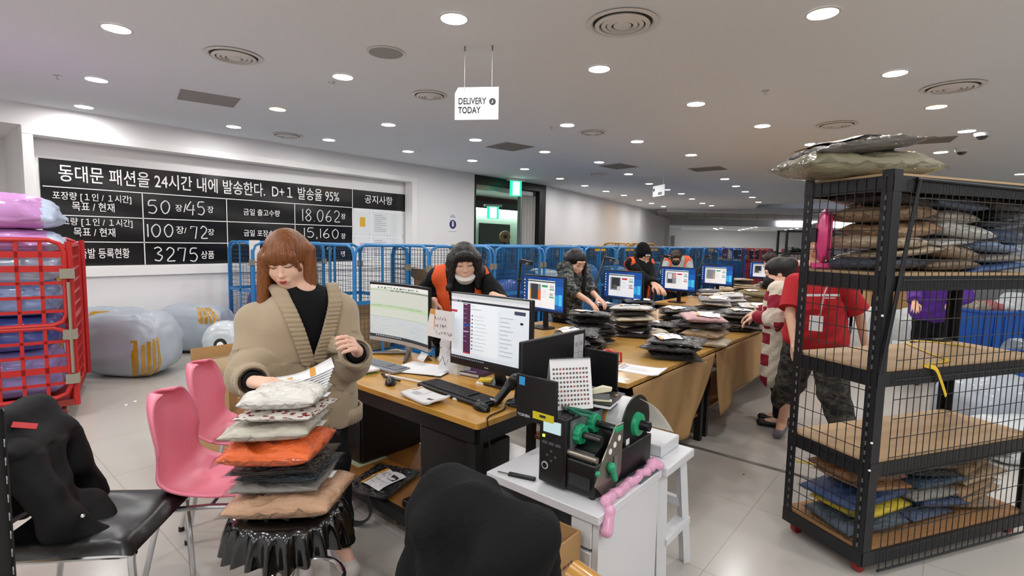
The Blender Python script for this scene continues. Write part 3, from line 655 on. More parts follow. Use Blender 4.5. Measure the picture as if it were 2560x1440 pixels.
cells = MB(); monitor_screen(cells, W_-.01, H_-.012, rects, mats, 0)
nv = []
for v in cells.v: nv.append(v)
cells2 = MB()
for i, (a, b, c, d, col) in enumerate(rects):    # subdivide in x so the picture follows the bow
    n = max(1, int((c-a)*12)); mi = [m.name for m in mats].index('screen '+col); 
    for j in range(n):
        u, v = a+(c-a)*j/n, a+(c-a)*(j+1)/n; yy = -.002-.00012*i; WW, HH = W_-.012, H_-.01
        cells2.quad((u*WW-WW/2, yy, b*HH), (v*WW-WW/2, yy, b*HH), (v*WW-WW/2, yy, d*HH), (u*WW-WW/2, yy, d*HH), mi)
for a in cells2.v: a[:, 2] += .112
curve(cells2, -.35).build('screen', mats, ms, ang=0)
mb = MB(); mb.bar((0, .1, .02), (0, .09, .2), .05, .02); mb.build('stand_neck', m_silver, ms); mb = MB()
for s_ in (-1, 1): mb.tube([(0, .1, .015), (s_*.12, -.02, .012), (s_*.2, -.1, .008)], [.018, .014, .008], 8)
mb.build('stand_foot', M('stand metal', '#6f6964', .35, .6), ms)
mr = thing('desk_monitor', 'black monitor with a white web page and purple side menu, right on the desk', 'monitor', (-1.905, 2.05, DZ)); W_, H_ = .575, .375
MB().bb((-W_/2-.012, 0, .1), (W_/2+.012, .03, .1+H_+.045)).bb((-.2, .03, .18), (.2, .055, .42)).build('housing', m_bez, mr, bev=.004)
rects = [(0, 0, 1, 1, '#dbe3ea'), (0, .95, 1, 1, '#c3c7cb'), (0, .91, 1, .95, '#d9dbde'), (0, .875, 1, .905, '#1f2433'), (0, .85, 1, .875, '#e4e7ea'), (.17, .12, .27, .865, '#4d2347'), (.17, .52, .27, .555, '#23408a'), (.17, .1, .27, .125, '#a3283f'), (0, .715, .085, .75, '#b02231'), (.83, .79, .96, .84, '#3a4257'), (.27, .12, .64, .86, '#e3eaf0'), (.64, .12, .645, .8, '#c4ccd4'), (.9, .66, .935, .69, '#15181f'), (0, 0, 1, .05, '#12151c'), (0, .075, .8, .08, '#b9c2ca'), (0, .1, .8, .104, '#c0c9d0'), (.185, .845, .23, .855, '#e8dff0'), (.01, .885, .09, .895, '#c9cedb'), (.11, .885, .15, .893, '#c9cedb')]
for k in range(10): rects += [(.29, .68-.055*k, .305, .7-.055*k, '#1b1e26'), (.33, .687-.055*k, .33+.1+.1*rng.random(), .693-.055*k, '#a8b1b9'), (.66, .72-.06*k, .66+.1+.07*rng.random(), .727-.06*k, '#939ca6')]
for k in range(8): rects.append((.185, .78-.07*k, .185+.02+.03*rng.random(), .788-.07*k, '#a98fb0'))
rects += [(.185, .44, .26, .448, '#efe9f4'), (.29, .79, .42, .797, '#8e97a0'), (.29, .84, .33, .846, '#8e97a0')]
for k in range(17): rects.append((.02+.027*k, .015, .034+.027*k, .035, '#8d98a8'))
mats = []; mb = MB(); monitor_screen(mb, W_, H_, rects, mats)
for a in mb.v: a[:, 2] += .138
mb.build('screen', mats, mr, ang=0)
mb = MB(); mb.bb((-.02, -.0015, .114), (-.012, -.0005, .122)).bb((-.008, -.0015, .115), (.008, -.0005, .121)); mb.build('logo', M('logo grey', '#a8a9ad', .4), mr)
MB().bar((0, .12, .01), (0, .06, .22), .06, .03).build('stand_neck', m_bez, mr); MB().prism([(x, y+.13) for x, y in rrect(.24, .17, .05)], 0, .014).build('stand_foot', m_bez, mr, bev=.003)
# ---------------------------------------------------------------- keyboards, mice
def keyboard(lb, p, q, dep, mb_mat, key_mat, slim):
    """p left, q right end of the near edge"""
    u = q-p; t = thing('keyboard', lb, 'keyboard', ((p+q)/2)[:2].tolist()+[DZ], math.atan2(u[1], u[0])); W = float(np.linalg.norm(u[:2]))
    MB().prism([(-W/2+.01, 0), (W/2-.01, 0), (W/2, .02), (W/2-.015, dep), (-W/2+.015, dep), (-W/2, .02)], .002, .02).build('case', mb_mat, t, bev=.005)
    mb = MB(); n = 18 if not slim else 17; kw = (W-.04)/n; r_ = random.Random(1)
    for j in range(6):
        x = -W/2+.02; y = .025+j*(dep-.045)/6; k = 0
        while k < n:
            m = 5 if (j == 0 and k == 4) else 1
            if not (k in (13, ) and j > 0): mb.bb((x+.0012, y, .019), (x+kw*m-.0012, y+(dep-.045)/6-.003, .0262))
            x += kw*m; k += m
    mb.build('keys', key_mat, t, bev=.0012); return t
keyboard('black keyboard in front of the right desk monitor', Zp(1040, 965, DZ), Zp(1205, 1026, DZ), .15, M('keyboard black', '#131418', .4), M('keys black', '#1b1d22', .45), 0)
keyboard('grey keyboard in front of the left desk monitor', Zp(868, 905, DZ), Zp(985, 938, DZ), .14, M('keyboard grey', '#8e9299', .45), M('keys grey', '#7b8088', .5), 1)
def mouse(lb, c, rz):
    t = thing('computer_mouse', lb, 'mouse', (*c[:2], DZ), rz); mb = MB(); G = []
    for v in np.linspace(0, 1, 12):
        y = .055-.11*v; hw = .031*math.sin(PI*min(max(v*.86+.1, 0), 1))**.45; hh = .036*math.sin(PI*(.12+.76*v))**.7
        G.append([(hw*math.cos(a), y, .004+hh*math.sin(a)) for a in np.linspace(0, PI, 12)])
    mb.grid(G); mb.add([G[0][i] for i in range(12)], [tuple(range(12))]); mb.add([G[-1][i] for i in range(12)], [tuple(range(12))[::-1]]); mb.build('shell', m_blackp, t)
    MB().cyl((0, 0, -.003), .009, .006, 14, X=frame((0, .028, .034), (0, 1, 0), None, (1, 0, 0))).build('scroll_wheel', m_grey, t)
    return t
mouse('black mouse at the right front of the desk', Zp(1204, 1024, DZ), 1.35); mouse('black mouse between the grey keyboard and the papers', Zp(976, 960, DZ), .9)
# ---------------------------------------------------------------- desk papers and odds
def sheet(name, lb, cat, c, w_, d_, rz, z, h=.002, mat=None, curl=.0, marks=(), group=None):
    t = thing(name, lb, cat, (c[0], c[1], z), rz, group); G = []
    for y in np.linspace(-d_/2, d_/2, 9): G.append([(x, y, h+.0005+curl*((x/w_*2)**4+(y/d_*2)**3*.4)*(1+.4*math.sin(9*x))) for x in np.linspace(-w_/2, w_/2, 9)])
    mb = MB(); mb.grid(G); mb.build('sheet', mat or m_pap, t, thick=h)
    if marks:
        mb = MB(); mats = []
        for a, b, c_, d2, m in marks:
            if m not in mats: mats.append(m)
            zf = lambda x, y: h*1.5+.0012+curl*((x/w_*2)**4+(y/d_*2)**3*.4)*(1+.4*math.sin(9*x))
            n = 4
            for i in range(n):
                xa, xb = a+(c_-a)*i/n, a+(c_-a)*(i+1)/n; mb.quad((xa*w_, b*d_, zf(xa*w_, b*d_)), (xb*w_, b*d_, zf(xb*w_, b*d_)), (xb*w_, d2*d_, zf(xb*w_, d2*d_)), (xa*w_, d2*d_, zf(xa*w_, d2*d_)), mats.index(m))
        mb.build('printed_lines', mats, t, ang=0)
    return t
m_or = M('orange print', '#e0a040', .5); m_bk = M('barcode ink', '#2a2a2e', .6); m_lg = M('light grey print', '#c2c2c8', .6)
inv = [(-.48, -.48, -.4, .48, m_or), (-.3, .15, .1, .3, m_lg), (-.3, -.1, .3, -.04, m_lg), (.15, .1, .42, .3, m_bk), (-.3, -.3, .2, -.26, m_lg)]
sheet('label_bundle', 'bundle of folded white address labels at the front edge of the desk', 'labels', Zp(1062, 998, DZ), .26, .13, -.12, DZ, .012, curl=.012, marks=[(-.45, -.5, -.42, .5, m_or), (-.1, -.45, -.085, .45, m_lg), (.2, -.2, .42, -.05, m_bk), (-.35, -.2, -.15, .1, m_lg)])
bro = sheet('leaflet_stack', 'stack of white and green leaflets at the left front of the desk', 'leaflets', Zp(903, 927, DZ), .24, .13, -.15, DZ, .016, curl=.004, marks=[(.1, .0, .4, .12, m_gtxt)])
MB().bb((-.12, -.066, .0), (.118, .064, .0045)).build('green_leaflet', M('green paper', '#7c9a52', .6), bro)
cb = thing('clipboard', 'dark clipboard with white papers in the middle of the desk', 'clipboard', (*Zp(1060, 925, DZ)[:2], DZ), .35)
MB().prism(rrect(.36, .25, .01), 0, .004).build('board', M('clipboard black', '#1c1c22', .4), cb)
for k, (dx_, dy_, r_) in enumerate(((0, 0, 0), (.012, -.01, .07), (-.015, .008, -.1))): MB().box((dx_, dy_, .0055+.0022*k), (.32, .23, .002), rz=r_).build('paper', m_pap, cb)
MB().bb((.155, -.04, .004), (.18, .05, .016)).build('clip', m_chrome, cb, bev=.003)
b2 = thing('purple_book', 'dark purple book with a light page edge behind the black keyboard', 'book', (*Zp(1180, 932, DZ)[:2], DZ), .12)
MB().bb((-.12, -.085, .0), (.12, .085, .004)).bb((-.12, -.085, .02), (.12, .085, .024)).bb((.115, -.085, .004), (.12, .085, .02)).build('cover', M('purple cover', '#37224e', .35), b2, bev=.001); MB().bb((-.118, -.083, .004), (.115, .083, .02)).build('pages', m_pap, b2)
MB().bb((-.01, -.05, .024), (.07, -.044, .0246)).bb((.0, -.062, .024), (.08, -.057, .0246)).build('title_print', m_lg, b2)
bd = thing('white_notebook', 'slim white notebook leaning on the purple book', 'notebook', (*Zp(1112, 908, DZ)[:2], DZ), -.5); MB().bb((-.1, -.03, 0), (.1, .03, .022)).build('pages', m_pap, bd, bev=.002); MB().bb((-.102, -.032, .0215), (.102, .032, .024)).build('cover', M('lilac cover', '#a3a0bd', .5), bd)
nt_ = thing('name_tent', 'small white folded paper tent below the left monitor', 'paper', (*Zp(1062, 900, DZ)[:2], DZ), -.25); MB().add([(-.05, -.035, 0), (.05, -.035, 0), (.05, 0, .05), (-.05, 0, .05), (.05, .035, 0), (-.05, .035, 0)], [(0, 1, 2, 3), (3, 2, 4, 5)]).build('card', m_pap, nt_, thick=.001, ang=0)
st_ = thing('sticky_notes', 'yellow sticky note pad on a white pad by the barcode scanner', 'sticky notes', (*Zp(1212, 958, DZ)[:2], DZ), .5); MB().box((0, 0, .006), (.085, .085, .012)).build('white_pad', m_pap, st_, bev=.001); MB().box((.004, .002, .019), (.075, .06, .014)).build('yellow_pad', M('yellow note', '#e8c53a', .6), st_, bev=.001)
for i, (p, q, col, lb) in enumerate([((955, 935), (1060, 957), '#e8e8ea', 'white pen lying left of the black keyboard'), ((960, 941), (1000, 952), '#27252b', 'dark marker pen beside the white pen'), ((971, 955), (973, 935), '#c7776a', 'pinkish pen behind the left mouse'), ((1200, 945), (1240, 963), '#b98742', 'tan pencil beside the yellow sticky notes')]):
    a, b = Zp(*p, DZ+.008), Zp(*q, DZ+.008); t = thing('pen', lb, 'pen', (a+b)/2-[0, 0, .008], 0, 'pens on the desk')
    MB().tube([a, b], .0055, 10).build('barrel', M('pen '+col, col, .35), t, w=True); d = (b-a)/np.linalg.norm(b-a); MB().tube([a-d*.004, a+d*.03], .0065, 10).build('cap', m_bk, t, w=True)
tag(MB().lathe([(.001, 0), (.018, 0), (.02, .008), (.012, .013), (.001, .014)], Zp(1140, 1000, DZ), 16).build('eraser', M('eraser white', '#d9d4cc', .6)), 'small white eraser in front of the black keyboard', 'eraser')
# scanner in its stand
sc = thing('barcode_scanner', 'black barcode scanner resting upright at the right front of the desk', 'scanner', (*Zp(1258, 1012, DZ)[:2], DZ), 0)
sd = SDF((-.1, -.1, -.01), (.1, .12, .19), .004); sd.cap((.0, -.055, .025), (.03, .02, .11), .02, .023, .02).cap((.03, .02, .11), (.055, .03, .135), .024, .026, .02).ell((.06, .03, .14), (.03, .032, .02), .02)
sdf_obj('handle', sd, m_blackp, sc, w=False)
sd = SDF((-.12, -.1, -.012), (.16, .14, .15), .004); sd.ell((.05, .05, .01), (.06, .06, .016), .01).cap((.05, .06, .01), (.065, .06, .09), .025, .03, .02); sd.half((0, 0, 0), (0, 0, -1)); sdf_obj('cradle', sd, m_bez, sc, w=False)
MB().box((0, 0, 0), (.02, .004, .034)).build('label_sticker', m_lg, sc).matrix_local = frame((.0, -.071, .042), (.8, -.5, .1), None, (-.2, -.9, .35))
cbl = tag(MB().tube([(-1.64, 1.9, DZ+.01), (-1.6, 1.84, DZ+.005), (-1.585, 1.72, DZ+.004), (-1.553, 1.68, DZ-.02), (-1.54, 1.7, .5), (-1.545, 1.75, .2), (-1.55, 1.8, .02)], .0035, 8, sm=8).build('scanner_cable', m_blackp), 'thin black cable running off the right edge of the desk', 'cable')
# hand-written notes pinned between the monitors, and the bag below
hn = thing('handwritten_note', 'white card with black handwriting and an orange corner between the monitors', 'note', Yp(1090, 820, 2.0)); c = Yp(1098, 818, 2.0)
XF[hn] = Matrix.Translation(c); hn.location = c
MB().add([(-.13, .01, -.065), (.13, -.01, -.065), (.13, 0, .1), (-.09, .012, .1)], [(0, 1, 2, 3)]).build('card', m_pap, hn, thick=.001, ang=0); MB().quad((-.09, .008, .07), (-.05, .007, .07), (-.05, .008, .1), (-.09, .0105, .1)).quad((-.055, .006, -.065), (-.05, .006, -.065), (-.045, .006, .1), (-.05, .006, .1)).build('orange_corner', m_or, hn)
mb = MB(); r_ = random.Random(9)
for j, (n, L_) in enumerate(((5, .1), (5, .1), (6, .15))):
    x = -.03
    for k in range(n):
        z = .05-j*.042; s_ = L_/n; mb.tube([(x+s_*(.1+.8*r_.random()), -.008, z+.02*(r_.random()-.3)) for q in range(4)], .0014, 4); x += s_
mb.build('handwriting', m_ink, hn)
lb_ = thing('paper_bag', 'crumpled white plastic bag with scribbles between the two monitors', 'bag', (-2.33, 2.2, DZ))
G = []; r_ = np.random.RandomState(3)
for z in np.linspace(0, .3, 12): G.append([(.12*math.cos(a)*(1-.25*(z/.3)**2)+r_.normal()*.005, .07*math.sin(a)*(1-.7*z/.3)+r_.normal()*.006, z) for a in np.linspace(0, 2*PI, 24, endpoint=False)])
mb = MB(); mb.grid(G, cl=True); mb.build('bag_film', M('white poly', '#dfe1e4', .25, coat=.6, bump=(30, .4)), lb_)
mb = MB(); mb.tube([(-.05, -.075, .06), (-.02, -.075, .1), (0, -.075, .05), (.03, -.076, .09)], .0018, 4).tube([(-.06, -.073, .14), (-.03, -.072, .16)], .0018, 4).tube([(.03, -.07, .15), (.04, -.07, .17), (.06, -.07, .14)], .0018, 4); mb.build('scribble', m_ink, lb_)
# ================================================================ white cabinet, stool and label printer
cab = thing('white_cabinet', 'low white cabinet holding the label printer at the right of the desk', 'cabinet', (-1.18, 1.83, 0)); CHt = .57
mb = MB(); mb.bb((-1.45, 1.565, CHt-.035), (-.9, 2.1, CHt)); mb.build('top', m_white, cab, w=True, bev=.003)
MB().bb((-.93, 1.58, 0), (-.905, 2.08, CHt-.035)).bb((-1.44, 1.6, 0), (-1.415, 2.08, CHt-.035)).bb((-1.415, 2.06, 0), (-.93, 2.08, CHt-.035)).bb((-1.415, 1.62, .04), (-.93, 2.06, .06)).build('carcass', m_white, cab, w=True)
MB().bb((-1.02, 1.572, .43), (-.932, 1.592, .53)).build('drawer_front', m_white, cab, w=True, bev=.003); MB().bb((-1.02, 1.572, .03), (-.932, 1.592, .415)).build('door', m_white, cab, w=True, bev=.003)
wst = thing('step_stool', 'white wooden step stool behind the printer cabinet', 'stool', (-1.03, 2.3, 0)); mb = MB()
MB().bb((-1.3, 2.11, .535), (-.88, 2.42, .575)).build('seat', m_white, wst, w=True, bev=.005)
for x, y, x2, y2 in ((-.93, 2.38, -.9, 2.42), (-1.25, 2.38, -1.28, 2.42), (-.93, 2.16, -.9, 2.13), (-1.25, 2.16, -1.28, 2.13)): MB().bar((x2, y2, 0), (x, y, .535), .045, .035).build('leg', m_white, wst, w=True)
MB().bar((-.91, 2.14, .22), (-.91, 2.41, .22), .06, .03).bar((-.92, 2.4, .3), (-1.26, 2.4, .3), .03, .04).build('stretcher', m_white, wst, w=True)
bx = tag(MB().bb((-1.25, 2.2, .576), (-.95, 2.4, .63)).build('paper_tray', m_white, bev=.004), 'shallow white paper tray on the step stool', 'tray')
pr = thing('label_printer', 'black industrial label printer with its cover open and green spindles', 'printer', (-1.1, 1.85, CHt)); m_pg = M('printer green', '#1f9c6b', .35); m_steel2 = M('brushed plate', '#9b938a', .3, .8); m_pan2 = M('inner plate', '#8e9398', .35, .6)
pz = CHt+.012; MB().bb((-1.225, 1.645, pz), (-.965, 2.12, pz+.13)).build('base_case', m_blackp, pr, w=True, bev=.008)
for x in (-1.2, -.99):
    for y in (1.67, 2.09): MB().cyl((x, y, CHt), .012, .013, 12).build('foot', m_blackp, pr, w=True)
MB().bb((-1.225, 1.632, pz+.0), (-1.095, 2.12, pz+.285)).build('electronics_case', m_blackp, pr, w=True, bev=.008)
MB().bb((-1.095, 1.66, pz+.13), (-1.085, 2.1, pz+.27)).build('inner_plate', m_pan2, pr, w=True)
MB().bb((-1.2, 1.626, pz+.215), (-1.118, 1.633, pz+.262)).build('display', M('lcd', '#b9d3d8', .3, emit=.45), pr, w=True)
mb = MB()
for k in range(3): mb.bb((-1.205+k*.032, 1.627, pz+.165), (-1.18+k*.032, 1.632, pz+.175))
for dx_, dz_ in ((0, .02), (0, -.02), (.02, 0), (-.02, 0)): mb.bb((-1.16+dx_-.005, 1.628, pz+.12+dz_-.004), (-1.16+dx_+.005, 1.632, pz+.12+dz_+.004))
mb.build('buttons', M('button grey', '#4d4f55', .4), pr, w=True)
MB().bb((-1.205, 1.628, pz+.19), (-1.195, 1.632, pz+.2)).build('status_light', M('lime led', '#c8e03a', emit=3), pr, w=True)
mb = MB(); mb.cyl((0, 0, 0), .016, .003, 20, X=frame((-1.19, 1.63, pz+.075), (1, 0, 0), None, (0, -1, 0))); mb.build('round_badge', M('badge grey', '#b9bcc2', .3), pr, w=True)
MB().cyl((0, 0, 0), .011, .004, 20, X=frame((-1.19, 1.63, pz+.075), (1, 0, 0), None, (0, -1, 0))).build('badge_centre', m_blackp, pr, w=True)
MB().bb((-1.08, 1.636, pz+.03), (-.985, 1.65, pz+.075)).build('label_exit', M('exit dark', '#2a2c30', .5), pr, w=True)
MB().cyl((0, 0, 0), .012, .13, 16, X=frame((-1.095, 1.655, pz+.15), (0, 1, 0), None, (1, 0, 0))).build('platen_roller', m_steel2, pr, w=True)
MB().prism([(1.66, pz+.13), (1.9, pz+.13), (1.86, pz+.2), (1.8, pz+.2), (1.68, pz+.16)], 0, .1, X=frame((-1.09, 0, 0), (0, 1, 0), (0, 0, 1))).build('print_head', m_bez, pr, w=True)
# end plate at the right of the print head
ep = [(1.645, pz+.05), (1.7, pz-.005), (1.8, pz-.005), (1.84, pz+.05), (1.85, pz+.25), (1.79, pz+.25), (1.66, pz+.1)]
MB().prism(ep, 0, .005, X=frame((-.968, 0, 0), (0, 1, 0), (0, 0, 1))).build('side_plate', m_steel2, pr, w=True)
mb = MB()
for k in range(3): mb.cyl((0, 0, 0), .012, .002, 16, X=frame((-.962, 1.745+k*.034, pz+.16+k*.018), (0, 1, 0), None, (1, 0, 0)))
mb.build('plate_holes', m_pap, pr, w=True)
MB().bb((-.975, 1.78, pz+.222), (-.958, 1.84, pz+.244)).build('plate_tab', m_pg, pr, w=True, bev=.004)
MB().bb((-.962, 1.775, pz+.07), (-.958, 1.8, pz+.13)).build('plate_window', m_pan2, pr, w=True)
sd = SDF((-.99, 1.68, pz), (-.91, 1.82, pz+.13), .004); sd.cap((-.955, 1.745, pz+.1), (-.945, 1.76, pz+.05), .016, .012, .01).ell((-.952, 1.742, pz+.1), (.016, .02, .018), .01); sdf_obj('green_lever', sd, m_pg, pr, w=True)
MB().sph((-.962, 1.655, pz+.1), .011).build('green_knob', m_pg, pr, w=True)
for k, (y, z) in enumerate(((1.7, .215), (1.8, .235))):
    MB().tube([(-1.09, y, pz+z), (-.975+.0*k, y, pz+z)], .015, 14).build('spindle', M('spindle black', '#121216', .15, coat=1), pr, w=True)
    a = np.linspace(0, 2*PI, 36, endpoint=False); MB().prism([(.038*(1+.07*math.cos(9*q))*math.cos(q), .038*(1+.07*math.cos(9*q))*math.sin(q)) for q in a], 0, .028, X=frame((-1.085, y, pz+z), (0, 1, 0), None, (1, 0, 0))).build('green_hub', m_pg, pr, w=True, bev=.003)
lz = pz+.285; mlid = M('lid black', '#0e0e12', .42)
cov = MB(); cov.bb((-1.345, 1.635, lz-.02), (-1.325, 2.12, lz+.27)); cov.bb((-1.345, 2.11, lz), (-1.14, 2.12, lz+.18)); cov.build('cover_panel', mlid, pr, w=True, bev=.006)
MB().bb((-1.345, 1.628, lz-.05), (-1.14, 1.64, lz+.14)).build('cover_front', mlid, pr, w=True, bev=.004)
MB().bb((-1.345, 1.64, lz-.03), (-1.22, 2.12, lz-.004)).build('hinge_panel', mlid, pr, w=True)
MB().bb((-1.33, 1.6262, lz+.095), (-1.3, 1.6278, lz+.13)).build('blue_sticker', M('blue sticker', '#3f9bd6', .4), pr, w=True)
yl = MB().bb((-1.255, 1.6255, lz-.03), (-1.15, 1.6275, lz+.0)).build('yellow_label', M('yellow label', '#d9c828', .4), pr, w=True); MB().bb((-1.22, 1.6245, lz-.018), (-1.19, 1.6255, lz-.008)).build('label_print', m_bk, pr, w=True)
text('lettering', 'TOSHIBA', .016, frame((-1.335, 1.6262, lz-.035), (1, 0, 0), None, (0, -1, 0)), m_lg, pr)
MB().bb((-1.3246, 2.02, lz+.08), (-1.3238, 2.1, lz+.25)).build('instruction_label', m_lg, pr, w=True)
mb = MB(); mb.bb((-1.3237, 2.058, lz+.085), (-1.3232, 2.061, lz+.245)).bb((-1.3237, 2.022, lz+.164), (-1.3232, 2.098, lz+.167))
for yy, zz in ((2.04, .205), (2.08, .205), (2.04, .125), (2.08, .125)): mb.cyl((0, 0, 0), .012, .0006, 12, X=frame((-1.3237, yy, lz+zz), (0, 1, 0), None, (1, 0, 0)))
mb.build('instruction_drawings', m_gtxt, pr, w=True)
# label roll
rc = np.array([-1.09, 2.0, pz+.2]); roll = thing('label_roll', 'wide roll of white labels with a black flange and green hub in the printer', 'roll', rc); XR = frame(rc, (0, 1, 0), None, (1, 0, 0))
MB().lathe([(.02, 0), (.105, 0), (.105, .1), (.02, .1)], n=48, X=XR, caps=False).build('paper_roll', m_pap, roll, w=True); MB().lathe([(.1056, .004), (.1056, .016)], n=48, X=XR, caps=False).build('orange_edge', m_or, roll, w=True)
MB().lathe([(.02, .101), (.125, .101), (.125, .108), (.02, .108)], n=40, X=XR, caps=False).build('flange', m_blackp, roll, w=True); MB().lathe([(.001, .108), (.052, .108), (.048, .125), (.03, .13), (.001, .13)], n=30, X=XR).build('green_hub', m_pg, roll, w=True); MB().lathe([(.001, .13), (.022, .13), (.02, .17), (.001, .17)], n=20, X=XR).build('hub_knob', m_blackp, roll, w=True)
mb = MB()
for k in range(2): mb.bb((.108, -.095+k*.045, .05-.02*k), (.1095, -.06+k*.045, .085-.03*k))
o_ = MB().quad((0, 0, 0), (.03, 0, 0), (.03, .03, 0), (0, .03, 0)).build('flange_window', m_pap, roll); o_.matrix_local = XF[roll].inverted() @ XR @ Matrix.Translation((-.09, -.075, .1092))
G = []
for u in np.linspace(0, 1, 14):
    y = rc[1]+.02+.26*u; z = rc[2]+.1-.36*u**1.6 if u < .75 else rc[2]+.1-.36*.75**1.6+.0*u
    z = rc[2]+.105*(1-u)-.1*u+.03*math.sin(PI*u); G.append([(rc[0]+x+.05*u, y, max(z, CHt+.08)) for x in np.linspace(-.0, .11, 5)])
tag(MB().grid(G).build('label_strip', M('label backing', '#e9e7da', .5), thick=.0008), 'loose curved strip of label paper hanging behind the label roll', 'paper strip')
tag(MB().bb((-.975, 1.9, CHt+.001), (-.967, 2.12, CHt+.14)).bb((-.97, 1.905, CHt+.001), (-.905, 2.1, CHt+.006)).build('printer_side_cover', M('grey tin cover', '#6f7a7d', .4, .4)), 'loose grey metal cover standing beside the label roll', 'cover')
# pink bubble tie
sd = SDF((-1.0, 1.52, CHt-.12), (-.86, 2.14, CHt+.08), .005); r_ = random.Random(5)
for k in range(18): u = k/17; sd.ell((-.935+.012*r_.random(), 1.66+.38*u, CHt+.018), (.02, .02, .016+.006*r_.random()), .012)
for k in range(9): sd.ell((-.94+.04*r_.random(), 2.04+.05*r_.random(), CHt+.03*r_.random()+.015), .017, .012)
sd.cap((-.925, 1.66, CHt+.014), (-.89, 1.63, CHt+.004), .014, .016, .015).cap((-.89, 1.63, CHt+.004), (-.884, 1.6, CHt-.06), .016, .024, .015)
pt = sdf_obj('bubble_wrap', sd, M('pink bubble film', '#e2a3c4', .15, coat=1, cbump=(120, .5))); tag(pt, 'twisted strip of pink bubble wrap along the right edge of the cabinet', 'bubble wrap')
# things lying on the open printer
cal = thing('desk_calendar', 'white spiral desk calendar standing on the open printer', 'calendar', (-1.185, 1.78, lz)); XF[cal] = Matrix.Translation((-1.185, 1.78, lz)) @ Matrix.Rotation(.95, 4, 'Z'); cal.rotation_euler = (0, 0, .95)
MB().add([(-.09, -.05, 0), (.09, -.05, 0), (.09, .0, .2), (-.09, .0, .2)], [(0, 1, 2, 3)]).build('front_page', m_pap, cal, thick=.002, ang=0); MB().add([(-.09, .055, 0), (.09, .055, 0), (.09, .0, .2), (-.09, .0, .2)], [(3, 2, 1, 0)]).build('back_board', M('calendar board', '#b9bfca', .5), cal, thick=.002, ang=0)
mb = MB()
for k in range(22): mb.tube([(-.085+k*.0081, .006*math.cos(a), .2+.006*math.sin(a)) for a in np.linspace(0, 2*PI, 8)], .0008, 4)
mb.build('spiral_binding', m_grey, cal)
mb = MB(); r_ = random.Random(2); n_ = np.array([0, -.2, .05]); n_ /= np.linalg.norm(n_)
mb.v = []; 
for j in range(9):
    for k in range(11):
        x = -.075+k*.0145; s_ = .022+j*.018; y = -.05+.05*(1-(1-s_/.206)) ; z = s_*.97; yy = -.05+z*.25-.0025
        mb.box((x, yy, z), (.0075, .001, .0085), 0 if (k+j) % 5 else 1)
mb.build('printed_dates', [M('date ink', '#6b6058', .6), M('date red', '#c06a5e', .6)], cal)
nb = thing('black_notebook', 'black notebook with white page edges lying on the printer', 'notebook', (-1.12, 1.93, lz)); MB().box((0, 0, .009), (.15, .2, .014), rz=.2).build('pages', m_pap, nb); MB().box((0, 0, .018), (.155, .205, .004), rz=.2).box((0, 0, .002), (.155, .205, .003), rz=.2).build('cover', M('notebook black', '#17171b', .45), nb)
sp_ = thing('stapler', 'cream stapler with a black tip on the black notebook', 'stapler', (-1.1, 1.87, lz+.02), .55); MB().prism([(-.06, 0), (.06, 0), (.06, .006), (-.06, .01)], -.014, .014, X=frame((0, 0, 0), (1, 0, 0), (0, 0, 1))).build('base', M('stapler cream', '#e2dcc0', .4), sp_, bev=.002)
MB().prism([(-.06, .02), (.055, .045), (.06, .06), (.02, .066), (-.06, .035)], -.013, .013, X=frame((0, 0, 0), (1, 0, 0), (0, 0, 1))).build('arm', MATS['stapler cream'], sp_, bev=.003); MB().bb((-.075, -.012, .02), (-.05, .012, .036)).build('tip', m_blackp, sp_, bev=.002); MB().bb((-.05, -.006, .008), (.05, .006, .03)).build('magazine', m_grey, sp_)
pl = thing('pliers', 'green handled pliers lying at the front of the printer top', 'pliers', (-1.15, 1.72, lz)); 
for s_ in (-1, 1): MB().tube([(0, .0, .012), (.03, s_*.012, .012), (.08, s_*.022, .01), (.11, s_*.014, .01)], .007, 8, sm=4).build('handle', M('plier green', '#1f6f57', .4), pl)
MB().prism([(-.05, -.004), (0, -.014), (.012, 0), (0, .014), (-.05, .004)], .006, .018).build('jaws', m_grey, pl)
kn = thing('cutter_knife', 'black cutter lying at the front left of the cabinet top', 'cutter', (-1.3, 1.62, CHt), .3); MB().bb((-.06, -.01, 0), (.06, .01, .014)).build('handle', m_blackp, kn, bev=.003); MB().bb((-.11, -.004, .006), (-.06, .004, .007)).build('blade', m_chrome, kn)
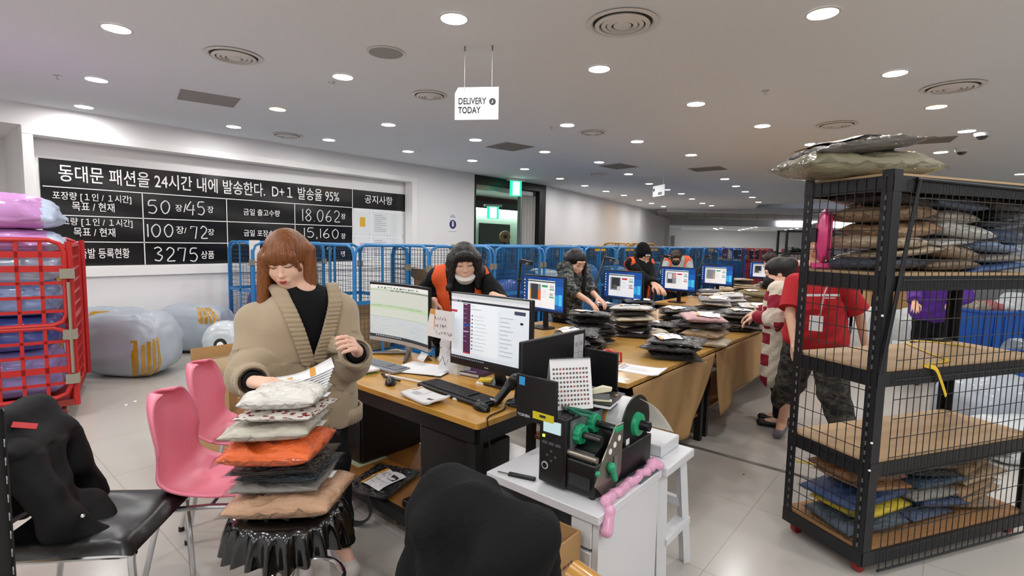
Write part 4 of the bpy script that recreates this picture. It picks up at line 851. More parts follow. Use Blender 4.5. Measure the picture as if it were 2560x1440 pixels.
# boxes at the front of the cabinet
m_card = M('cardboard', '#b08a5c', .75, var=(2.5, .07)); m_cardi = M('cardboard inside', '#8f6d46', .8)
def carton(lb, x0, x1, y0, y1, z0, z1, flaps=(), mat=None, open_=True, rz=0, th=.006, group=None):
    cx, cy = (x0+x1)/2, (y0+y1)/2; t = thing('cardboard_box', lb, 'box', (cx, cy, z0), rz, group); a, b, h = (x1-x0)/2, (y1-y0)/2, z1-z0; mt = mat or m_card
    mb = MB(); mb.bb((-a, -b, 0), (a, b, th)); mb.bb((-a, -b, 0), (a, -b+th, h)); mb.bb((-a, b-th, 0), (a, b, h)); mb.bb((-a, -b+th, 0), (-a+th, b-th, h)); mb.bb((a-th, -b+th, 0), (a, b-th, h))
    if not open_: mb.bb((-a, -b, h-th), (a, b, h))
    mb.build('body', mt, t)
    for side, ln, an in flaps:
        c_, s_ = math.cos(an), math.sin(an)
        if side == '+x': P_ = [(a, -b, h), (a, b, h), (a+ln*c_, b, h+ln*s_), (a+ln*c_, -b, h+ln*s_)]
        elif side == '-x': P_ = [(-a, b, h), (-a, -b, h), (-a-ln*c_, -b, h+ln*s_), (-a-ln*c_, b, h+ln*s_)]
        elif side == '+y': P_ = [(a, b, h), (-a, b, h), (-a, b+ln*c_, h+ln*s_), (a, b+ln*c_, h+ln*s_)]
        else: P_ = [(-a, -b, h), (a, -b, h), (a, -b-ln*c_, h+ln*s_), (-a, -b-ln*c_, h+ln*s_)]
        MB().add(P_, [(0, 1, 2, 3)]).build('flap', mt, t, thick=.005, ang=0)
    return t
cbx = carton('open cardboard box with printed text in front of the white cabinet', -1.4, -.965, 1.2, 1.555, 0, .5)
mb = MB(); r_ = random.Random(7)
for j in range(7):
    y = -.16
    while y < .13: L_ = .01+.03*r_.random(); mb.bb((.2176, y, .4-j*.045), (.2182, y+L_, .412-j*.045)); y += L_+.006
mb.build('printed_text', M('carton ink', '#6b4d33', .7), cbx)
tb = carton('low cardboard box carrying the amber tape roll', -.86, -.6, 1.1, 1.36, 0, .49, open_=False)
tp = thing('tape_roll', 'amber packing tape roll on its side in the bottom foreground', 'tape', (-.744, 1.224, .49), 0); XT = frame((-.79, 1.235, .5505), (0, 1, 0), None, (.95, -.2, 0))
MB().lathe([(.038, 0), (.06, 0), (.06, .1), (.038, .1)], n=40, X=XT, caps=False).build('tape_winding', M('amber tape', '#c8923c', .25, coat=.6), tp, w=True); MB().lathe([(.034, -.002), (.038, -.002), (.038, .102), (.034, .102)], n=32, X=XT, caps=False).build('core', m_chrome, tp, w=True)
# ================================================================ polybags: one set of crumpled shapes, reused with their own colours
BAGP = []
def bag_top(x, y, sd_, sharp):
    e = np.clip(1-np.abs(2*x)**4.2, 0, 1)**.45*np.clip(1-np.abs(2*y)**4.2, 0, 1)**.45
    P = np.stack([x, y, 0*x], -1); n = vnoise(P, 5.5, sd_); n2 = np.abs(vnoise(P, 9, sd_+50)); n3 = np.abs(vnoise(P, 17, sd_+90))
    return e*(.86+.15*n-(.1+sharp*.34)*n2-(.05+sharp*.14)*n3), e
def make_bag_proto(sd_, sharp):
    n = 40; t = np.sin(np.linspace(-PI/2, PI/2, n))*.5; X_, Y_ = np.meshgrid(t, t, indexing='ij'); zt_, e = bag_top(X_, Y_, sd_, sharp)
    P = np.stack([X_, Y_, 0*X_], -1); wob = .03*vnoise(P, 4, sd_+7)
    base = .38; zt_ = base+(1-base)*np.clip(zt_, 0, 2)+.0; zb_ = base-base*e
    XX = X_*(1+wob); YY = Y_*(1+.6*wob)
    mb = MB(); top = np.stack([XX, YY, zt_], -1); bot = np.stack([XX, YY, zb_], -1); mb.grid(top); mb.add(bot.reshape(-1, 3), [tuple(reversed(f)) for f in mb.f[:]])
    sec = mb
    me = sec.build('garment_bag', M('bag placeholder', '#222222'), ang=70); proto = me.data; bpy.data.objects.remove(me)
    # film fringe
    r_ = np.random.RandomState(sd_); mb = MB(); k = 72; ring = []
    for i in range(k):
        a = 2*PI*i/k; c_, s_ = math.cos(a), math.sin(a); q = 1/max(abs(c_), abs(s_))*.5; ex = .018+.035*max(0, -s_)**3+.014*r_.rand()+.02*(max(abs(c_), abs(s_)) < .78)
        ring.append([(c_*q*.93, s_*q*.93, base+.03), (c_*(q+ex*.5), s_*(q+ex*.5), base+.06*r_.normal()), (c_*(q+ex), s_*(q+ex), base+.12*r_.normal()-.02)])
    mb.grid(np.array(ring+[ring[0]])); f = mb.build('film_edge', film_mat(), ang=80); film = f.data; bpy.data.objects.remove(f)
    # label that lies on the top
    def lab(cx, cy, w_, h_, rz):
        def pt(u, v, dz):
            x = cx+(u*math.cos(rz)*w_-v*math.sin(rz)*h_); y = cy+(u*math.sin(rz)*w_+v*math.cos(rz)*h_)
            z, _ = bag_top(np.array([np.clip(x, -.47, .47)]), np.array([np.clip(y, -.47, .47)]), sd_, sharp*.4); return (x, y, base+(1-base)*max(z[0], .3)+.1+dz)
        mb = MB(); N = 8; ts = np.linspace(-.5, .5, N)
        mb.grid([[pt(u, v, 0) for v in ts] for u in ts], 0)
        for a, b, c, d, m in ((-.5, -.5, -.36, .5, 1), (.12, .05, .42, .3, 2), (-.28, -.3, .3, -.25, 3), (-.28, .1, 0, .3, 3), (-.28, -.12, .2, -.08, 3)): mb.grid([[pt(u, v, .012) for v in np.linspace(b, d, 3)] for u in np.linspace(a, c, 3)], m)
        o = mb.build('shipping_label', [M('white paper'), M('orange print'), M('barcode ink'), M('light grey print')], ang=0); d_ = o.data; bpy.data.objects.remove(o); return d_
    L_ = [lab(-.05, .05, .5, .62, .1), lab(.1, -.08, .55, .6, -.25), lab(-.18, -.02, .45, .7, .5)]
    return proto, film, L_
for s_, sh_ in ((1, .25), (2, .3), (3, .35), (4, .9), (5, 1.0), (6, .8), (7, .6)): BAGP.append(make_bag_proto(s_, sh_))
def garment(col):
    dark = sum(lin(col)[:3]) < .09
    return M('bagged '+col, col, .3 if dark else .55, coat=1, crough=.1, cbump=(15, 1.0 if dark else .8), bump=(11, .9) if dark else (5, .5), var=(4, .1))
BAGN = [0]
def bag(label, loc, w_, d_, h, col, rz=0, group=None, lab=None, film=True, sharp=None, tilt=(0, 0), name='garment_bag'):
    BAGN[0] += 1; i = BAGN[0]
    dark = sum(lin(col)[:3]) < .09; k = (3+i % 4) if (dark if sharp is None else sharp) else i % 3
    me, fi, L_ = BAGP[k]; o = bpy.data.objects.new(name, me); COL.objects.link(o); o.location = loc; o.rotation_euler = (tilt[0], tilt[1], rz); o.scale = (w_, d_, h)
    o.material_slots[0].link = 'OBJECT'; o.material_slots[0].material = garment(col); tag(o, label, 'garment bag', group)
    if film: f = bpy.data.objects.new('film_edge', fi); COL.objects.link(f); f.parent = o
    if lab is not None: l = bpy.data.objects.new('shipping_label', L_[lab % 3]); COL.objects.link(l); l.parent = o
    return o
# ================================================================ red roll cage with sacks at the left
m_redp = M('red cage plastic', '#b81f1c', .42); m_lat = M('latch steel', '#a39f90', .4, .6)
K = (-5.5, .85, 0); ang_ = math.atan2(.24, -.97)
rcg = thing('roll_cage', 'red roll cage full of pink and blue sacks at the left edge', 'roll cage', K, ang_)
LX_, LY_, HH = 1.25, .85, 1.49
def flat_panel(mb, o, u, H0, H1, L_, nx, nz, heavy=()):
    """plastic grid panel standing on o along u"""
    o = np.array(o, float); u = np.array(u, float); u /= np.linalg.norm(u); n = np.cross(u, (0, 0, 1)); r_ = .09
    pts = [o+u*0+[0, 0, H0+r_], o+[0, 0, H1-r_], o+u*r_*.3+[0, 0, H1-r_*.3], o+u*r_+[0, 0, H1], o+u*(L_-r_)+[0, 0, H1], o+u*(L_-r_*.3)+[0, 0, H1-r_*.3], o+u*L_+[0, 0, H1-r_], o+u*L_+[0, 0, H0+r_], o+u*(L_-r_*.3)+[0, 0, H0+r_*.3], o+u*(L_-r_)+[0, 0, H0], o+u*r_+[0, 0, H0], o+u*r_*.3+[0, 0, H0+r_*.3]]
    mb.tube(pts, .019, 8, closed=True)
    for i in range(1, nx): p = o+u*L_*i/nx; mb.bar(p+[0, 0, H0], p+[0, 0, H1], .024, .016, up=n)
    for j in range(1, nz): z = H0+(H1-H0)*j/nz; mb.bar(o+[0, 0, z], o+u*L_+[0, 0, z], .016, .05 if j in heavy else .024, up=(0, 0, 1))
ey, ex = (0, 1, 0), (1, 0, 0)
for nm, o, u, L_, nx, nz in (('end_panel', (0, .0, 0), ey, LY_, 6, 8), ('side_panel', (.05, 0, 0), ex, LX_-.1, 7, 12), ('end_panel', (LX_, .0, 0), ey, LY_, 6, 12), ('side_panel', (.05, LY_, 0), ex, LX_-.1, 7, 12)):
    if nx == 6 and o[0] == 0:
        mb = MB(); flat_panel(mb, o, u, .2, .78, L_, 6, 5, (2,)); mb.build('lower_gate', m_redp, rcg); mb = MB(); flat_panel(mb, o, u, .8, HH, L_, 6, 6, (4, 5)); mb.build('upper_gate', m_redp, rcg)
    else: mb = MB(); flat_panel(mb, o, u, .16, HH-.05*(nx == 7), L_, nx, nz, (6,)); mb.build(nm, m_redp, rcg)
for x in (0.025, LX_-.0):
    for y in (-.03, LY_+.03): MB().tube([(x, y, .12), (x, y, HH-.04), (x, y+.0, HH-.01)], .024, 10).build('corner_post', m_redp, rcg)
mb = MB(); mb.bb((0, -.02, .12), (LX_, LY_+.02, .17)); mb.build('base', M('cage base red', '#8a2a22', .5), rcg)
for z in (.35, .72, 1.22): MB().bb((-.03, -.06, z-.04), (.04, .03, z+.04)).build('latch', m_lat, rcg)
MB().cyl((-.02, -.02, .4), .012, .75, 10).build('latch_rod', m_lat, rcg)
for x, y in ((.1, .06), (LX_-.1, .06), (.1, LY_-.06), (LX_-.1, LY_-.06)):
    MB().cyl((0, 0, -.015), .055, .03, 20, X=frame((x, y, .056), (1, 0, 0), None, (0, 1, 0))).build('caster', M('caster red', '#7b2326', .5), rcg); MB().bb((x-.03, y-.025, .06), (x+.03, y+.025, .12)).build('caster_fork', m_lat, rcg)
# stuffed sacks
m_tape = M('brown packing tape', '#b98a1e', .18, coat=.8, bump=(40, .3))
def sack(label, c, w_, d_, h, rz, mat, tapes=(), seed=0, ex_=.42, lean=0, group=None, mat2=None, split=None):
    t = thing('stuffed_sack', label, 'sack', c, rz, group)
    def pt(u, v, off=0.0):
        a = 2*PI*u; b = -PI/2+PI*v; f = lambda q, e: np.sign(q)*np.abs(q)**e
        x = f(np.cos(b), ex_)*f(np.cos(a), ex_*.9); y = f(np.cos(b), ex_)*f(np.sin(a), ex_*.9); z = f(np.sin(b), ex_*1.2)
        P = np.stack([x, y, z], -1); k = 1+.045*vnoise(P, 2.2, seed)-.06*np.abs(vnoise(P, 4.5, seed+9))*(1.2-abs(z))-.022*np.abs(vnoise(P, 10, seed+20)); k = k+off
        sg = 1-.16*np.clip(z, -1, 1)*(z > 0)
        return np.stack([x*k*w_/2*sg, y*k*d_/2*sg+lean*(z+1)*.5, np.maximum((z*k*.5+.5)*h, 0.0)], -1)
    U, V_ = np.meshgrid(np.linspace(0, 1, 64, endpoint=False), np.linspace(.004, .996, 36)); mb = MB(); G = pt(U, V_); mb.grid(G, cl=True); mb.add(G[0], [tuple(range(64))[::-1]]); mb.add(G[-1], [tuple(range(64))])
    if split is not None:
        mb.m = [1 if (np.concatenate(mb.v)[f].mean(0)[0] < split) else 0 for f in mb.f]
    mb.build('sack_body', [mat, mat2] if mat2 else mat, t, ang=60)
    for u0, u1, v0, v1 in tapes:
        U, V_ = np.meshgrid(np.linspace(u0, u1, 6), np.linspace(v0, v1, 14)); mb = MB(); mb.grid(pt(U, V_, .012)); mb.build('tape_strip', m_tape, t, ang=60)
    return t
m_gs = M('grey poly sack', '#a7b0bb', .42, coat=.25, bump=(6, .35)); m_bs = M('blue poly sack', '#8ea6d8', .4, coat=.4, bump=(6, .4)); m_ps = M('pink poly sack', '#c98fcb', .45, coat=.3, bump=(6, .4)); m_db = M('deep blue poly sack', '#4f5fb0', .4, coat=.4, bump=(6, .4)); m_vs = M('violet poly sack', '#a193d4', .4, coat=.4, bump=(6, .4)); m_wb = M('pale blue poly sack', '#c2d3ee', .4, coat=.4, bump=(6, .4))
def kp(x, y, z): p = XF[rcg] @ Vector((x, y, z)); return tuple(p)
sack('violet sack at the bottom of the red cage with a red print', kp(.45, .42, .172), .8, .74, .42, ang_, m_vs, [(.36, .38, .2, .75)], 1)
sack('deep blue sack in the middle of the red cage', kp(.45, .42, .58), .82, .74, .3, ang_, m_db, [(.1, .4, .45, .55)], 2)
sack('light blue sack under the rim of the red cage', kp(.45, .42, .86), .82, .74, .3, ang_, m_bs, [(.05, .4, .4, .5)], 3)
sack('pale blue sack near the top of the red cage', kp(.45, .42, 1.13), .84, .76, .26, ang_, m_wb, [(.1, .4, .6, .7)], 4)
sack('pink and pale blue sack bulging over the rim of the red cage', kp(.52, .5, 1.38), 1.0, .95, .2, ang_, m_wb, [(.02, .1, .3, .5)], 5, mat2=m_ps, split=None)
top_ = sack('topmost pink and pale blue sack on the red cage', kp(.5, .52, 1.57), 1.02, .98, .3, ang_, m_wb, [(-.03, .05, .2, .36)], 6)
for t in [o for o in bpy.data.objects if o.name.startswith('stuffed_sack') and ('pink' in o['label'])]:
    b_ = CH[t][0]; b_.data.materials.append(m_ps); co = np.array([p.center for p in b_.data.polygons]); ix = np.where(co[:, 1] > -.37+.05*co[:, 0], 1, 0); b_.data.polygons.foreach_set('material_index', ix.tolist())
sack('tall pale blue sack in the right half of the red cage', kp(1.05, .42, .172), .32, .72, .62, ang_, m_wb, [(.6, .64, .4, .9)], 7); sack('blue sack on the tall pale one in the red cage', kp(1.06, .42, .8), .3, .72, .5, ang_, m_bs, [(.6, .7, .5, .6)], 8)
rg = random.Random(3)
sack('large grey sack with five brown tape strips lying in front by the wall', (*Zp(330, 932, 0)[:2], 0), .98, .6, .7, .72, m_gs, [(.77+.034*k+.006*rg.random(), .79+.034*k+.004*rg.random(), .17, .5+.05*rg.random()) for k in range(5)], 11, .45)
sack('grey white sack with tape strips hidden behind the large grey sack', (*(Zp(240, 890, 0)[:2]+[.4, .1]), 0), .9, .55, .66, .75, m_gs, [(.74+.035*k, .762+.035*k, .57, .82) for k in range(6)], 12, .45)
sack('grey sack with four tape strips on top, right of the large grey sack', (*(Zp(478, 866, 0)[:2]+[.25, -.05]), 0), 1.05, .66, .62, .75, m_gs, [(.78+.03*k, .8+.03*k, .54, .84) for k in range(5)], 13, .45)
wsk = sack('white plastic carrier bag with a round black logo behind the cardboard box', (*(Zp(545, 890, 0)[:2]+[.38, -.0]), 0), .56, .46, .5, .75, M('white carrier film', '#cfd9de', .25, coat=.6, bump=(9, .5)), [], 14, .6)
c = Xp(552, 863, -6.45); lg = MB().cyl((0, 0, 0), .06, .004, 28, X=frame((*Dp(551, 863, 4.62),), (.75, .66, 0), None, (.66, -.75, .15))); lo = lg.build('round_logo', m_ink, wsk, w=True)
MB().lathe([(.012, 0), (.03, 0), (.03, .003), (.012, .003)], n=20, X=frame((*Dp(551, 863, 4.615),), (.75, .66, 0), None, (.66, -.75, .15)) @ Matrix.Translation((0, 0, .004))).build('logo_ring', m_pap, wsk, w=True)
# plastic scraps on the floor
for i, p in enumerate([(335, 1003), (445, 1006), (312, 1012)]): tag(MB().add([Zp(p[0]-6, p[1], .002), Zp(p[0]+8, p[1]-3, .008), Zp(p[0]+5, p[1]+3, .003), Zp(p[0]-3, p[1]+2, .001)], [(0, 1, 2, 3)]).build('plastic_scrap', m_pap, thick=.001), ['white scrap of plastic on the floor in front of the grey sack', 'small clear scrap on the floor left of the cardboard box', 'tiny scrap on the floor below the grey sack'][i], 'scrap')
# ================================================================ cardboard boxes
bigc = carton('tall open cardboard box behind the pink chairs', -4.1, -3.45, 1.3, 1.8, 0, .64, [('-x', .1, 1.45)])
sm1 = carton('small pale cardboard box with printed symbols tilted in the top of the tall box', -3.98, -3.5, 1.36, 1.72, .5, .7, open_=False, mat=M('pale cardboard', '#cdb490', .75)); sm1.rotation_euler = (.0, -.22, .1); sm1.location.z = .53
mb = MB(); mb.bb((.05, -.1815, .02), (.09, -.181, .06)).bb((.1, -.1815, .02), (.14, -.181, .06)).bb((.15, -.1815, .02), (.19, -.181, .06)); mb.build('printed_symbols', m_bk, sm1)
# ================================================================ pink shell chairs
m_pink = M('pink shell plastic', '#ec8198', .38); m_pinkd = M('chair foot black', '#151515', .5)
def shell_chair(label, cx, cy, rz, mat, padded=False):
    t = thing('shell_chair', label, 'chair', (cx, cy, 0), rz, 'pink shell chairs' if not padded else None)
    prof = smooth_path([(.225, .405, .17), (.205, .432, .19), (.1, .428, .205), (0, .42, .212), (-.12, .425, .21), (-.19, .46, .205), (-.225, .54, .19), (-.25, .64, .192), (-.272, .74, .184), (-.283, .79, .168), (-.29, .825, .14), (-.294, .842, .1), (-.295, .846, .05)], 5)
    G = []
    for i, (y, z, hw) in enumerate(prof):
        back = min(max((z-.45)/.2, 0), 1); row = []
        for v in np.linspace(-1, 1, 17):
            lift = (abs(v)**2.6)*.045; side = v*hw
            row.append((side, y+back*lift*1.5, z+(1-back)*lift*(.4+.9*max(0, .1-y)/.3)))
        G.append(row)
    mb = MB(); mb.grid(G); mb.build('seat_shell', mat, t, thick=.012 if not padded else .02, ang=60)
    for s_ in (-1, 1):
        x = s_*.19
        MB().tube([(x*.95, .17, .385), (x*.95, .0, .392), (x*.95, -.16, .385)], .0115, 10).build('seat_rail', m_chrome, t)
        MB().tube([(x*.95, .17, .385), (x*.98, .2, .37), (x*1.05, .222, .3), (x*1.12, .25, .012)], .0115, 10, sm=4).build('leg', m_chrome, t)
        MB().tube([(x*.95, -.16, .385), (x*.98, -.19, .37), (x*1.05, -.21, .3), (x*1.15, -.27, .012)], .0115, 10, sm=4).build('leg', m_chrome, t)
        for y, f in ((.25, 1.12), (-.27, 1.15)): MB().cyl((x*f, y, 0), .014, .022, 12).build('foot_cap', m_pinkd, t)
    MB().tube([(-.18, 0, .392), (.18, 0, .392)], .009, 8).build('cross_rail', m_chrome, t)
    return t
shell_chair('pink plastic shell chair nearer the camera, beside the padded black chair', -2.49, .915, -.707, m_pink)
p2c = shell_chair('pink plastic shell chair further back, by the tall cardboard box', -2.98, 1.22, -.707, m_pink)
cc = carton('small cardboard box standing on the seat of the rear pink chair', -3.05, -2.8, 1.2, 1.42, .45, .66, rz=.55); cc.location = (-2.9, 1.31, .452)
mb = MB(); r_ = random.Random(11)
for j in range(4):
    for k in range(3): mb.bb((.02+k*.03, -.1112, .05+j*.03), (.035+k*.03+.008*r_.random(), -.1106, .062+j*.03))
mb.build('printed_text', MATS['carton ink'], cc)
# ================================================================ padded black chair with a jacket
m_leath = M('black leatherette', '#0d0d0f', .32, bump=(9, .25)); m_cloth = M('black jersey', '#08080a', .85, bump=(60, .2), spec=.25); m_quilt = M('black quilted shell', '#070709', .75, bump=(14, .2), spec=.3)
bc = thing('padded_chair', 'black leatherette chair with chrome legs at the lower left, a jacket over its back', 'chair', (-2.47, .43, 0), -.72)
def cush(mb, W_, D_, z0, h, sag=.0):
    n = 22; G = []; B_ = []
    for u in np.linspace(-1, 1, n):
        a, b = [], []
        for v in np.linspace(-1, 1, n):
            e = (max(0, 1-abs(u)**6)*max(0, 1-abs(v)**6))**.4; x = u*W_/2; y = v*D_/2; wr = .004*math.sin(14*x+9*y)*math.exp(-((v+.1)**2)*3)+.003*math.sin(25*x-14*y)
            a.append((x, y, z0+h*e*.75+.022*(v > 0)*v*0+(wr+sag*(1-u*u)*(1-v*v))*e-.03*max(0, v-.75))); b.append((x, y, z0-h*.25*e-.03*max(0, v-.75)))
        G.append(a); B_.append(b)
    mb.grid(G); k = len(mb.f)//1; mb.add(np.array(B_).reshape(-1, 3), [tuple(reversed(f)) for f in mb.f[:k]]); return mb
cush(MB(), .46, .5, .425, .06, -.012).build('seat_cushion', m_leath, bc, ang=60)
G = []
for z in np.linspace(.45, .85, 14): G.append([(x, -.25-.1*(z-.45)-.06*(1-(x/.23)**2)*.6, z) for x in np.linspace(-.22, .22, 12)])
MB().grid(G).build('backrest', m_leath, bc, thick=.035, ang=60)
for s_ in (-1, 1):
    MB().tube([(s_*.2, -.2, .405), (s_*.2, .2, .405), (s_*.205, .235, .38), (s_*.215, .25, .02)], .0125, 10, sm=4).build('leg', m_chrome, bc); MB().tube([(s_*.2, -.2, .405), (s_*.205, -.235, .37), (s_*.215, -.29, .02)], .0125, 10, sm=4).build('leg', m_chrome, bc)
    for y in (.25, -.29): MB().cyl((s_*.215, y, 0), .015, .022, 12).build('foot_cap', m_pinkd, bc)
jk = thing('jacket', 'black hooded jacket with a small red tag hung over the back of the padded chair', 'jacket', (-2.47, .43, .40), -.72)
sd = SDF((-.36, -.5, .42), (.36, .32, 1.12), .01)
sd.cap((-.17, -.3, .93), (.16, -.3, .92), .075, .07, .05).cap((-.15, -.22, .86), (.16, -.2, .84), .06, .06, .06)
sd.cap((-.17, -.2, .8), (-.2, -.12, .56), .07, .06, .06).cap((.1, -.18, .82), (.16, -.02, .6), .075, .065, .07).cap((0, -.2, .8), (.02, -.1, .58), .085, .08, .07)
sd.cap((.16, -.02, .6), (.13, .12, .515), .07, .04, .06, flat=((0, 0, 1), 1.2)).cap((-.05, -.05, .56), (.08, .1, .515), .07, .04, .06).cap((-.18, -.36, .88), (-.19, -.4, .52), .05, .05, .05).cap((.16, -.36, .88), (.15, -.41, .55), .05, .05, .05).cap((-.02, -.36, .9), (-.02, -.41, .5), .06, .06, .06)
sd.ell((.19, -.24, .88), (.06, .09, .035), .02).ell((.12, -.12, .72), (.035, .03, .09), .02, sub=True)
fold = lambda P: .011*np.abs(vnoise(P, 8, 4))+.008*np.sin(P[:, 0]*38+P[:, 2]*14+2*np.sin(P[:, 2]*9))*(P[:, 2] < .86)+.005*np.sin(P[:, 2]*40+P[:, 1]*20+P[:, 0]*12)
sdf_obj('jacket_body', sd, m_quilt, jk, fn=fold, w=False).matrix_local = Matrix.Translation((0, 0, -.5)) @ Matrix.Diagonal((.9, .95, 1, 1))
MJ = XF[jk] @ Matrix.Translation((0, 0, -.5)) @ Matrix.Diagonal((.9, .95, 1, 1))
def stick(px, py, off, roll):
    # a small thing laid on the jacket where the photograph shows it
    p0 = np.array(MJ.inverted() @ Vector(CAM)); p1 = np.array(MJ.inverted() @ Vector(Dp(px, py, 1.2))); dv = unit3(p1-p0); q = p1; 
    for k in range(400):
        q = p1+dv*k*.003; i = np.round((q-sd.lo)/sd.h).astype(int)
        if (i >= 0).all() and (i < np.array(sd.g.shape)).all() and sd.g[tuple(i)] < 0: break
    n = -dv; n[2] += .35; return Matrix.Translation((0, 0, -.5)) @ Matrix.Diagonal((.9, .95, 1, 1)) @ frame(q+n*.012+n*off, np.cross((0, 0, 1), -n), None, -unit3(np.cross(np.cross((0, 0, 1), -n), n))) @ Matrix.Rotation(roll, 4, 'Y')
def unit3(v): return v/np.linalg.norm(v)
MB().box((0, 0, 0), (.075, .012, .022)).build('red_tag', M('red tag', '#c3262c', .5), jk).matrix_local = stick(62, 1068, .004, .35)
MB().lathe([(.001, 0), (.007, 0), (.007, .004), (.001, .005)], n=12).build('snap_button', m_chrome, jk).matrix_local = stick(207, 1293, .0, 0) @ Matrix.Rotation(PI/2, 4, 'X')
# ================================================================ shelf post and boards at the lower left corner
ls = thing('angle_shelf', 'black slotted angle shelf cut off at the lower left corner', 'shelf', (-2.6, .06, 0)); PXY = np.array(Dp(28, 1290, 1.64)[:2])
MB().bb((PXY[0]-.02, PXY[1]-.002, 0), (PXY[0]+.02, PXY[1]+.001, 1.0)).bb((PXY[0]-.02, PXY[1]-.04, 0), (PXY[0]-.017, PXY[1]+.001, 1.0)).build('post', m_black, ls, w=True)
mb = MB()
for k in range(11): z = .3+.06*k; mb.cyl((0, 0, 0), .0075, .002, 12, X=frame((PXY[0]+.003, PXY[1]-.003, z), (1, 0, 0), None, (.0, -1, 0))); mb.bb((PXY[0]-.001, PXY[1]-.0052, z-.018), (PXY[0]+.006, PXY[1]-.0032, z))
mb.build('keyhole', m_lg, ls, w=True)
for z in (.45, .93): MB().bb((-3.1, PXY[1]-.45, z-.02), (PXY[0]+.0, PXY[1]-.13, z)).build('board', M('shelf board', '#b99a72', .55, var=(2, .1)), ls, w=True); MB().bb((PXY[0]-.0, PXY[1]-.45, z-.075), (PXY[0]+.012, PXY[1]-.03, z-.005)).build('beam', m_black, ls, w=True)
for i, (col, z) in enumerate((('#15151a', .932), ('#8d93b0', .98), ('#d5d0c8', 1.025))): bag(['dark polybag on the corner shelf, lowest of three', 'bluish polybag on the corner shelf, middle of three', 'white polybag on top of the corner shelf stack'][i], (PXY[0]-.24, PXY[1]-.29, z), .28, .28, .05, col, .4, 'polybags on the corner shelf')
# ================================================================ bar stool with a pleated black skirt and the garment stack
m_vinyl = M('shiny black vinyl', '#08080a', .16, coat=.5)
SX, SY, SZ = -1.835, .89, .545
st = thing('bar_stool', 'chrome bar stool with a pleated black seat cover under the garment stack', 'stool', (SX, SY, 0), 0)
G = []
for z, r0, am in ((.0, .15, 0), (-.002, .185, .001), (-.02, .2, .004), (-.05, .208, .01), (-.09, .214, .016), (-.125, .218, .02)): G.append([((r0+am*math.sin(a*22))*math.cos(a), (r0+am*math.sin(a*22))*math.sin(a), SZ+z+(.012*math.sin(a*5+1) if z < -.06 else 0)) for a in np.linspace(0, 2*PI, 176, endpoint=False)])
mb = MB(); mb.grid(G, cl=True); mb.add(np.array(G[0]), [tuple(range(176))]); mb.build('seat_cover', m_vinyl, st, ang=70)
MB().lathe([(.001, .48), (.17, .48), (.18, .53), (.001, .54)]).build('seat_pad', m_leath, st); MB().lathe([(.026, .3), (.026, .48), (.05, .48), (.05, .475)], n=24, caps=False).lathe([(.033, .02), (.033, .31), (.026, .312)], n=28, caps=False).build('pole', m_chrome, st)
MB().lathe([(.001, 0), (.2, 0), (.2, .008), (.12, .022), (.04, .035), (.033, .04)], n=48).build('base', m_chrome, st); MB().tube([(.0+.15*math.cos(a), .07+.13*math.sin(a), .22) for a in np.linspace(-PI*.2, PI*1.2, 20)], .0095, 10).tube([(-.12, -.01, .22), (0, -.034, .2), (.12, -.01, .22)], .0095, 10, sm=4).build('foot_ring', m_chrome, st)
MB().tube([(-.03, 0, .45), (-.12, -.05, .44), (-.16, -.07, .43)], .005, 8).build('lift_lever', m_chrome, st)
z = SZ+.003; rr_ = .68
stk = [('#b78f6f', .38, .3, .105, .02, 'tan garment in clear film at the bottom of the stool stack'), ('#77736d', .32, .26, .045, .04, 'grey garment above the tan one in the stool stack'), ('#0b2028', .3, .25, .035, -.06, 'dark teal shiny garment above the grey one in the stool stack'), ('#0b0a0c', .32, .26, .026, .05, 'thin black garment under the orange one in the stool stack'), ('#e0601c', .33, .29, .1, .0, 'bright orange garment in the middle of the stool stack'), ('#bdb7a8', .31, .27, .078, .08, 'cream grey garment above the orange one in the stool stack'), ('#e3ddd6', .28, .24, .045, -.05, 'white garment with red flowers near the top of the stool stack'), ('#d9d6cf', .27, .24, .08, .06, 'white garment on top of the stool stack')]
def floral():
    m = garment('#e3ddd6'); nt = m.node_tree; L = nt.links.new; b = nt.nodes['Principled BSDF']; tc = nt.nodes.new('ShaderNodeTexCoord'); vo = nt.nodes.new('ShaderNodeTexVoronoi'); vo.inputs['Scale'].default_value = 9
    cr = nt.nodes.new('ShaderNodeValToRGB'); cr.color_ramp.interpolation = 'CONSTANT'; e = cr.color_ramp.elements; e[0].color = lin('#8e1722'); e[1].position = .3; e[1].color = lin('#2c2a22'); k = e.new(.36); k.color = lin('#dcd5cc'); L(tc.outputs['Object'], vo.inputs[0]); L(vo.outputs['Distance'], cr.inputs[0]); L(cr.outputs[0], b.inputs['Base Color'])
off = [(.02, 0), (.0, 0), (.02, 0), (.0, 0), (-.02, 0), (-.03, 0), (.01, 0), (.01, 0)]
for i, (col, w_, d_, h, dr, lb) in enumerate(stk):
    o = bag(lb, (SX-.012+off[i][0]*.76, SY-.0+off[i][0]*.65, z), w_, d_, h, col, rr_+dr, 'garments stacked on the bar stool', tilt=(.0, -.05), sharp=False); z += h*.9
    if i == 6: floral()
    if i in (1, 5, 7): MB().bb((.42, -.1, .3), (.56, .12, .32)).build('paper_tag', m_pap, o)
STACK_TOP = z
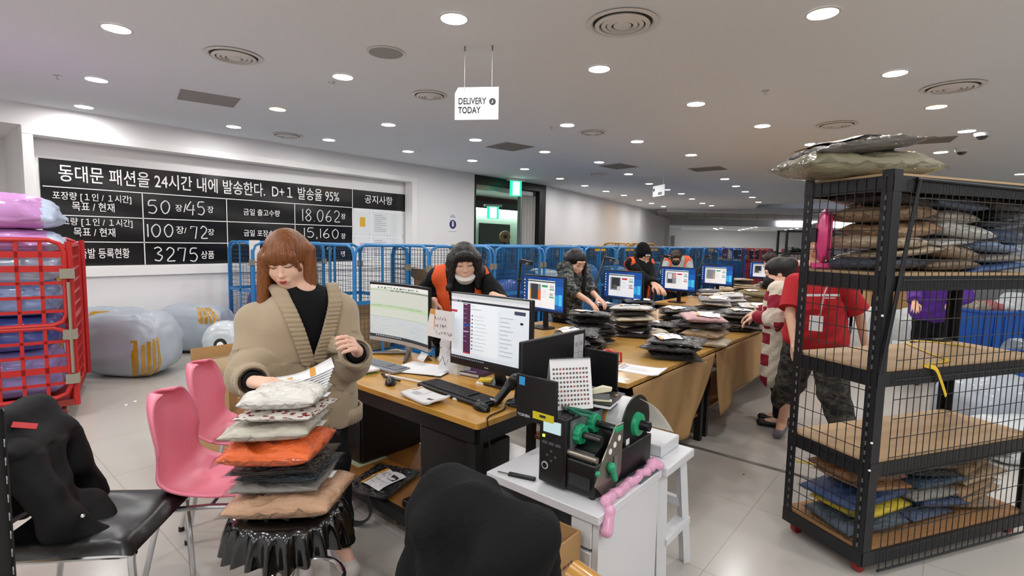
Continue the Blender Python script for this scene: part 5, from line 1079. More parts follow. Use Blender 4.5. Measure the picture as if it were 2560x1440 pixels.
# black packed garment, strap on the lower desk shelf
sb = bag('flat black garment pack with white labels on the lower desk shelf', (*Zp(955, 1205, .125)[:2], .1185), .3, .36, .05, '#0b0b0e', .35, lab=1, sharp=True)
tag(MB().tube([(-2.62, 1.62, .125), (-2.55, 1.57, .1), (-2.5, 1.53, .04), (-2.42, 1.5, .012), (-2.33, 1.53, .02), (-2.32, 1.58, .06), (-2.42, 1.62, .125), (-2.5, 1.72, .13), (-2.56, 1.8, .16)], .02, 10, sm=6, flat=.15).build('bag_strap', M('black webbing', '#0c0c0e', .7)), 'black webbing strap looping off the lower desk shelf to the floor', 'strap')
# ================================================================ chair with a black hoodie in the foreground
fc = thing('office_chair', 'chair hidden under a black hoodie in the bottom foreground', 'chair', (-.87, .8, 0), .12)
MB().prism(rrect(.4, .4, .06), .44, .5).build('seat', m_leath, fc, bev=.01); MB().cyl((0, 0, .1), .03, .34, 16).build('gas_post', m_chrome, fc)
for k in range(5): MB().tube([(0, 0, .1), (.25*math.cos(k*1.2566), .25*math.sin(k*1.2566), .06)], [.025, .016], 8).build('base_arm', m_blackp, fc); MB().cyl((0, 0, -.012), .028, .024, 14, X=frame((.26*math.cos(k*1.2566), .26*math.sin(k*1.2566), .028), (0, 0, 1), None, (math.sin(k*1.2566), -math.cos(k*1.2566), 0))).build('caster', m_blackp, fc)
MB().prism(rrect(.36, .4, .05), 0, .04, X=frame((0, .17, .68), (1, 0, 0), (0, 0, 1))).build('backrest', m_leath, fc, bev=.01)
hd = thing('hoodie', 'black hoodie hung over the foreground chair back', 'jacket', (-.89, .95, .49), .12)
XH = XF[hd]; sd = SDF((-.36, -.25, -.42), (.36, .22, .52), .009)
sd.cap((-.16, .02, .36), (.15, .0, .335), .07, .075, .05).cap((-.14, .06, .38), (-.02, .06, .39), .045, .04, .04).cap((.0, -.03, .35), (.14, -.05, .32), .065, .06, .05)
for x0, x1, r0 in ((-.17, -.22, .06), (-.08, -.09, .065), (0, 0, .07), (.08, .09, .068), (.14, .14, .066)): sd.cap((x0, -.03, .3), (x1, -.06, -.4), r0, r0+.015, .05); sd.cap((x0, .07, .3), (x1, .09, -.2), r0*.8, r0*.8, .05)
sd.cap((-.1, -.1, .3), (.0, -.12, .12), .05, .04, .06).cap((.1, -.1, .29), (.0, -.12, .12), .05, .04, .06).cap((.165, -.02, .27), (.175, -.06, -.05), .045, .05, .04)
fold = lambda P: .014*np.abs(vnoise(P*[1, 1, .5], 8, 2))+.007*np.sin(P[:, 0]*36+3*np.sin(P[:, 2]*4))*(P[:, 2] < .22)+.006*np.sin(P[:, 0]*14-P[:, 2]*30+P[:, 1]*10)*(P[:, 2] > .05)
sdf_obj('hoodie_body', sd, m_cloth, hd, fn=fold, w=False)
# ================================================================ long packing tables
m_top2 = wood('packing table birch', '#c2954e')
def ptable(lb, x0, x1, y0, y1):
    t = thing('packing_table', lb, 'table', ((x0+x1)/2, (y0+y1)/2, 0), 0, 'packing tables')
    mb = MB(); desktop(mb, x0, x1, y0, y1, DZ-.03, DZ, .012); mb.build('tabletop', m_top2, t, w=True, bev=.003)
    mb = MB()
    for y in (y0+.05, y1-.05): mb.bb((x0+.03, y-.02, DZ-.1), (x1-.03, y+.02, DZ-.03))
    for x in (x0+.05, x1-.05): mb.bb((x-.02, y0+.03, DZ-.1), (x+.02, y1-.03, DZ-.03))
    mb.build('apron_frame', m_black, t, w=True); MB().bb((x0+.06, y0+.06, .2), (x1-.06, y1-.06, .22)).build('lower_shelf', MATS['shelf birch'], t, w=True)
    for x in (x0+.06, x1-.06):
        for y in (y0+.06, y1-.06): MB().bb((x-.025, y-.025, 0), (x+.025, y+.025, DZ-.1)).build('leg', m_black, t, w=True)
for k, (a, b) in enumerate(((2.7, 4.1), (4.105, 6.7), (6.705, 9.3), (9.305, 12.2))): ptable(['birch packing table with the red tape gun, nearest end of the right hand row', 'second birch packing table of the right hand row, behind the slit in the cloths', 'third packing table of the right hand row, beside the woman in stripes', 'far packing table of the right hand row'][k], -2.2, -1.39, a, b)
for k, (a, b) in enumerate(((3.3, 4.28), (4.95, 6.15), (6.85, 9.3), (9.305, 12.2))): ptable(['packing table of the left hand row carrying the nearest blue screen', 'second packing table of the left hand row, in front of the woman in the beanie', 'third packing table of the left hand row, in front of the masked worker', 'far packing table of the left hand row'][k], -3.2, -2.205, a, b)
m_skirt = M('kraft brown cloth', '#a88558', .85, var=(1.4, .05)); SKX = -1.372
def skirt(lb, ya, yb, bot, sd_):
    G = []
    for v in np.linspace(0, 1, 18):
        row = []
        for u in np.linspace(0, 1, 50):
            y0_, y1_, z1_ = bot(u); yt = ya+(yb-ya)*u; zb_ = z1_; y = yt*(1-v**1.5)+y0_*v**1.5; z = .712-(.712-zb_)*v
            row.append((SKX+.004+.035*v*math.sin(u*9+sd_)+.02*v*math.sin(u*23+2*sd_+v*2)+.02*v, y, z))
        G.append(row)
    t = tag(MB().grid(G).build('table_cloth', m_skirt, thick=.004, ang=80), lb, 'cloth', 'brown table cloths')
zb1 = Xp(1700, 1132, SKX)
skirt('brown cloth hanging from the near table edge, pulled to a low corner', 2.72, 4.1, lambda u: (2.95+(3.62-2.95)*u, 0, .16+.2*max(0, u-.35)+.12*max(0, .3-u)), 1)
skirt('brown cloth hanging beyond the slit, beside the woman in stripes', 4.12, 6.7, lambda u: (4.16+(6.7-4.16)*u, 0, .2+.05*math.sin(u*5)+.1*u), 2); skirt('brown cloth along the far part of the tables', 6.72, 12.1, lambda u: (6.72+5.38*u, 0, .3), 3)
# stations
m_bz = M('bezel dark', '#0c0d12', .3)
def station(lb, px, py, X0, pic, badge, first=None):
    c = Xp(px, py, X0); t = thing('station_monitor', lb, 'monitor', (c[0], c[1], DZ), -.14, 'packing station screens'); W, H = .53, .32; z0 = 1.235-DZ-H-.012
    MB().bb((-W/2-.012, 0, z0-.014), (W/2+.012, .03, z0+H+.012)).build('housing', m_bz, t, bev=.004); MB().bar((0, .05, .01), (0, .035, z0+.15), .05, .025).build('stand_neck', m_bz, t); MB().prism(rrect(.22, .17, .04), 0, .012).build('stand_foot', m_bz, t)
    r_ = random.Random(px); R = [(0, 0, 1, 1, '#0e3f86'), (.62, 0, 1, 1, '#0f4d9c'), (.78, .1, 1, .75, '#1462b6'), (.8, .22, .88, .5, '#2ea6e6'), (.89, .2, .97, .52, '#4cc2f2'), (.12, .08, .8, .9, '#eef2f6'), (.12, .84, .8, .875, '#24433f'), (.12, .875, .8, .9, '#dfe5ea'), (.16, .3, .45, .78, '#8a8f98')]
    if pic == 0: R += [(.16, .3, .24, .6, '#c9a35c'), (.2, .32, .38, .78, '#34373c'), (.38, .3, .45, .6, '#e06a2a')]
    elif pic == 1: R += [(.2, .34, .42, .76, '#2e3036'), (.24, .34, .34, .5, '#55595f'), (.35, .31, .45, .45, '#d6cfca')]
    elif pic == 2: R += [(.2, .5, .32, .74, '#d8dce2'), (.2, .32, .34, .5, '#3c4048'), (.36, .55, .45, .76, '#cf9a86')]
    else: R += [(.2, .42, .38, .78, '#7d8592'), (.38, .3, .45, .6, '#b1a48f')]
    R += [(.48, .7, .62, .76, badge)]
    for y in (.68, .46): R += [(.68+.012*k, y, .674+.012*k+.004*r_.random(), y+.09, '#5c646c') for k in range(8)]+[(.67, y-.05, .78, y-.02, badge if y < .6 else '#2f8f5e')]
    for k in range(7): R.append((.02, .86-.1*k, .05, .9-.1*k, '#d4dde8'))
    for k in range(4): R.append((.49, .62-.07*k, .49+.08+.04*r_.random(), .63-.07*k, '#a9b4bd'))
    R += [(0, 0, 1, .05, '#0b2b52')]; mats = []; mb = MB(); monitor_screen(mb, W, H, R, mats)
    for a in mb.v: a[:, 2] += z0
    mb.build('screen', mats, t, ang=0); return t
GRN, RED_ = '#239a55', '#c32433'
for i, (px, py, pic, bd_, lb) in enumerate(((1357, 740, 0, GRN, 'blue packing screen nearest the camera with a green badge, right of the desk monitor'), (1556, 730, 1, RED_, 'blue packing screen in front of the woman in the beanie'), (1694, 715, 2, RED_, 'blue packing screen in front of the worker in a black mask and orange vest'), (1791, 705, 3, GRN, 'blue packing screen right of the masked worker with a grey picture'), (1907, 690, 1, RED_, 'farthest packing screen, half hidden by the woman in stripes'))): station(lb, px, py, -2.93, pic, bd_)
def arm(lb, pts, X0):
    P_ = [Xp(*p, X0) for p in pts]; P_[0][2] = max(P_[0][2], DZ+.02); t = thing('camera_arm', lb, 'camera arm', (P_[0][0], P_[0][1], DZ), 0, 'overhead camera arms')
    MB().cyl((0, 0, 0), .05, .02, 18).build('clamp_base', m_blackp, t); MB().tube([(P_[0][0], P_[0][1], DZ+.01)]+P_, .013, 8).build('pole', m_blackp, t, w=True)
    for p in P_[1:-1]: MB().sph(p, .022).build('joint', m_bez, t, w=True)
    q = P_[-1]; MB().bar(q, q+np.array([.12, .02, -.02]), .05, .035).build('camera_head', m_blackp, t, w=True); MB().sph(q+np.array([.09, -.01, -.03]), .02).build('lens', M('lens grey', '#54585f', .2), t, w=True)
arm('black overhead camera arm left of the nearest packing screen', [(1296, 745), (1298, 700), (1301, 652)], -3.12); arm('black camera arm between the camouflage shirt and the beanie', [(1486, 745), (1489, 712), (1512, 645)], -3.12); arm('black camera arm right of the woman in the beanie', [(1631, 712), (1640, 690), (1660, 640)], -3.12); arm('black camera arm right of the masked worker', [(1741, 690), (1747, 672), (1763, 640)], -3.12)
# ---------------------------------------------------------------- piles of packed garments
BK, BK2, BR, BE, CR, NV, SL, WH, OL, GY, PK, CB = '#0b0b0e', '#14141a', '#2a1d17', '#c2a988', '#cfc3aa', '#161d30', '#3d475c', '#c9c6c4', '#6e6238', '#7c7a7a', '#c69a9c', '#5a4334'
def pile(where, px, py, cols, w_=.34, d_=.28, h=.05, rz=.3, labs=(), seed=0, dxy=(0, 0)):
    r_ = random.Random(seed+px); c = Zp(px, py, DZ); z = DZ+.002; n = len(cols); c[0] = min(max(c[0], -3.08), -1.5)
    if c[0] < -2.2 and (4.15 < c[1] < 5.08 or 6.02 < c[1] < 6.98 or c[1] < 3.4): c[0] = -2.08
    for i, col in enumerate(cols):
        pos = ('alone' if n == 1 else 'at the bottom' if i == 0 else 'on top' if i == n-1 else f'{ORD[i]} from the bottom'); nm = NAMES[col]
        hh = h*(.84+.24*r_.random())
        bag(f'{nm} bag, {pos} of {where}' if n > 1 else f'{nm} bag {where}', (c[0]+.06*(r_.random()-.5)+dxy[0]*i, c[1]+.06*(r_.random()-.5)+dxy[1]*i, z), w_*(.94+.12*r_.random()), d_*(.94+.12*r_.random()), hh, col, rz+.8*(r_.random()-.5), 'garments piled on the packing tables', lab=(i+seed if (i == n-1 or i in labs or r_.random() < .35) else None), tilt=(.14*(r_.random()-.5), .14*(r_.random()-.5)))
        z += hh*.93
NAMES = {BK: 'black', BK2: 'charcoal', BR: 'dark brown', BE: 'beige', CR: 'cream', NV: 'navy', SL: 'slate blue', WH: 'off white', OL: 'olive', GY: 'grey', PK: 'pale pink', CB: 'brown'}
pile('the low pile behind the right desk monitor', 1352, 880, [BK, BR, BK], seed=1, labs=(1,), rz=.9); pile('the pile behind the printer cover', 1408, 872, [BK, BK2, BK, BK], seed=2, labs=(1, 2), rz=.6); pile('the tall pile right of the nearest screen', 1478, 856, [BK, BR, BK, BK2, BK, BK], seed=0, labs=(2,), rz=.8)
pile('the white topped pile on the near table', 1578, 838, [BK, BK, BR, CR, BK2, WH], seed=1, labs=(0, 2), rz=.35, h=.05); pile('the black pile behind the white topped one', 1640, 806, [BK, BK2, BK, BK], seed=2, labs=(1,), rz=.7)
pile('the front pile by the table edge', 1690, 893, [BK, BK, BK], seed=0, labs=(0,), rz=.5, w_=.38, d_=.3, h=.055); pile('the pile just behind the front pile', 1738, 850, [BK2, BK, BK2, BK, BK], seed=1, labs=(2,), rz=.45, w_=.36)
pile('lying alone left of the front pile', 1632, 838, [CR], seed=3, h=.06, rz=1.0, w_=.3, d_=.2); pile('the short pile with a pink bag on top', 1792, 866, [CR, BE, BK2, PK], seed=4, h=.07, rz=.25, w_=.32, d_=.24)
pile('the dark pile touched by the striped woman', 1850, 826, [BK, GY, BK2, GY, BK], seed=2, labs=(3,), rz=.2, w_=.36); pile('the pile beside the striped woman', 1888, 800, [GY, BK2, GY, WH], seed=4, labs=(1,), rz=.5); pile('the grey topped pile at mid table', 1785, 792, [BK, GY, BK2, WH, GY], seed=3, labs=(2, 3), rz=.6)
pile('the pile of white labels at mid table', 1738, 772, [BR, WH, GY, WH, WH], seed=5, labs=(1, 2, 3), rz=.2); pile('the navy pile under the masked worker', 1665, 760, [NV, SL, NV, BK], seed=6, labs=(), rz=1.2); pile('the pile handled by the camouflage shirt', 1520, 786, [BK, BK2, SL], seed=0, labs=(), rz=.15, w_=.36, h=.055)
pile('the pile before the beanie worker', 1594, 786, [BK, GY, BK, BK2], seed=1, labs=(1,), rz=.4); pile('the olive pair left of the striped woman', 1882, 758, [OL, OL], seed=2, h=.1, w_=.42, d_=.3, rz=.1); pile('the dark pile left of the olive pair', 1838, 762, [BR, BK, CB], seed=3, labs=(0,), rz=.7)
pile('the brown pile under the farthest screen', 1856, 728, [CB, BE, CR, BK2, BE], seed=4, labs=(2, 3), rz=.3); pile('lying between two far blue screens', 1722, 722, [CR], seed=5, h=.1, w_=.3, d_=.22); pile('the pale pile below the fourth screen', 1775, 745, [GY, WH, GY], seed=6, labs=(1,), rz=.5)
pile('the black pair beneath the nearest screen', 1440, 800, [BK, BK2], seed=1, rz=.2); pile('the dark pile before the farthest screen', 1925, 722, [BK, BK2, BK], seed=3, rz=.4, labs=(1,))
pile('the pile behind the pink topped one', 1700, 800, [BK2, WH, BK], seed=2, labs=(1,), rz=.9)
# tape gun, sheet, sticker
tg = thing('tape_gun', 'red hand tape dispenser on the near packing table', 'tape dispenser', (*Zp(1526, 903, DZ)[:2], DZ), .3); m_rd = M('red plastic', '#c22a20', .35)
MB().lathe([(.03, .0), (.042, 0), (.042, .05), (.03, .05)], n=30, X=frame((0, 0, .045), (1, 0, 0), None, (0, -1, 0)), caps=False).build('body', m_rd, tg); MB().tube([(.045, -.02, .07), (.075, -.02, .07), (.078, -.02, .01), (.05, -.02, .008)], .008, 8).build('handle', m_rd, tg); MB().box((-.03, -.025, .07), (.04, .05, .02)).build('cutter', m_rd, tg); MB().box((-.02, -.025, .015), (.05, .045, .03)).build('base', M('dark grip', '#2a1614', .5), tg)
sheet('invoice_sheet', 'white printed sheet near the corner of the packing table', 'paper', Zp(1600, 926, DZ), .3, .19, .12, DZ, .003, curl=.01, marks=[(-.42, -.3, -.3, .3, m_lg), (-.25, .1, .1, .14, m_lg), (-.25, -.1, .2, -.06, m_lg), (-.45, -.45, -.42, .45, m_or)]); tag(MB().box((*Zp(1563, 948, DZ)[:2], DZ+.0006), (.05, .03, .001), rz=.1).build('sticker', m_pap), 'small white sticker at the corner of the packing table', 'sticker')
# ================================================================ caged shelf at the right
SA = math.atan2(.862, .507); SN = (-.222, 2.835, 0); SLn, SDp = 1.24, .45
cs = thing('wire_mesh_shelf', 'tall black wheeled shelf with wire mesh sides at the right', 'shelf', SN, SA)
LV = [.14, .57, 1.0, 1.44, 1.885]; m_sh = M('shelf black steel', '#1a1b1f', .42, .2); m_bdl = M('shelf mdf', '#b99b76', .55, var=(1.5, .08)); m_wire = M('mesh wire black', '#0c0c0e', .5)
for x, y in ((0, 0), (SLn, 0), (0, SDp), (SLn, SDp)):
    sx, sy = (1 if x == 0 else -1), (1 if y == 0 else -1); mb = MB(); mb.bb((x, y-.002*sy, .06), (x+.055*sx, y+.002*sy, 1.9)); mb.bb((x-.002*sx, y, .06), (x+.002*sx, y+.05*sy, 1.9))
    for k in range(40):
        z = .1+k*.045
        if x == 0: mb.bb((x-.0035*sx, y+.028*sy-.004, z), (x-.0019*sx, y+.028*sy+.004, z+.02), 1)
    mb.build('post', [m_sh, M('slot pale', '#6e6c6a', .6)], cs)
for i, z in enumerate(LV):
    MB().bb((.006, .006, z-.016), (SLn-.006, SDp-.006, z)).build('shelf_board', m_bdl if i else M('bottom board', '#9a7148', .6, var=(2, .1)), cs)
    hh = .065; z0, z1 = z-.016-hh, z-.012
    mb = MB(); mb.bb((0, -.004, z0), (SLn, .008, z1)); mb.bb((0, SDp-.008, z0), (SLn, SDp+.004, z1)); mb.bb((-.004, 0, z0), (.008, SDp, z1)); mb.bb((SLn-.008, 0, z0), (SLn+.004, SDp, z1)); mb.build('beam', m_sh, cs)
def wires(mb, o, u, W, z0, z1, du, dz, r=.0021):
    o = np.array(o, float); u = np.array(u, float)
    for k in range(int(W/du)+1): p = o+u*k*du; mb.tube([p+[0, 0, z0], p+[0, 0, z1]], r, 5)
    for k in range(int((z1-z0)/dz)+1): z = z0+k*dz; mb.tube([o+[0, 0, z], o+u*W+[0, 0, z]], r, 5)
mb = MB(); wires(mb, (-.008, .03, 0), (0, 1, 0), SDp-.05, .16, 1.87, .046, .092); mb.build('side_mesh', m_wire, cs)
mb = MB(); wires(mb, (.1, -.012, 0), (1, 0, 0), SLn-.1, .03, 1.86, .046, .092); mb.build('front_mesh', m_wire, cs)
mb = MB(); mb.tube([(.15, -.012, 1.862), (.0, -.014, .98)], .009, 8).build('mesh_frame', m_sh, cs); MB().tube([(.13, -.012, 1.862), (SLn, -.012, 1.85)], .008, 8).build('mesh_frame', m_sh, cs); MB().tube([(.09, -.012, .03), (SLn, -.012, .03)], .006, 8).build('mesh_frame', m_sh, cs)
mb = MB(); wires(mb, (.05, SDp+.008, 0), (1, 0, 0), SLn-.1, .58, 1.42, .092, .184, .0016)
m_rc = M('red caster', '#8c1420', .45)
for x, y in ((.05, .05), (SLn-.05, .05), (.05, SDp-.05), (SLn-.05, SDp-.05)): MB().cyl((0, 0, -.014), .032, .028, 18, X=frame((x, y, .033), (1, 0, 0), None, (0, 1, 0))).bb((x-.022, y-.02, .03), (x+.022, y+.02, .064)).build('caster', m_rc, cs)
mb = MB()
for z in (1.25, .66, .53): mb.sph((0, 0, z), .006, 8, 6)
mb.build('cable_tie', m_pap, cs)
def sp_(x, y, z): p = XF[cs] @ Vector((x, y, z)); return (p[0], p[1], p[2])
# two bags on top
rim = math.atan2(.65, .76)
bag('big khaki padded garment in clear film on top of the caged shelf', sp_(.12, .29, 1.887), .66, .34, .145, '#857f64', rim+.05, 'garments on top of the caged shelf', sharp=False)
tb_ = bag('dark patterned garment with a white label on top of the khaki bag', sp_(.1, .27, 2.0), .5, .32, .085, '#57504b', rim-.02, 'garments on top of the caged shelf', lab=2, sharp=True, tilt=(0, -.13))
# crammed shelves
def cram(level, z0, zmax, cols, seed, grp, nm_):
    r_ = random.Random(seed); n = len(cols); per = 6; zs = {}
    for i, (col, nme) in enumerate(cols):
        k = i % 3; layer = i//3; x = .24+k*.37+.05*(r_.random()-.5)+.05*(layer % 2); h = .045+.045*r_.random(); z = zs.get(k, z0)
        if z+h > zmax: continue
        side = ['left', 'middle', 'right'][k]
        bag(f'{nme} bag, {ORD[layer]} up at the {side} of the caged shelf {nm_}', sp_(min(max(x, .2), SLn-.22), .225+.03*(r_.random()-.5), z+.002), .35+.05*r_.random(), .27+.04*r_.random(), h, col, SA+.3*(r_.random()-.5)+(PI if i % 2 else 0), grp, lab=None if i % 4 else i, tilt=(.12*(r_.random()-.5), .26*(r_.random()-.5))); zs[k] = z+h*.82
cram(3, 1.44, 1.83, [('#3f4a5c', 'denim blue'), ('#7d6b55', 'taupe'), ('#3a5f96', 'bright blue'), ('#b7a58c', 'beige'), ('#9c8468', 'tan'), ('#8f867e', 'stone grey'), ('#c5b196', 'sand'), ('#c9c6c0', 'white'), ('#8aa2c6', 'sky blue'), ('#a88563', 'caramel'), ('#c0bfb8', 'pale grey'), ('#2e4160', 'steel blue'), ('#8c7150', 'camel'), ('#a99c8b', 'oatmeal'), ('#1b2230', 'navy'), ('#b5a894', 'light beige'), ('#5c6a80', 'grey blue'), ('#15171c', 'black'), ('#1d222c', 'dark navy'), ('#17181d', 'black'), ('#2b3442', 'blue black'), ('#5a4a3c', 'brown'), ('#121318', 'black'), ('#3d3832', 'charcoal brown'), ('#25262b', 'charcoal'), ('#141519', 'jet black'), ('#6d5c49', 'mocha')], 5, 'garments on the top board of the caged shelf', 'top board')
cram(0, .14, .5, [('#3b4a58', 'slate'), ('#4a5a78', 'dusty blue'), ('#8b7358', 'light brown'), ('#cbb22a', 'yellow'), ('#2d4a73', 'royal blue'), ('#a9875f', 'camel'), ('#24406e', 'deep blue'), ('#8d8a84', 'grey'), ('#9c7d58', 'tan'), ('#a8794e', 'ginger brown'), ('#3a4f63', 'teal grey'), ('#b49a76', 'sand'), ('#8a5f3d', 'chestnut'), ('#17181c', 'black'), ('#93764f', 'ochre brown'), ('#1c1613', 'black brown'), ('#6e4f39', 'brown'), ('#c9c5c0', 'white'), ('#4b382b', 'dark brown'), ('#a0825c', 'camel brown'), ('#8f8577', 'taupe')], 8, 'garments on the bottom board of the caged shelf', 'bottom board')
# pink fan
fan = thing('desk_fan', 'round hot pink plastic fan standing on the top board of the caged shelf', 'fan', sp_(.055, .375, 1.442), SA+.75); m_fp = M('hot pink plastic', '#d9417f', .35)
XF_ = frame((0, 0, .165), (1, 0, 0), (0, 0, 1))
MB().lathe([(.001, -.03), (.06, -.032), (.12, -.02), (.14, 0), (.138, .012), (.1, .03), (.04, .035), (.001, .035)], n=44, X=XF_).build('fan_cage', m_fp, fan); MB().lathe([(.12, .028), (.128, .026), (.128, .032), (.12, .034)], n=40, X=XF_, caps=False).build('rim', M('pink rim', '#c93470', .35), fan)
MB().box((-.06, .045, .17), (.05, .03, .07)).build('control_box', m_blackp, fan, bev=.004); MB().prism(rrect(.13, .09, .03), 0, .03).build('base', m_fp, fan, bev=.004)
# yellow tape lying over the third board
yt = M('yellow strap', '#d6b21e', .5); Z3 = LV[2]
def strap(lb, px, w_=.022):
    pts = [Zp(a, b, Z3+.003) if i < 9 else None for i, (a, b) in enumerate(px)]; mb = MB()
    tag(mb.tube(pts, w_, 8, sm=4, flat=.1).build('measuring_tape', yt), lb, 'tape')
strap('broad yellow strap lying straight on the third board of the caged shelf', [(2258, 851), (2330, 854), (2380, 861), (2432, 867)], .02)
a = [Zp(2262, 856, Z3+.004), Zp(2330, 885, Z3+.004), Zp(2370, 901, Z3+.004)]; b = XF[cs].inverted() @ Vector(a[-1]); e0 = [sp_(.36, -.018, .99), sp_(.4, -.022, .93), sp_(.45, -.02, .85)]
tag(MB().tube(a+[sp_(.33, .01, Z3+.004)]+e0, .011, 8, sm=5, flat=.12).build('measuring_tape', yt), 'thin yellow tape trailing over the front edge of the third board', 'tape')
c = Zp(2352, 852, Z3+.004); tag(MB().box((c[0], c[1], Z3+.01), (.13, .03, .014), rz=1.0).build('pen_case', m_blackp), 'thin black case lying on the yellow strap', 'case')
# ================================================================ behind the shelf: bins, bags, tubes, boxes, racks
m_bin = M('blue bin plastic', '#1459b8', .4)
def crate(lb, c, w_, d_, h, rz, mat, group=None):
    t = thing('plastic_bin', lb, 'bin', (*c[:2], 0), rz, group); a, b = w_/2, d_/2; th = .012; mb = MB(); f = .92
    mb.loft([[(x*f, y*f, .0) for x, y in ((-a, -b), (a, -b), (a, b), (-a, b))], [(x, y, h) for x, y in ((-a, -b), (a, -b), (a, b), (-a, b))], [(x-th*np.sign(x), y-th*np.sign(y), h) for x, y in ((-a, -b), (a, -b), (a, b), (-a, b))], [(x*f-th*np.sign(x), y*f-th*np.sign(y), .02) for x, y in ((-a, -b), (a, -b), (a, b), (-a, b))]]); mb.build('bin_body', mat, t, bev=.006)
    MB().bb((-a-.02, -b-.02, h-.03), (a+.02, -b, h)).bb((-a-.02, b, h-.03), (a+.02, b+.02, h)).bb((-a-.02, -b, h-.03), (-a, b, h)).bb((a, -b, h-.03), (a+.02, b, h)).build('rim', mat, t)
    mb = MB()
    for k in range(5): mb.bb((-a*.8+k*a*.4-.01, -b*.98-.012, .1), (-a*.8+k*a*.4+.01, -b*.96+.0, h-.05))
    mb.build('rib', mat, t); return t
q = Dp(2462, 800, 6.6); rr_ = math.atan2(_r[1], _r[0])
b1 = crate('large blue plastic bin seen through the mesh at the right', q, .62, .55, .82, rr_, m_bin); q2 = Dp(2540, 850, 5.2); b2_ = crate('smaller blue bin with a brown tape band at the right edge', q2, .6, .45, .52, rr_+.1, m_bin)
MB().bb((-.31, -.235, .2), (.31, -.22, .26)).build('tape_band', m_tape, b2_)
for i, (dx, col, nm) in enumerate(((-.16, '#8d8478', 'grey patterned'), (.02, '#a0565a', 'red and white'), (.16, '#c9cfd2', 'clear wrapped'))): bag(f'{nm} bundle in the top of the large blue bin', (q[0]+dx*_r[0], q[1]+dx*_r[1], .74), .22, .3, .2, col, rr_, 'bundles in the blue bin', sharp=True)
m_cl = M('clear wrap sack', '#c6cdd0', .4, coat=.35, bump=(10, .6))
for i, (px, py, t_, w_, h, mt, lb) in enumerate(((2292, 760, 7.0, .55, .75, m_cl, 'white wrapped sack beside the purple shirt'), (2275, 835, 6.4, .7, .4, m_cl, 'low clear wrapped sack on the floor left of the black trousers'), (2185, 760, 6.2, .4, .85, m_cl, 'tall white wrapped bundle behind the shelf post'), (2550, 780, 7.5, .6, .95, m_cl, 'white wrapped sack at the right frame edge'), (2480, 1020, 4.4, .75, .5, m_gs, 'grey sack on the floor behind the lower right mesh'), (2575, 1010, 5.6, .6, .62, M('slate wrapped sack', '#6d7f92', .3, coat=.6, bump=(10, .5)), 'slate blue sack on the floor at the right edge'), (2540, 1090, 3.9, .6, .3, m_cl, 'white plastic bag on the floor behind the lower mesh'))):
    p = Dp(px, py, t_); sack(lb, (p[0], p[1], 0), w_, w_*.75, h, rr_, mt, [], 30+i, .45)
p = Dp(2275, 720, 8.2); carton('tan cardboard box behind the white sack', p[0]-.25, p[0]+.25, p[1]-.2, p[1]+.2, 0, 1.0, open_=False, rz=rr_)
p = Dp(2240, 735, 9.0); carton('pinkish cardboard box against the far end behind the shelf', p[0]-.2, p[0]+.2, p[1]-.2, p[1]+.2, 0, .95, open_=False, rz=rr_, mat=M('pinkish cardboard', '#b58d74', .75))
for i, px in enumerate((2163, 2173)): p = Dp(px, 740, 6.6+.2*i); tag(MB().cyl((p[0], p[1], 0), .028, 1.12, 16).build('cardboard_tube', M('tube cardboard', '#b89a67', .7)), ['left cardboard tube standing behind the red shirt', 'right cardboard tube standing behind the red shirt'][i], 'tube', 'cardboard tubes')
def rack(lb, px, t_, w_, h, rz, levels):
    p = Dp(px, 640, t_); t = thing('steel_rack', lb, 'rack', (p[0], p[1], 0), rz, 'black steel racks')
    for x in (-w_/2, w_/2):
        for y in (-.22, .22): MB().bb((x-.025, y-.025, 0), (x+.025, y+.025, h)).build('post', m_black, t)
    for z in levels: MB().bb((-w_/2, -.24, z-.05), (w_/2, .24, z)).build('shelf', m_black, t)
    return t
rk = rack('black steel rack behind the woman in stripes', 2010, 13.6, 1.2, 1.98, rr_, [.3, .8, 1.4, 1.98]); rack('black steel rack further right seen through the top of the caged shelf', 2190, 11.0, 1.6, 1.86, rr_, [.3, .9, 1.4, 1.86])
for i, (dx, h, col, nm) in enumerate(((-.3, .16, '#25262b', 'dark'), (-.05, .2, '#3a3430', 'brownish'), (.22, .14, '#1a1b20', 'black'))): bag(f'{nm} bundle on the middle shelf of the steel rack behind the stripes', tuple(XF[rk] @ Vector((dx, 0, 1.405))), .24, .3, h, col, rr_, 'bundles on the steel rack')
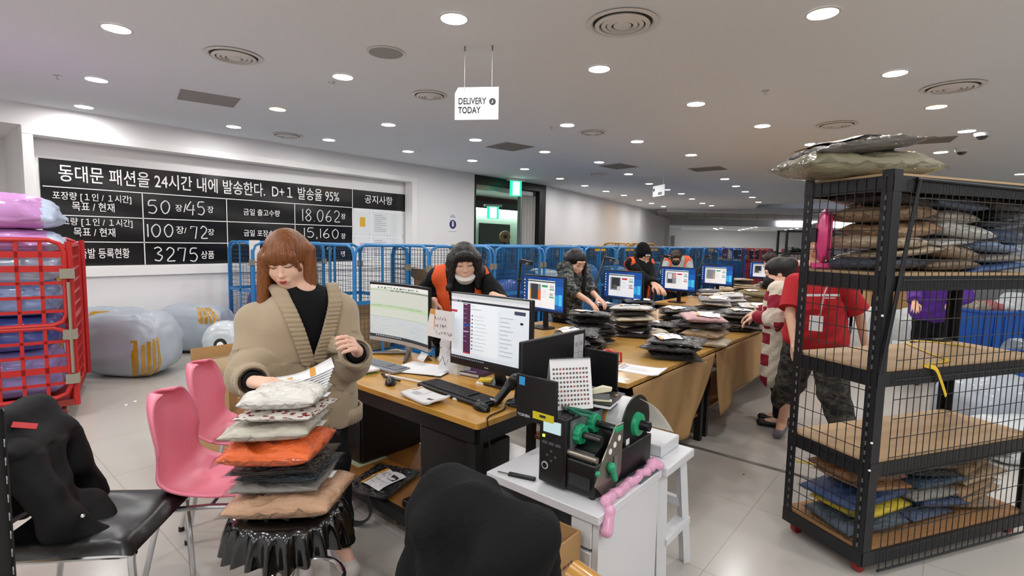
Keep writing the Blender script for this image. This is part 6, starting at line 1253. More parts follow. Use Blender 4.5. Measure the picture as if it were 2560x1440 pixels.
# ================================================================ roll cages along the left aisle
m_cb = M('cage blue', '#2a7dbb', .4, .1); m_cb2 = M('cage deep blue', '#1a53b4', .4); m_cy = M('cage yellow', '#c98f25', .4); m_cr = M('cage red', '#a3262b', .45); m_cw = M('cage wire', '#26435c', .45, .3); m_liner = M('blue liner sheet', '#2a5f8f', .45, coat=.2, bump=(6, .3))
CGH = 1.47
def cage_proto():
    t = thing('roll_cage', 'x', 'roll cage', (0, 0, 0), 0, 'blue roll cages'); L_, W_ = 1.06, .76
    def U(a, b, nm):
        a, b = np.array(a, float), np.array(b, float); u = (b-a)/np.linalg.norm(b-a); mb = MB()
        P_ = [a+[0, 0, .14], a+[0, 0, CGH-.12], a+u*.03+[0, 0, CGH-.04], a+u*.12+[0, 0, CGH], b-u*.12+[0, 0, CGH], b-u*.03+[0, 0, CGH-.04], b+[0, 0, CGH-.12], b+[0, 0, .14]]; mb.tube(P_, .018, 8)
        mid = (a+b)/2; mb.bar(mid+[0, 0, .14], mid+[0, 0, CGH], .03, .012, up=np.cross(u, (0, 0, 1))); mb.bar(a+[0, 0, .8], b+[0, 0, .8], .012, .045); mb.bar(a+[0, 0, .16], b+[0, 0, .16], .02, .03)
        o = mb.build(nm, m_cb, t); o.material_slots[0].link = 'OBJECT'; o.material_slots[0].material = m_cb
        w = MB(); wires(w, a+u*.02, u, np.linalg.norm(b-a)-.04, .18, CGH-.03, .052, .062, .0024); w.build('wire_mesh', m_cw, t)
    x, y = W_/2, L_/2
    U((-x, -y, 0), (x, -y, 0), 'end_frame'); U((-x, y, 0), (x, y, 0), 'end_frame'); U((-x, -y+.02, 0), (-x, y-.02, 0), 'back_frame'); U((x, -y+.02, 0), (x, y-.02, 0), 'front_gate')
    MB().bb((-x, -y, .12), (x, y, .15)).build('base', m_cb, t)
    for sx in (-1, 1):
        for sy in (-1, 1): MB().cyl((0, 0, -.014), .055, .028, 16, X=frame((sx*(x-.08), sy*(y-.08), .056), (1, 0, 0), None, (0, 1, 0))).build('caster', m_bez, t)
    MB().bb((x-.02, -y-.03, 1.16), (x+.03, -y+.03, 1.24)).bb((x-.02, y-.03, 1.16), (x+.03, y+.03, 1.24)).build('latch', m_lat, t)
    return t
cg0 = cage_proto(); USED = [0]
m_yl = M('yellow cage tag', '#dba620', .45)
def cage(lb, x, y, rz=0, mat=None, tagp=None, liner=0, group=None, wire=None):
    t = cg0 if not USED[0] else dup(cg0); USED[0] = 1; t.location = (x, y, 0); t.rotation_euler = (0, 0, rz); t['label'] = lb; XF[t] = Matrix.Translation((x, y, 0)) @ Matrix.Rotation(rz, 4, 'Z')
    if group: t['group'] = group
    LATE.append((t, mat, tagp, liner)); return t
LATE = []
cage('blue roll cage behind the woman in the cardigan, a paper hung on its side', -7.62, 3.6)
cage('blue roll cage standing apart, left of the woman in the orange vest', -5.75, 3.74, PI/2)
names = ['blue roll cage directly behind the woman in the orange vest', 'blue roll cage right of the orange vest, with a yellow tag', 'blue roll cage below the left half of the exit portal', 'blue roll cage left of the woman in camouflage', 'blue roll cage with a yellow tag between camouflage and beanie', 'blue roll cage behind the beanie', 'blue roll cage left of the masked worker', 'blue roll cage behind the masked worker', 'blue roll cage right of the masked worker, with a yellow tag', 'deep blue roll cage after the yellow tag', 'last deep blue roll cage before the red ones']
for k in range(11):
    cage(names[k], -5.2-.02*(k % 3), 5.3+1.14*k-.6 if k else 4.68, .02*((k*7) % 5-2), m_cb2 if k > 8 else None, .0 if k in (0, 3, 4, 5, 8) else None, 1 if k > 0 else 0)
for k in range(9): cage(f'blue roll cage of the second row, {ORD[k]} from the camera', -6.1, 6.7+1.16*k, .03*((k*5) % 5-2), None, None, 1)
for k in range(4): cage(f'blue roll cage of the row along the wall, {ORD[k]} from the camera', -7.0, 8.2+1.2*k, 0, None, .0 if k == 1 else None, 1)
for k in range(2): cage(['red roll cage at the end of the front row', 'farther red roll cage behind the end of the front row'][k], -4.9+.9*k, 18.2+1.2*k, .1, m_cr, None, 2, 'red roll cages')
cy = cage('yellow roll cage rising behind the blue rows left of the beanie', -7.1, 13.6, 0, m_cy, None, 0, 'yellow roll cages'); cy.scale = (1, 1.6, 1.06)
cage('red roll cage behind the yellow one', -7.0, 15.6, 0, m_cr, None, 2, 'red roll cages')
for t, mat, tagp, liner in LATE:
    for c in CH[t]:
        if c.name.split('.')[0] in ('end_frame', 'back_frame', 'front_gate'): c.material_slots[0].link = 'OBJECT'; c.material_slots[0].material = mat or m_cb
LN = MB().bb((-.33, -.48, .16), (-.32, .48, 1.2)).bb((-.33, -.48, .16), (.33, -.47, 1.0)).bb((-.33, .47, .16), (.33, .48, 1.1)); lo = LN.build('liner_sheet', m_liner); lme = lo.data; bpy.data.objects.remove(lo)
TM = MB().bb((.36, -.16, CGH-.06), (.385, .16, CGH+.03)); to_ = TM.build('yellow_tag', m_yl); tme = to_.data; bpy.data.objects.remove(to_)
for t, mat, tagp, liner in LATE:
    if liner: o = bpy.data.objects.new('liner_sheet', lme); COL.objects.link(o); o.parent = t; CH[t].append(o)
    if liner == 2: o.material_slots[0].link = 'OBJECT'; o.material_slots[0].material = m_cr
    if tagp is not None: o = bpy.data.objects.new('yellow_tag', tme); COL.objects.link(o); o.parent = t; CH[t].append(o)
o = MB().add([(.385, -.56, 1.5), (.385, -.42, 1.5), (.385, -.42, 1.2), (.385, -.56, 1.22)], [(0, 1, 2, 3)]).build('hung_paper', m_pap, LATE[0][0], thick=.002, ang=0)
# loads in the nearest cages
q = LATE[0][0]; sack('blue sack inside the roll cage behind the cardigan', (-7.62, 3.6, .152), .6, .85, .75, 0, m_db, [], 51, .5); carton('brown cardboard box lying in the lone blue roll cage', -6.0, -5.45, 3.46, 4.02, .152, .6, [('+x', .2, 1.2)])
carton('brown cardboard box leaning in the cage left of the orange vest', -5.5, -4.95, 4.45, 5.05, .152, 1.02, [('-y', .25, .7)])
for k, (y, col, h, nm) in enumerate(((5.9, '#1d4fa0', .8, 'deep blue'), (7.0, '#9fb3c4', .95, 'pale grey blue'), (8.1, '#3a78b4', 1.0, 'mid blue'), (9.3, '#5b87b0', .95, 'dusty blue'), (10.4, '#8d4a3e', 1.0, 'rusty red'), (11.5, '#3d6f93', 1.0, 'teal blue'), (12.7, '#2a5f9a', 1.0, 'steel blue'))): sack(f'{nm} sack filling the {ORD[k]} loaded cage of the front row', (-5.2, y-.6+.58, .152), .58, .86, h, 0, M('cage load '+nm, col, .45, coat=.4, bump=(7, .5)), [], 60+k, .5)
# low blue tubs before the cages
# ================================================================ far shelf with toy boxes
rk2 = thing('far_counter', 'long dark counter with coloured boxes at the far end of the hall', 'counter', P2(1810, 24, 0), rr_)
MB().bb((-1.8, -.3, .9), (2.4, .3, .95)).build('counter_top', M('counter white', '#cfd3d4', .5), rk2)
for x in (-1.75, -.4, 1.0, 2.35): MB().bb((x-.03, -.25, 0), (x+.03, .25, .9)).build('leg', m_black, rk2)
for i, (px, w_, h, col, nm) in enumerate(((1708, .3, .3, '#3b4250', 'dark grey bundle'), (1735, .42, .38, '#c3cbd2', 'white and grey bundle'), (1765, .34, .4, '#6f9a35', 'lime green bundle'), (1789, .34, .3, '#1d2028', 'black bundle'), (1810, .26, .55, '#b01f24', 'red tool box'), (1846, .28, .52, '#191c24', 'black tool box'), (1864, .28, .5, '#b3202a', 'second red tool box'), (1882, .3, .48, '#1b1f2a', 'dark tool box with a white mark'), (1904, .34, .52, '#c2271f', 'wide red tool box'), (1928, .34, .48, '#20232b', 'rightmost dark tool box'))):
    p = P2(px, 24, .951); p[2] = .951; t = thing('far_bundle' if i < 4 else 'tool_box', f'{nm} on the far counter', 'bundle' if i < 4 else 'box', p, rr_, 'things on the far counter'); mt = M('far '+nm, col, .45)
    if i < 4:
        sd = SDF((-w_, -.4, -.02), (w_, .4, h+.1), .03); r_ = random.Random(i)
        for k in range(6): sd.ell((w_*.6*(r_.random()-.5), .3*(r_.random()-.5), h*.35+h*.25*r_.random()), (w_*.3, .16, h*.35), .06)
        sdf_obj('bundle', sd.half((0, 0, 0), (0, 0, -1)), mt, t, w=False)
    else:
        MB().bb((-w_/2, -.2, 0), (w_/2, .2, h*.8)).build('box_body', mt, t, bev=.02); MB().bb((-w_/2-.01, -.21, h*.6), (w_/2+.01, .21, h*.66)).build('lid_edge', m_blackp, t); MB().bb((-.08, -.22, h*.25), (.08, -.2, h*.4)).build('label_plate', m_pap, t); MB().tube([(-w_*.25, 0, h*.8), (-w_*.2, 0, h*.95), (w_*.2, 0, h*.95), (w_*.25, 0, h*.8)], .018, 6).build('handle', m_blackp, t)
# corridor box with a round speaker-like fan
p = Xp(1262, 640, -11.3); cb3 = carton('pinkish box on a stand inside the corridor beyond the portal', p[0]-.25, p[0]+.25, p[1]-.3, p[1]+.3, 0, Xp(1255, 612, -11.3)[2], open_=False, mat=MATS['pinkish cardboard'])
c = Xp(1262, 592, -11.3); t = thing('round_fan', 'small round brown fan on the box inside the corridor', 'fan', (c[0], c[1], Xp(1255, 612, -11.3)[2]+.001), PI/2-.5); hz = c[2]-Xp(1255, 612, -11.3)[2]
MB().lathe([(.05, -.05), (.16, -.04), (.2, 0), (.18, .05), (.05, .06)], n=28, X=frame((0, 0, hz), (1, 0, 0), (0, 0, 1))).build('fan_cage', M('fan tan', '#8c6a4a', .5), t); MB().cyl((0, 0, .06), .06, .02, 16, X=frame((0, 0, hz), (1, 0, 0), (0, 0, 1))).build('hub', m_blackp, t); MB().cyl((0, 0, 0), .08, .03, 16).bb((-.02, -.02, 0), (.02, .02, hz-.15)).build('stand', m_blackp, t)
# ================================================================ people
def hair_mat(name, a, b, rough=.38):
    if name in MATS: return MATS[name]
    m = M(name, a, rough, spec=.4); nt = m.node_tree; L = nt.links.new; bs = nt.nodes['Principled BSDF']
    tc = nt.nodes.new('ShaderNodeTexCoord'); mp = nt.nodes.new('ShaderNodeMapping'); mp.inputs['Scale'].default_value = (95, 95, 5); n = nt.nodes.new('ShaderNodeTexNoise'); n.inputs['Scale'].default_value = 1; n.inputs['Detail'].default_value = 3
    L(tc.outputs['Object'], mp.inputs[0]); L(mp.outputs[0], n.inputs[0]); cr = nt.nodes.new('ShaderNodeMix'); cr.data_type = 'RGBA'; cr.inputs[6].default_value = lin(a); cr.inputs[7].default_value = lin(b)
    L(n.outputs[0], cr.inputs[0]); L(cr.outputs[2], bs.inputs['Base Color']); bp_ = nt.nodes.new('ShaderNodeBump'); bp_.inputs['Strength'].default_value = .55; bp_.inputs['Distance'].default_value = .01; L(n.outputs[0], bp_.inputs['Height']); L(bp_.outputs[0], bs.inputs['Normal'])
    return m
def camo_mat(name, cols, sc):
    m = M(name, cols[0], .8); nt = m.node_tree; L = nt.links.new; bs = nt.nodes['Principled BSDF']; tc = nt.nodes.new('ShaderNodeTexCoord'); mp = nt.nodes.new('ShaderNodeMapping'); mp.inputs['Scale'].default_value = (1, 1, 1.9)
    n = nt.nodes.new('ShaderNodeTexNoise'); n.inputs['Scale'].default_value = sc; n.inputs['Detail'].default_value = 2; cr = nt.nodes.new('ShaderNodeValToRGB'); cr.color_ramp.interpolation = 'CONSTANT'; e = cr.color_ramp.elements; e[0].color = lin(cols[0]); e[1].position = .62; e[1].color = lin(cols[3])
    k = e.new(.44); k.color = lin(cols[1]); k = e.new(.53); k.color = lin(cols[2]); L(tc.outputs['Object'], mp.inputs[0]); L(mp.outputs[0], n.inputs[0]); L(n.outputs[0], cr.inputs[0]); L(cr.outputs[0], bs.inputs['Base Color']); return m
m_skin = M('skin fair', '#e6b9a2', .5, spec=.35); m_skin2 = M('skin warm', '#d9aa8f', .5, spec=.35); m_lip = M('red lips', '#a8232c', .35); m_lipn = M('natural lips', '#b5685e', .4); m_lash = M('lash dark', '#1c1210', .6); m_eye = M('eye white', '#d8d2cc', .2); m_iris = M('iris dark', '#17100c', .15)
H_BLK = hair_mat('black hair', '#090808', '#1d1817'); H_RED = hair_mat('copper brown hair', '#5a3015', '#94592c'); H_BRN = hair_mat('dark brown hair', '#150e0b', '#33231b')
m_orv = M('orange vest', '#e2581f', .7, bump=(30, .15)); m_blk = M('black sweater', '#0b0b0d', .85, bump=(70, .2), spec=.25); m_bpant = M('black trousers', '#121215', .85, spec=.2); m_mw = M('white mask', '#e6e4e1', .7); m_mb = M('black mask', '#0c0c0e', .7)
m_shw = M('white sneaker', '#d5cdc9', .6); m_shb = M('black shoe', '#0d0d0f', .5)
def Rm(y, p, r=0): return np.array((Matrix.Rotation(y, 3, 'Z') @ Matrix.Rotation(p, 3, 'X') @ Matrix.Rotation(r, 3, 'Y')))
def rsurf(sd, p, d, mx=.4):
    p = np.array(p, float); d = np.array(d, float); d /= np.linalg.norm(d); t = np.arange(0, mx, sd.h*.5); Q = p+t[:, None]*d
    i = np.clip(np.round((Q-sd.lo)/sd.h).astype(int), 0, np.array(sd.g.shape)-1); g = sd.g[i[:, 0], i[:, 1], i[:, 2]]; k = np.argmax(g < 0)
    if g[k] >= 0: return None
    return Q[k]+d*(g[k])
def unit(v): v = np.array(v, float); return v/np.linalg.norm(v)
def elbow(s, w_, a, b, pole):
    s, w_ = np.array(s, float), np.array(w_, float); d = w_-s; L = min(np.linalg.norm(d), (a+b)*.995); u = unit(d); x = (a*a-b*b+L*L)/(2*L); h = math.sqrt(max(a*a-x*x, 1e-6)); p = np.array(pole, float); p = p-u*(p@u); p = unit(p); return s+u*x+p*h
def hand(sd, w_, fwd, palm, curl, sc=1.0, side=1, spread=.12, k=.006, thumb=.5):
    """wrist, finger direction, palm normal; side = +1 when the thumb lies towards fwd x palm"""
    f = unit(fwd); n = np.array(palm, float); n = unit(n-f*(n@f)); s = np.cross(f, n)*side; w_ = np.array(w_, float); tips = []
    sd.cap(w_, w_+f*.02*sc, .022*sc, .025*sc, .015, flat=(n, 1.35))
    for j in (-.024, -.008, .009, .024): sd.cap(w_+f*.018*sc+s*j*.6*sc, w_+f*.082*sc+s*j*sc, .015*sc, .0125*sc, .012)
    for j, (o, L) in enumerate(((-.027, .78), (-.009, .95), (.009, 1.0), (.027, .9))):
        p = w_+f*.086*sc+s*o*sc; d = unit(f+s*(o/.027)*spread); an = 0; c_ = curl[j] if hasattr(curl, '__len__') else curl*(1.15-.07*j)
        for q, (l, r0, r1) in enumerate(((.042, .0098, .0088), (.027, .0088, .0082), (.022, .0082, .0066))):
            an += c_*(.8 if q == 0 else 1.0); dd = d*math.cos(an)+n*math.sin(an); p2 = p+dd*l*L*sc; sd.cap(p, p2, r0*sc, r1*sc, k); p = p2
        tips.append((p.copy(), dd))
    t0 = w_+f*.025*sc+s*.02*sc+n*.006; t1 = t0+(s*.75+f*.5+n*.45*thumb)*.04*sc; t2 = t1+unit(s*.25+f*.85+n*.9*thumb)*.034*sc; t3 = t2+unit(s*-.1+f*.8+n*1.1*thumb)*.026*sc
    sd.cap(t0, t1, .0145*sc, .012*sc, .012).cap(t1, t2, .0115*sc, .0098*sc, k).cap(t2, t3, .0098*sc, .0078*sc, k); tips.append((t3, unit(t3-t2))); return tips
def person(label, loc, rz, P):
    h = P.get('h', .0065); t = thing('person', label, 'person', (loc[0], loc[1], 0), rz, None); A = XF[t].inverted()
    Lc = lambda p: np.array(A @ Vector(p)); S_ = P.get('scale', 1.0); ln = P.get('lean', .03); dr = P.get('side', 0.0)
    J = lambda x, y, z: np.array([x*S_, y*S_, z*S_])
    nb = J(dr, ln, 1.335); hc = P['headpos'] if 'headpos' in P else nb+J(0, .045, .125); R = Rm(*P.get('head', (0, -.4, 0))); HS = P.get('hs', 1.0)*S_; Hd = lambda x, y, z: hc+R@np.array([x, y, z])*HS
    sh = {1: P.get('shR', J(.158+dr, ln*.9, 1.285)), -1: P.get('shL', J(-.158+dr, ln*.9, 1.285))}; wr = {1: np.array(P['wrR'], float), -1: np.array(P['wrL'], float)}; el = {}
    for s in (1, -1):
        d = wr[s]-sh[s]; mxl = .5*S_
        if np.linalg.norm(d) > mxl: wr[s] = sh[s]+d/np.linalg.norm(d)*mxl
        el[s] = elbow(sh[s], wr[s], .265*S_, .24*S_, P.get('pole%+d' % s, (s*.7, -.5, -.6)))
    st = P.get('stance', {1: (.09, 0), -1: (-.09, 0)}); hip = {s: J(s*.085, 0, .86) for s in (1, -1)}; ank = {s: J(st[s][0], st[s][1]-.03, .075) for s in (1, -1)}; kn = {s: (hip[s]+ank[s])/2+J(0, .03, .02) for s in (1, -1)}
    lo = np.minimum.reduce([wr[1]-.2, wr[-1]-.2, ank[1]-.2, ank[-1]-.2, J(-.3, -.22, -.01), hc-.2]); hi = np.maximum.reduce([wr[1]+.2, wr[-1]+.2, ank[1]+.25, ank[-1]+.25, J(.3, .25, 1.3), hc+.2]); lo[2] = -.01
    sd = SDF(lo, hi, h)
    for s in (1, -1):
        sd.cap(hip[s], kn[s], .078*S_, .052*S_, .03).cap(kn[s], ank[s], .05*S_, .034*S_, .02).cap(ank[s], ank[s]+J(0, .13, -.04), .034*S_, .028*S_, .02)
        sd.cap(sh[s]*[.6, 1, 1]+[dr*.4, 0, .0], sh[s], .05*S_, .048*S_, .04).cap(sh[s], el[s], .044*S_, .036*S_, .03).cap(el[s], wr[s], .036*S_, .025*S_, .012)
    sd.ell(J(0, 0, .9), J(.15, .1, .12), .05).ell(J(dr*.4, ln*.4, 1.05), J(.122, .085, .16), .06).ell(J(dr*.8, ln*.85, 1.19), J(.145, .095, .15), .06)
    sd.cap(nb-J(0, .01, .03), Hd(0, -.022, -.055), .05*S_, .047*S_, .03)
    E = lambda c, r, k=.015: sd.ell(Hd(*c), np.array(r)*HS, k, R)
    E((0, -.014, .03), (.074, .092, .086)); E((0, .018, -.03), (.063, .07, .08), .03); E((0, .046, -.083), (.034, .036, .03), .035)
    for s in (1, -1): E((s*.034, .045, -.035), (.03, .034, .032), .025); E((s*.074, -.008, -.01), (.009, .018, .029), .008); E((s*.031, .0745, .006), (.019, .0115, .0105), .008); E((s*.011, .087, -.04), (.0075, .008, .0068), .008)
    sd.cap(Hd(0, .084, .004), Hd(0, .097, -.034), .006*HS, .0092*HS, .012); E((0, .1, -.036), (.0095, .0095, .0085), .01); E((0, .083, -.063), (.024, .016, .014), .012); E((0, .074, .035), (.05, .015, .012), .03)
    tips = {}
    for s in (1, -1):
        hp = P.get('hand%+d' % s, ((0, .8, -.5), (0, -.5, -.9), .35)); tips[s] = hand(sd, wr[s], hp[0], hp[1], hp[2], P.get('hsz', .95)*S_, hp[3] if len(hp) > 3 else s, k=max(.004, h*.6), thumb=hp[4] if len(hp) > 4 else .5)
    skin = P.get('skin', m_skin); sdf_obj('body', sd, skin, t, w=False)
    if P.get('nails'):
        mb = MB()
        for s in (1, -1):
            for p, d in tips[s]: mb.sph(p-d*.002, .0062, 8, 6)
        mb.build('painted_nails', P['nails'], t)
    # face
    if P.get('face', 1):
        fd = R@np.array([0, 1, 0])
        def on(x, z, off=.001): q = rsurf(sd, Hd(x, .16, z), -fd); return (q if q is not None else Hd(x, .085, z))+fd*off
        for s in (1, -1):
            if P.get('lids', 1): MB().tube([on(s*(.031+dx), .0-dz_, .0012) for dx, dz_ in ((-.016, .002), (-.008, .0055), (0, .0068), (.008, .006), (.017, .0015))], [.0009, .0016, .0019, .0018, .001], 6, sm=3).build('eyelashes', m_lash, t)
            else:
                q = on(s*.031, .003, -.0045); MB().sph(q, .0085*HS, 12, 8).build('eye', m_eye, t); MB().sph(q+fd*.0052, .0048*HS, 10, 6).build('iris', m_iris, t)
            MB().tube([on(s*(.031+dx), .022+dz_, .0008) for dx, dz_ in ((-.017, -.002), (0, .003), (.018, -.001))], [.0012, .0022, .001], 6, sm=4, flat=1).build('eyebrow', P.get('browm', m_lash), t)
        if not P.get('mask'):
            lm = P.get('lips', m_lipn); mw_ = P.get('smile', 0)
            MB().tube([on(x, -.0625+mw_*abs(x)*.25+.0015*(abs(x) > .004), .0012) for x in np.linspace(-.018, .018, 9)], [.0006, .0022, .0028, .0026, .0024, .0026, .0028, .0022, .0006], 8, sm=2).build('upper_lip', lm, t); MB().tube([on(x, -.0685+mw_*abs(x)*.3, .001) for x in np.linspace(-.015, .015, 7)], [.0008, .003, .0038, .0042, .0038, .003, .0008], 8, sm=2).build('lower_lip', lm, t)
        else:
            ms_ = SDF(hc-.17, hc+.17, .005); dz = P.get('maskdrop', 0); ms_.ell(Hd(0, .038, -.052-dz), np.array([.071, .087, .06])*HS, .01, R).ell(Hd(0, .05, -.085-dz), np.array([.045, .048, .03])*HS, .02, R); ms_.half(Hd(0, .022, 0), -fd)
            if dz: ms_.half(Hd(0, 0, -.05), R@np.array([0, .35, 1]))
            sdf_obj('face_mask', ms_, P['mask'], t, w=False)
            for s in (1, -1): MB().tube([Hd(s*.062, .035, -.035-dz), Hd(s*.077, .0, .0), Hd(s*.078, -.02, -.005), Hd(s*.062, .03, -.075-dz)], .0016, 6, sm=4).build('mask_loop', P['mask'], t)
    # clothes
    tp = P['top']; of = P.get('ease', .016)
    def torso(g, o, sleeves=True, L=1.0, hem=.86, wide=0.0, slv=None):
        g.ell(J(dr*.4, ln*.4, 1.05), J(.122+o+wide*.6, .09+o, .17+o), .06).ell(J(dr*.8, ln*.85, 1.19), J(.145+o, .098+o, .14+o), .06).cap(J(-.05, ln*.3, 1.1), J(-.06-wide*.5, 0, hem), (.09+o+wide*.7)*S_, (.1+o+wide)*S_, .06).cap(J(.05, ln*.3, 1.1), J(.06+wide*.5, 0, hem), (.09+o+wide*.7)*S_, (.1+o+wide)*S_, .06)
        for s in (1, -1):
            g.cap(sh[s]*[.45, 1, 1]+[dr*.5, 0, .012], sh[s], (.052+o)*S_, (.05+o)*S_, .04)
            if sleeves and L <= .5: MB().tube([sh[s]-unit(el[s]-sh[s])*.02, sh[s]+(el[s]-sh[s])*L, sh[s]+(el[s]-sh[s])*L*1.9], [(.054+o)*S_, (.066+o*.6)*S_, (.074+o*.5)*S_], 24, sm=5).build('short_sleeve', tp, t)
            elif sleeves:
                r0, r1, r2 = slv or (.05+o, .044+o, .036+o); g.cap(sh[s], el[s] if L > .5 else sh[s]+(el[s]-sh[s])*L*1.8, r0*S_, r1*S_, .03)
                if L <= .5: pass
                else: g.cap(el[s], el[s]+(wr[s]-el[s])*min(1, (L-.5)*2), r1*S_, r2*S_, .025)
    low = min(P.get('hem', .84)*S_-.1, .7)
    def box_(): return SDF((lo[0], lo[1], min(low, wr[1][2]-.12, wr[-1][2]-.12)), (hi[0], hi[1], nb[2]+.08), h)
    fl = P.get('fold', .004); foldf = lambda q: fl*vnoise(q*[1, 1, 1.0], 11, 3)+fl*.7*np.sin(q[:, 2]*60+q[:, 0]*25+8*np.sin(q[:, 1]*9))*((np.abs(q[:, 0]) > .15) | (q[:, 2] < 1.1))
    if P.get('custom'): P['custom'](dict(locals()))
    else:
        g = box_(); torso(g, of, True, P.get('sleeve', .97), P.get('hem', .86), P.get('wide', 0), P.get('slv')); g.half(J(0, 0, P.get('hem', .86)-.06), (0, 0, -1), J(-.35, -.3, .2), J(.35, .35, 1.0)) if 0 else None
        zc = P.get('collar', 1.345)*S_; g.ell(nb+J(0, .005, .045), J(.062, .06, .05), .01, sub=True)
        L = P.get('sleeve', .97)
        for s in (1, -1):
            if L > .5: e = el[s]+(wr[s]-el[s])*min(1, (L-.5)*2)*.98; d = unit(wr[s]-el[s])
            else: e = sh[s]+(el[s]-sh[s])*L*1.9; d = unit(el[s]-sh[s])
            if L > .5: g.half(e, d, e-.1, e+.1)
        sdf_obj(P.get('topname', 'sweater'), g, tp, t, fn=foldf, w=False, mfn=P.get('topmfn', lambda ctx: None)(locals()) if P.get('topmfn') else None)
    if P.get('vest'):
        g = box_(); o = of+.022; torso(g, o, False, 0, .88)
        for s in (1, -1): a = sh[s]; g.cap(a+[s*.07*S_, 0, .03], a+[s*.065*S_, 0, -.16], .07*S_, .065*S_, 0, sub=True)
        vw = P.get('vestgap', .055); vf = lambda q: np.where((q[:, 1] > ln*.5) & (np.abs(q[:, 0]-dr*.7) < vw*S_*(1+.5*np.clip((q[:, 2]-1.05)/.25, 0, 1))), .06, 0)+np.where((q[:, 2] > 1.28*S_) & (np.abs(q[:, 0]-dr) < .075*S_), .06, 0)
        sdf_obj('safety_vest', g, P['vest'], t, fn=vf, w=False)
    g = SDF((lo[0], lo[1], .05), (hi[0], hi[1], 1.02), h); ph = P.get('pantease', .016)
    for s in (1, -1): g.cap(hip[s], kn[s], (.08+ph)*S_, (.058+ph)*S_, .03).cap(kn[s], ank[s]+J(0, 0, P.get('pantcut', .02)), (.056+ph)*S_, (.045+ph)*S_, .02)
    g.ell(J(0, 0, .9), J(.152+ph*.6, .105+ph*.6, .12), .05); zc = P.get('pantcut', .02)+.085
    for s in (1, -1): g.half(ank[s]+J(0, 0, P.get('pantcut', .02)), (0, 0, -1), ank[s]-.12, ank[s]+J(.12, .12, .1))
    sdf_obj('trousers', g, P.get('pants', m_bpant), t, fn=lambda q: .003*np.sin(q[:, 2]*45+q[:, 0]*20+5*np.sin(q[:, 1]*12)), w=False)
    for s in (1, -1):
        fa = P.get('toe', 0); dr_ = np.array([math.sin(fa), math.cos(fa), 0]); a0 = ank[s]*[1, 1, 0]; q = SDF(a0+[-.22, -.22, -.005], a0+[.22, .22, .16], .006)
        q.cap(a0-dr_*.05+[0, 0, .035], a0+dr_*.15*S_+[0, 0, .03], .038*S_, .036*S_, .02, flat=((0, 0, 1), 1.05)).cap(a0-dr_*.03+[0, 0, .05], a0+[0, 0, .09], .04*S_, .036*S_, .025).half((0, 0, 0), (0, 0, -1)); so = sdf_obj('shoe', q, P.get('shoes', m_shb), t, w=False)
        if P.get('laces'):
            mb = MB(); mb.loft([[(*(a0[:2]+dr_[:2]*(.045+.1*math.cos(a))+np.array([dr_[1], -dr_[0]])*.044*math.sin(a)), z) for a in np.linspace(0, 2*PI, 24, endpoint=False)] for z in (.001, .02)]); mb.build('sole', M('pale sole', '#e6e0dc', .6), t)
            for k in range(4): c = a0+dr_*(.03+.022*k); c[2] = .083-.011*k; sx = np.array([dr_[1], -dr_[0], 0]); MB().tube([c-sx*.022, c+[0, 0, .006], c+sx*.022], .003, 6).build('lace', m_pap, t)
    # hair
    hs_ = P.get('hair'); hm = P.get('hairmat', H_BLK); g = SDF(hc-[.2, .24, .42], hc+[.2, .2, .2], min(h, .005)); Eh = lambda c, r, k=.02, sub=False: g.ell(Hd(*c), np.array(r)*HS, k, R, sub)
    if hs_:
        Eh((0, -.016, .034), (.089, .104, .095)); dn = np.array([0, 0, -1.0]); V_ = lambda s, x, y, z, L, x2=0, y2=0: (Hd(s*x, y, z), Hd(s*x, y, z)+dn*L+R@np.array([s*x2, y2, 0]))
        Hl = P.get('hairlen', .2)
        if hs_ in ('bob', 'long', 'curly'):
            for s in (1, -1):
                for x, y, r in ((.078, .035, .022), (.083, .005, .03), (.08, -.035, .035)):
                    if P.get('tuck') == s and y > -.01: continue
                    a, b = V_(s, x, y, .02, Hl*(1 if y < .03 else .95), .012, -.005); g.cap(a, b, r*HS, r*.85*HS, .025)
            a, b = V_(1, .03, -.07, .02, Hl*1.0); c, d = V_(-1, .03, -.07, .02, Hl*1.0); g.cap(a, b, .05*HS, .045*HS, .03).cap(c, d, .05*HS, .045*HS, .03)
            if hs_ == 'long':
                for s in (1, -1): a = Hd(s*.07, .03 if P.get('tuck') != s else -.03, -.05); g.cap(a, a+np.array([s*.015, .05, -P.get('front', .2)])*S_, .028*HS, .016*HS, .03)
        if hs_ == 'curly':
            rr = random.Random(6)
            for k in range(46): a = rr.random()*PI*1.3+PI*.85; z = -.02-.19*rr.random(); q = hc+np.array([0, -.015, 0])+np.array([math.cos(a)*(.105+.02*rr.random()), math.sin(a)*(.1), z]); g.ell(q, (.028, .028, .034), .02)
        if hs_ == 'bun': Eh((0, -.12, .05), (.05, .045, .05)); Eh((0, -.085, .03), (.06, .05, .06), .03); g.cap(Hd(0, -.06, -.05), Hd(0, -.055, -.1), .04*HS, .03*HS, .03)
        if hs_ == 'tied': Eh((0, -.05, -.03), (.07, .06, .07)); g.cap(Hd(0, -.1, .0), Hd(.02, -.13, -.12), .03*HS, .02*HS, .02)
        if hs_ == 'short': Eh((0, -.045, -.01), (.082, .07, .085))
        fz = P.get('face_cut', (.062, .09, .086)); Eh((0, .095, -.05), fz, 0, True)
        if P.get('bangs', 1): bz = P.get('bangz', .022); Eh((0, .074, bz+.03), (.066, .024, .036), .015); 
        if P.get('bangs', 1):
            for s in (1, -1): g.cap(Hd(s*.05, .075, .04), Hd(s*.066, .058, -.03), .014*HS, .009*HS, .015)
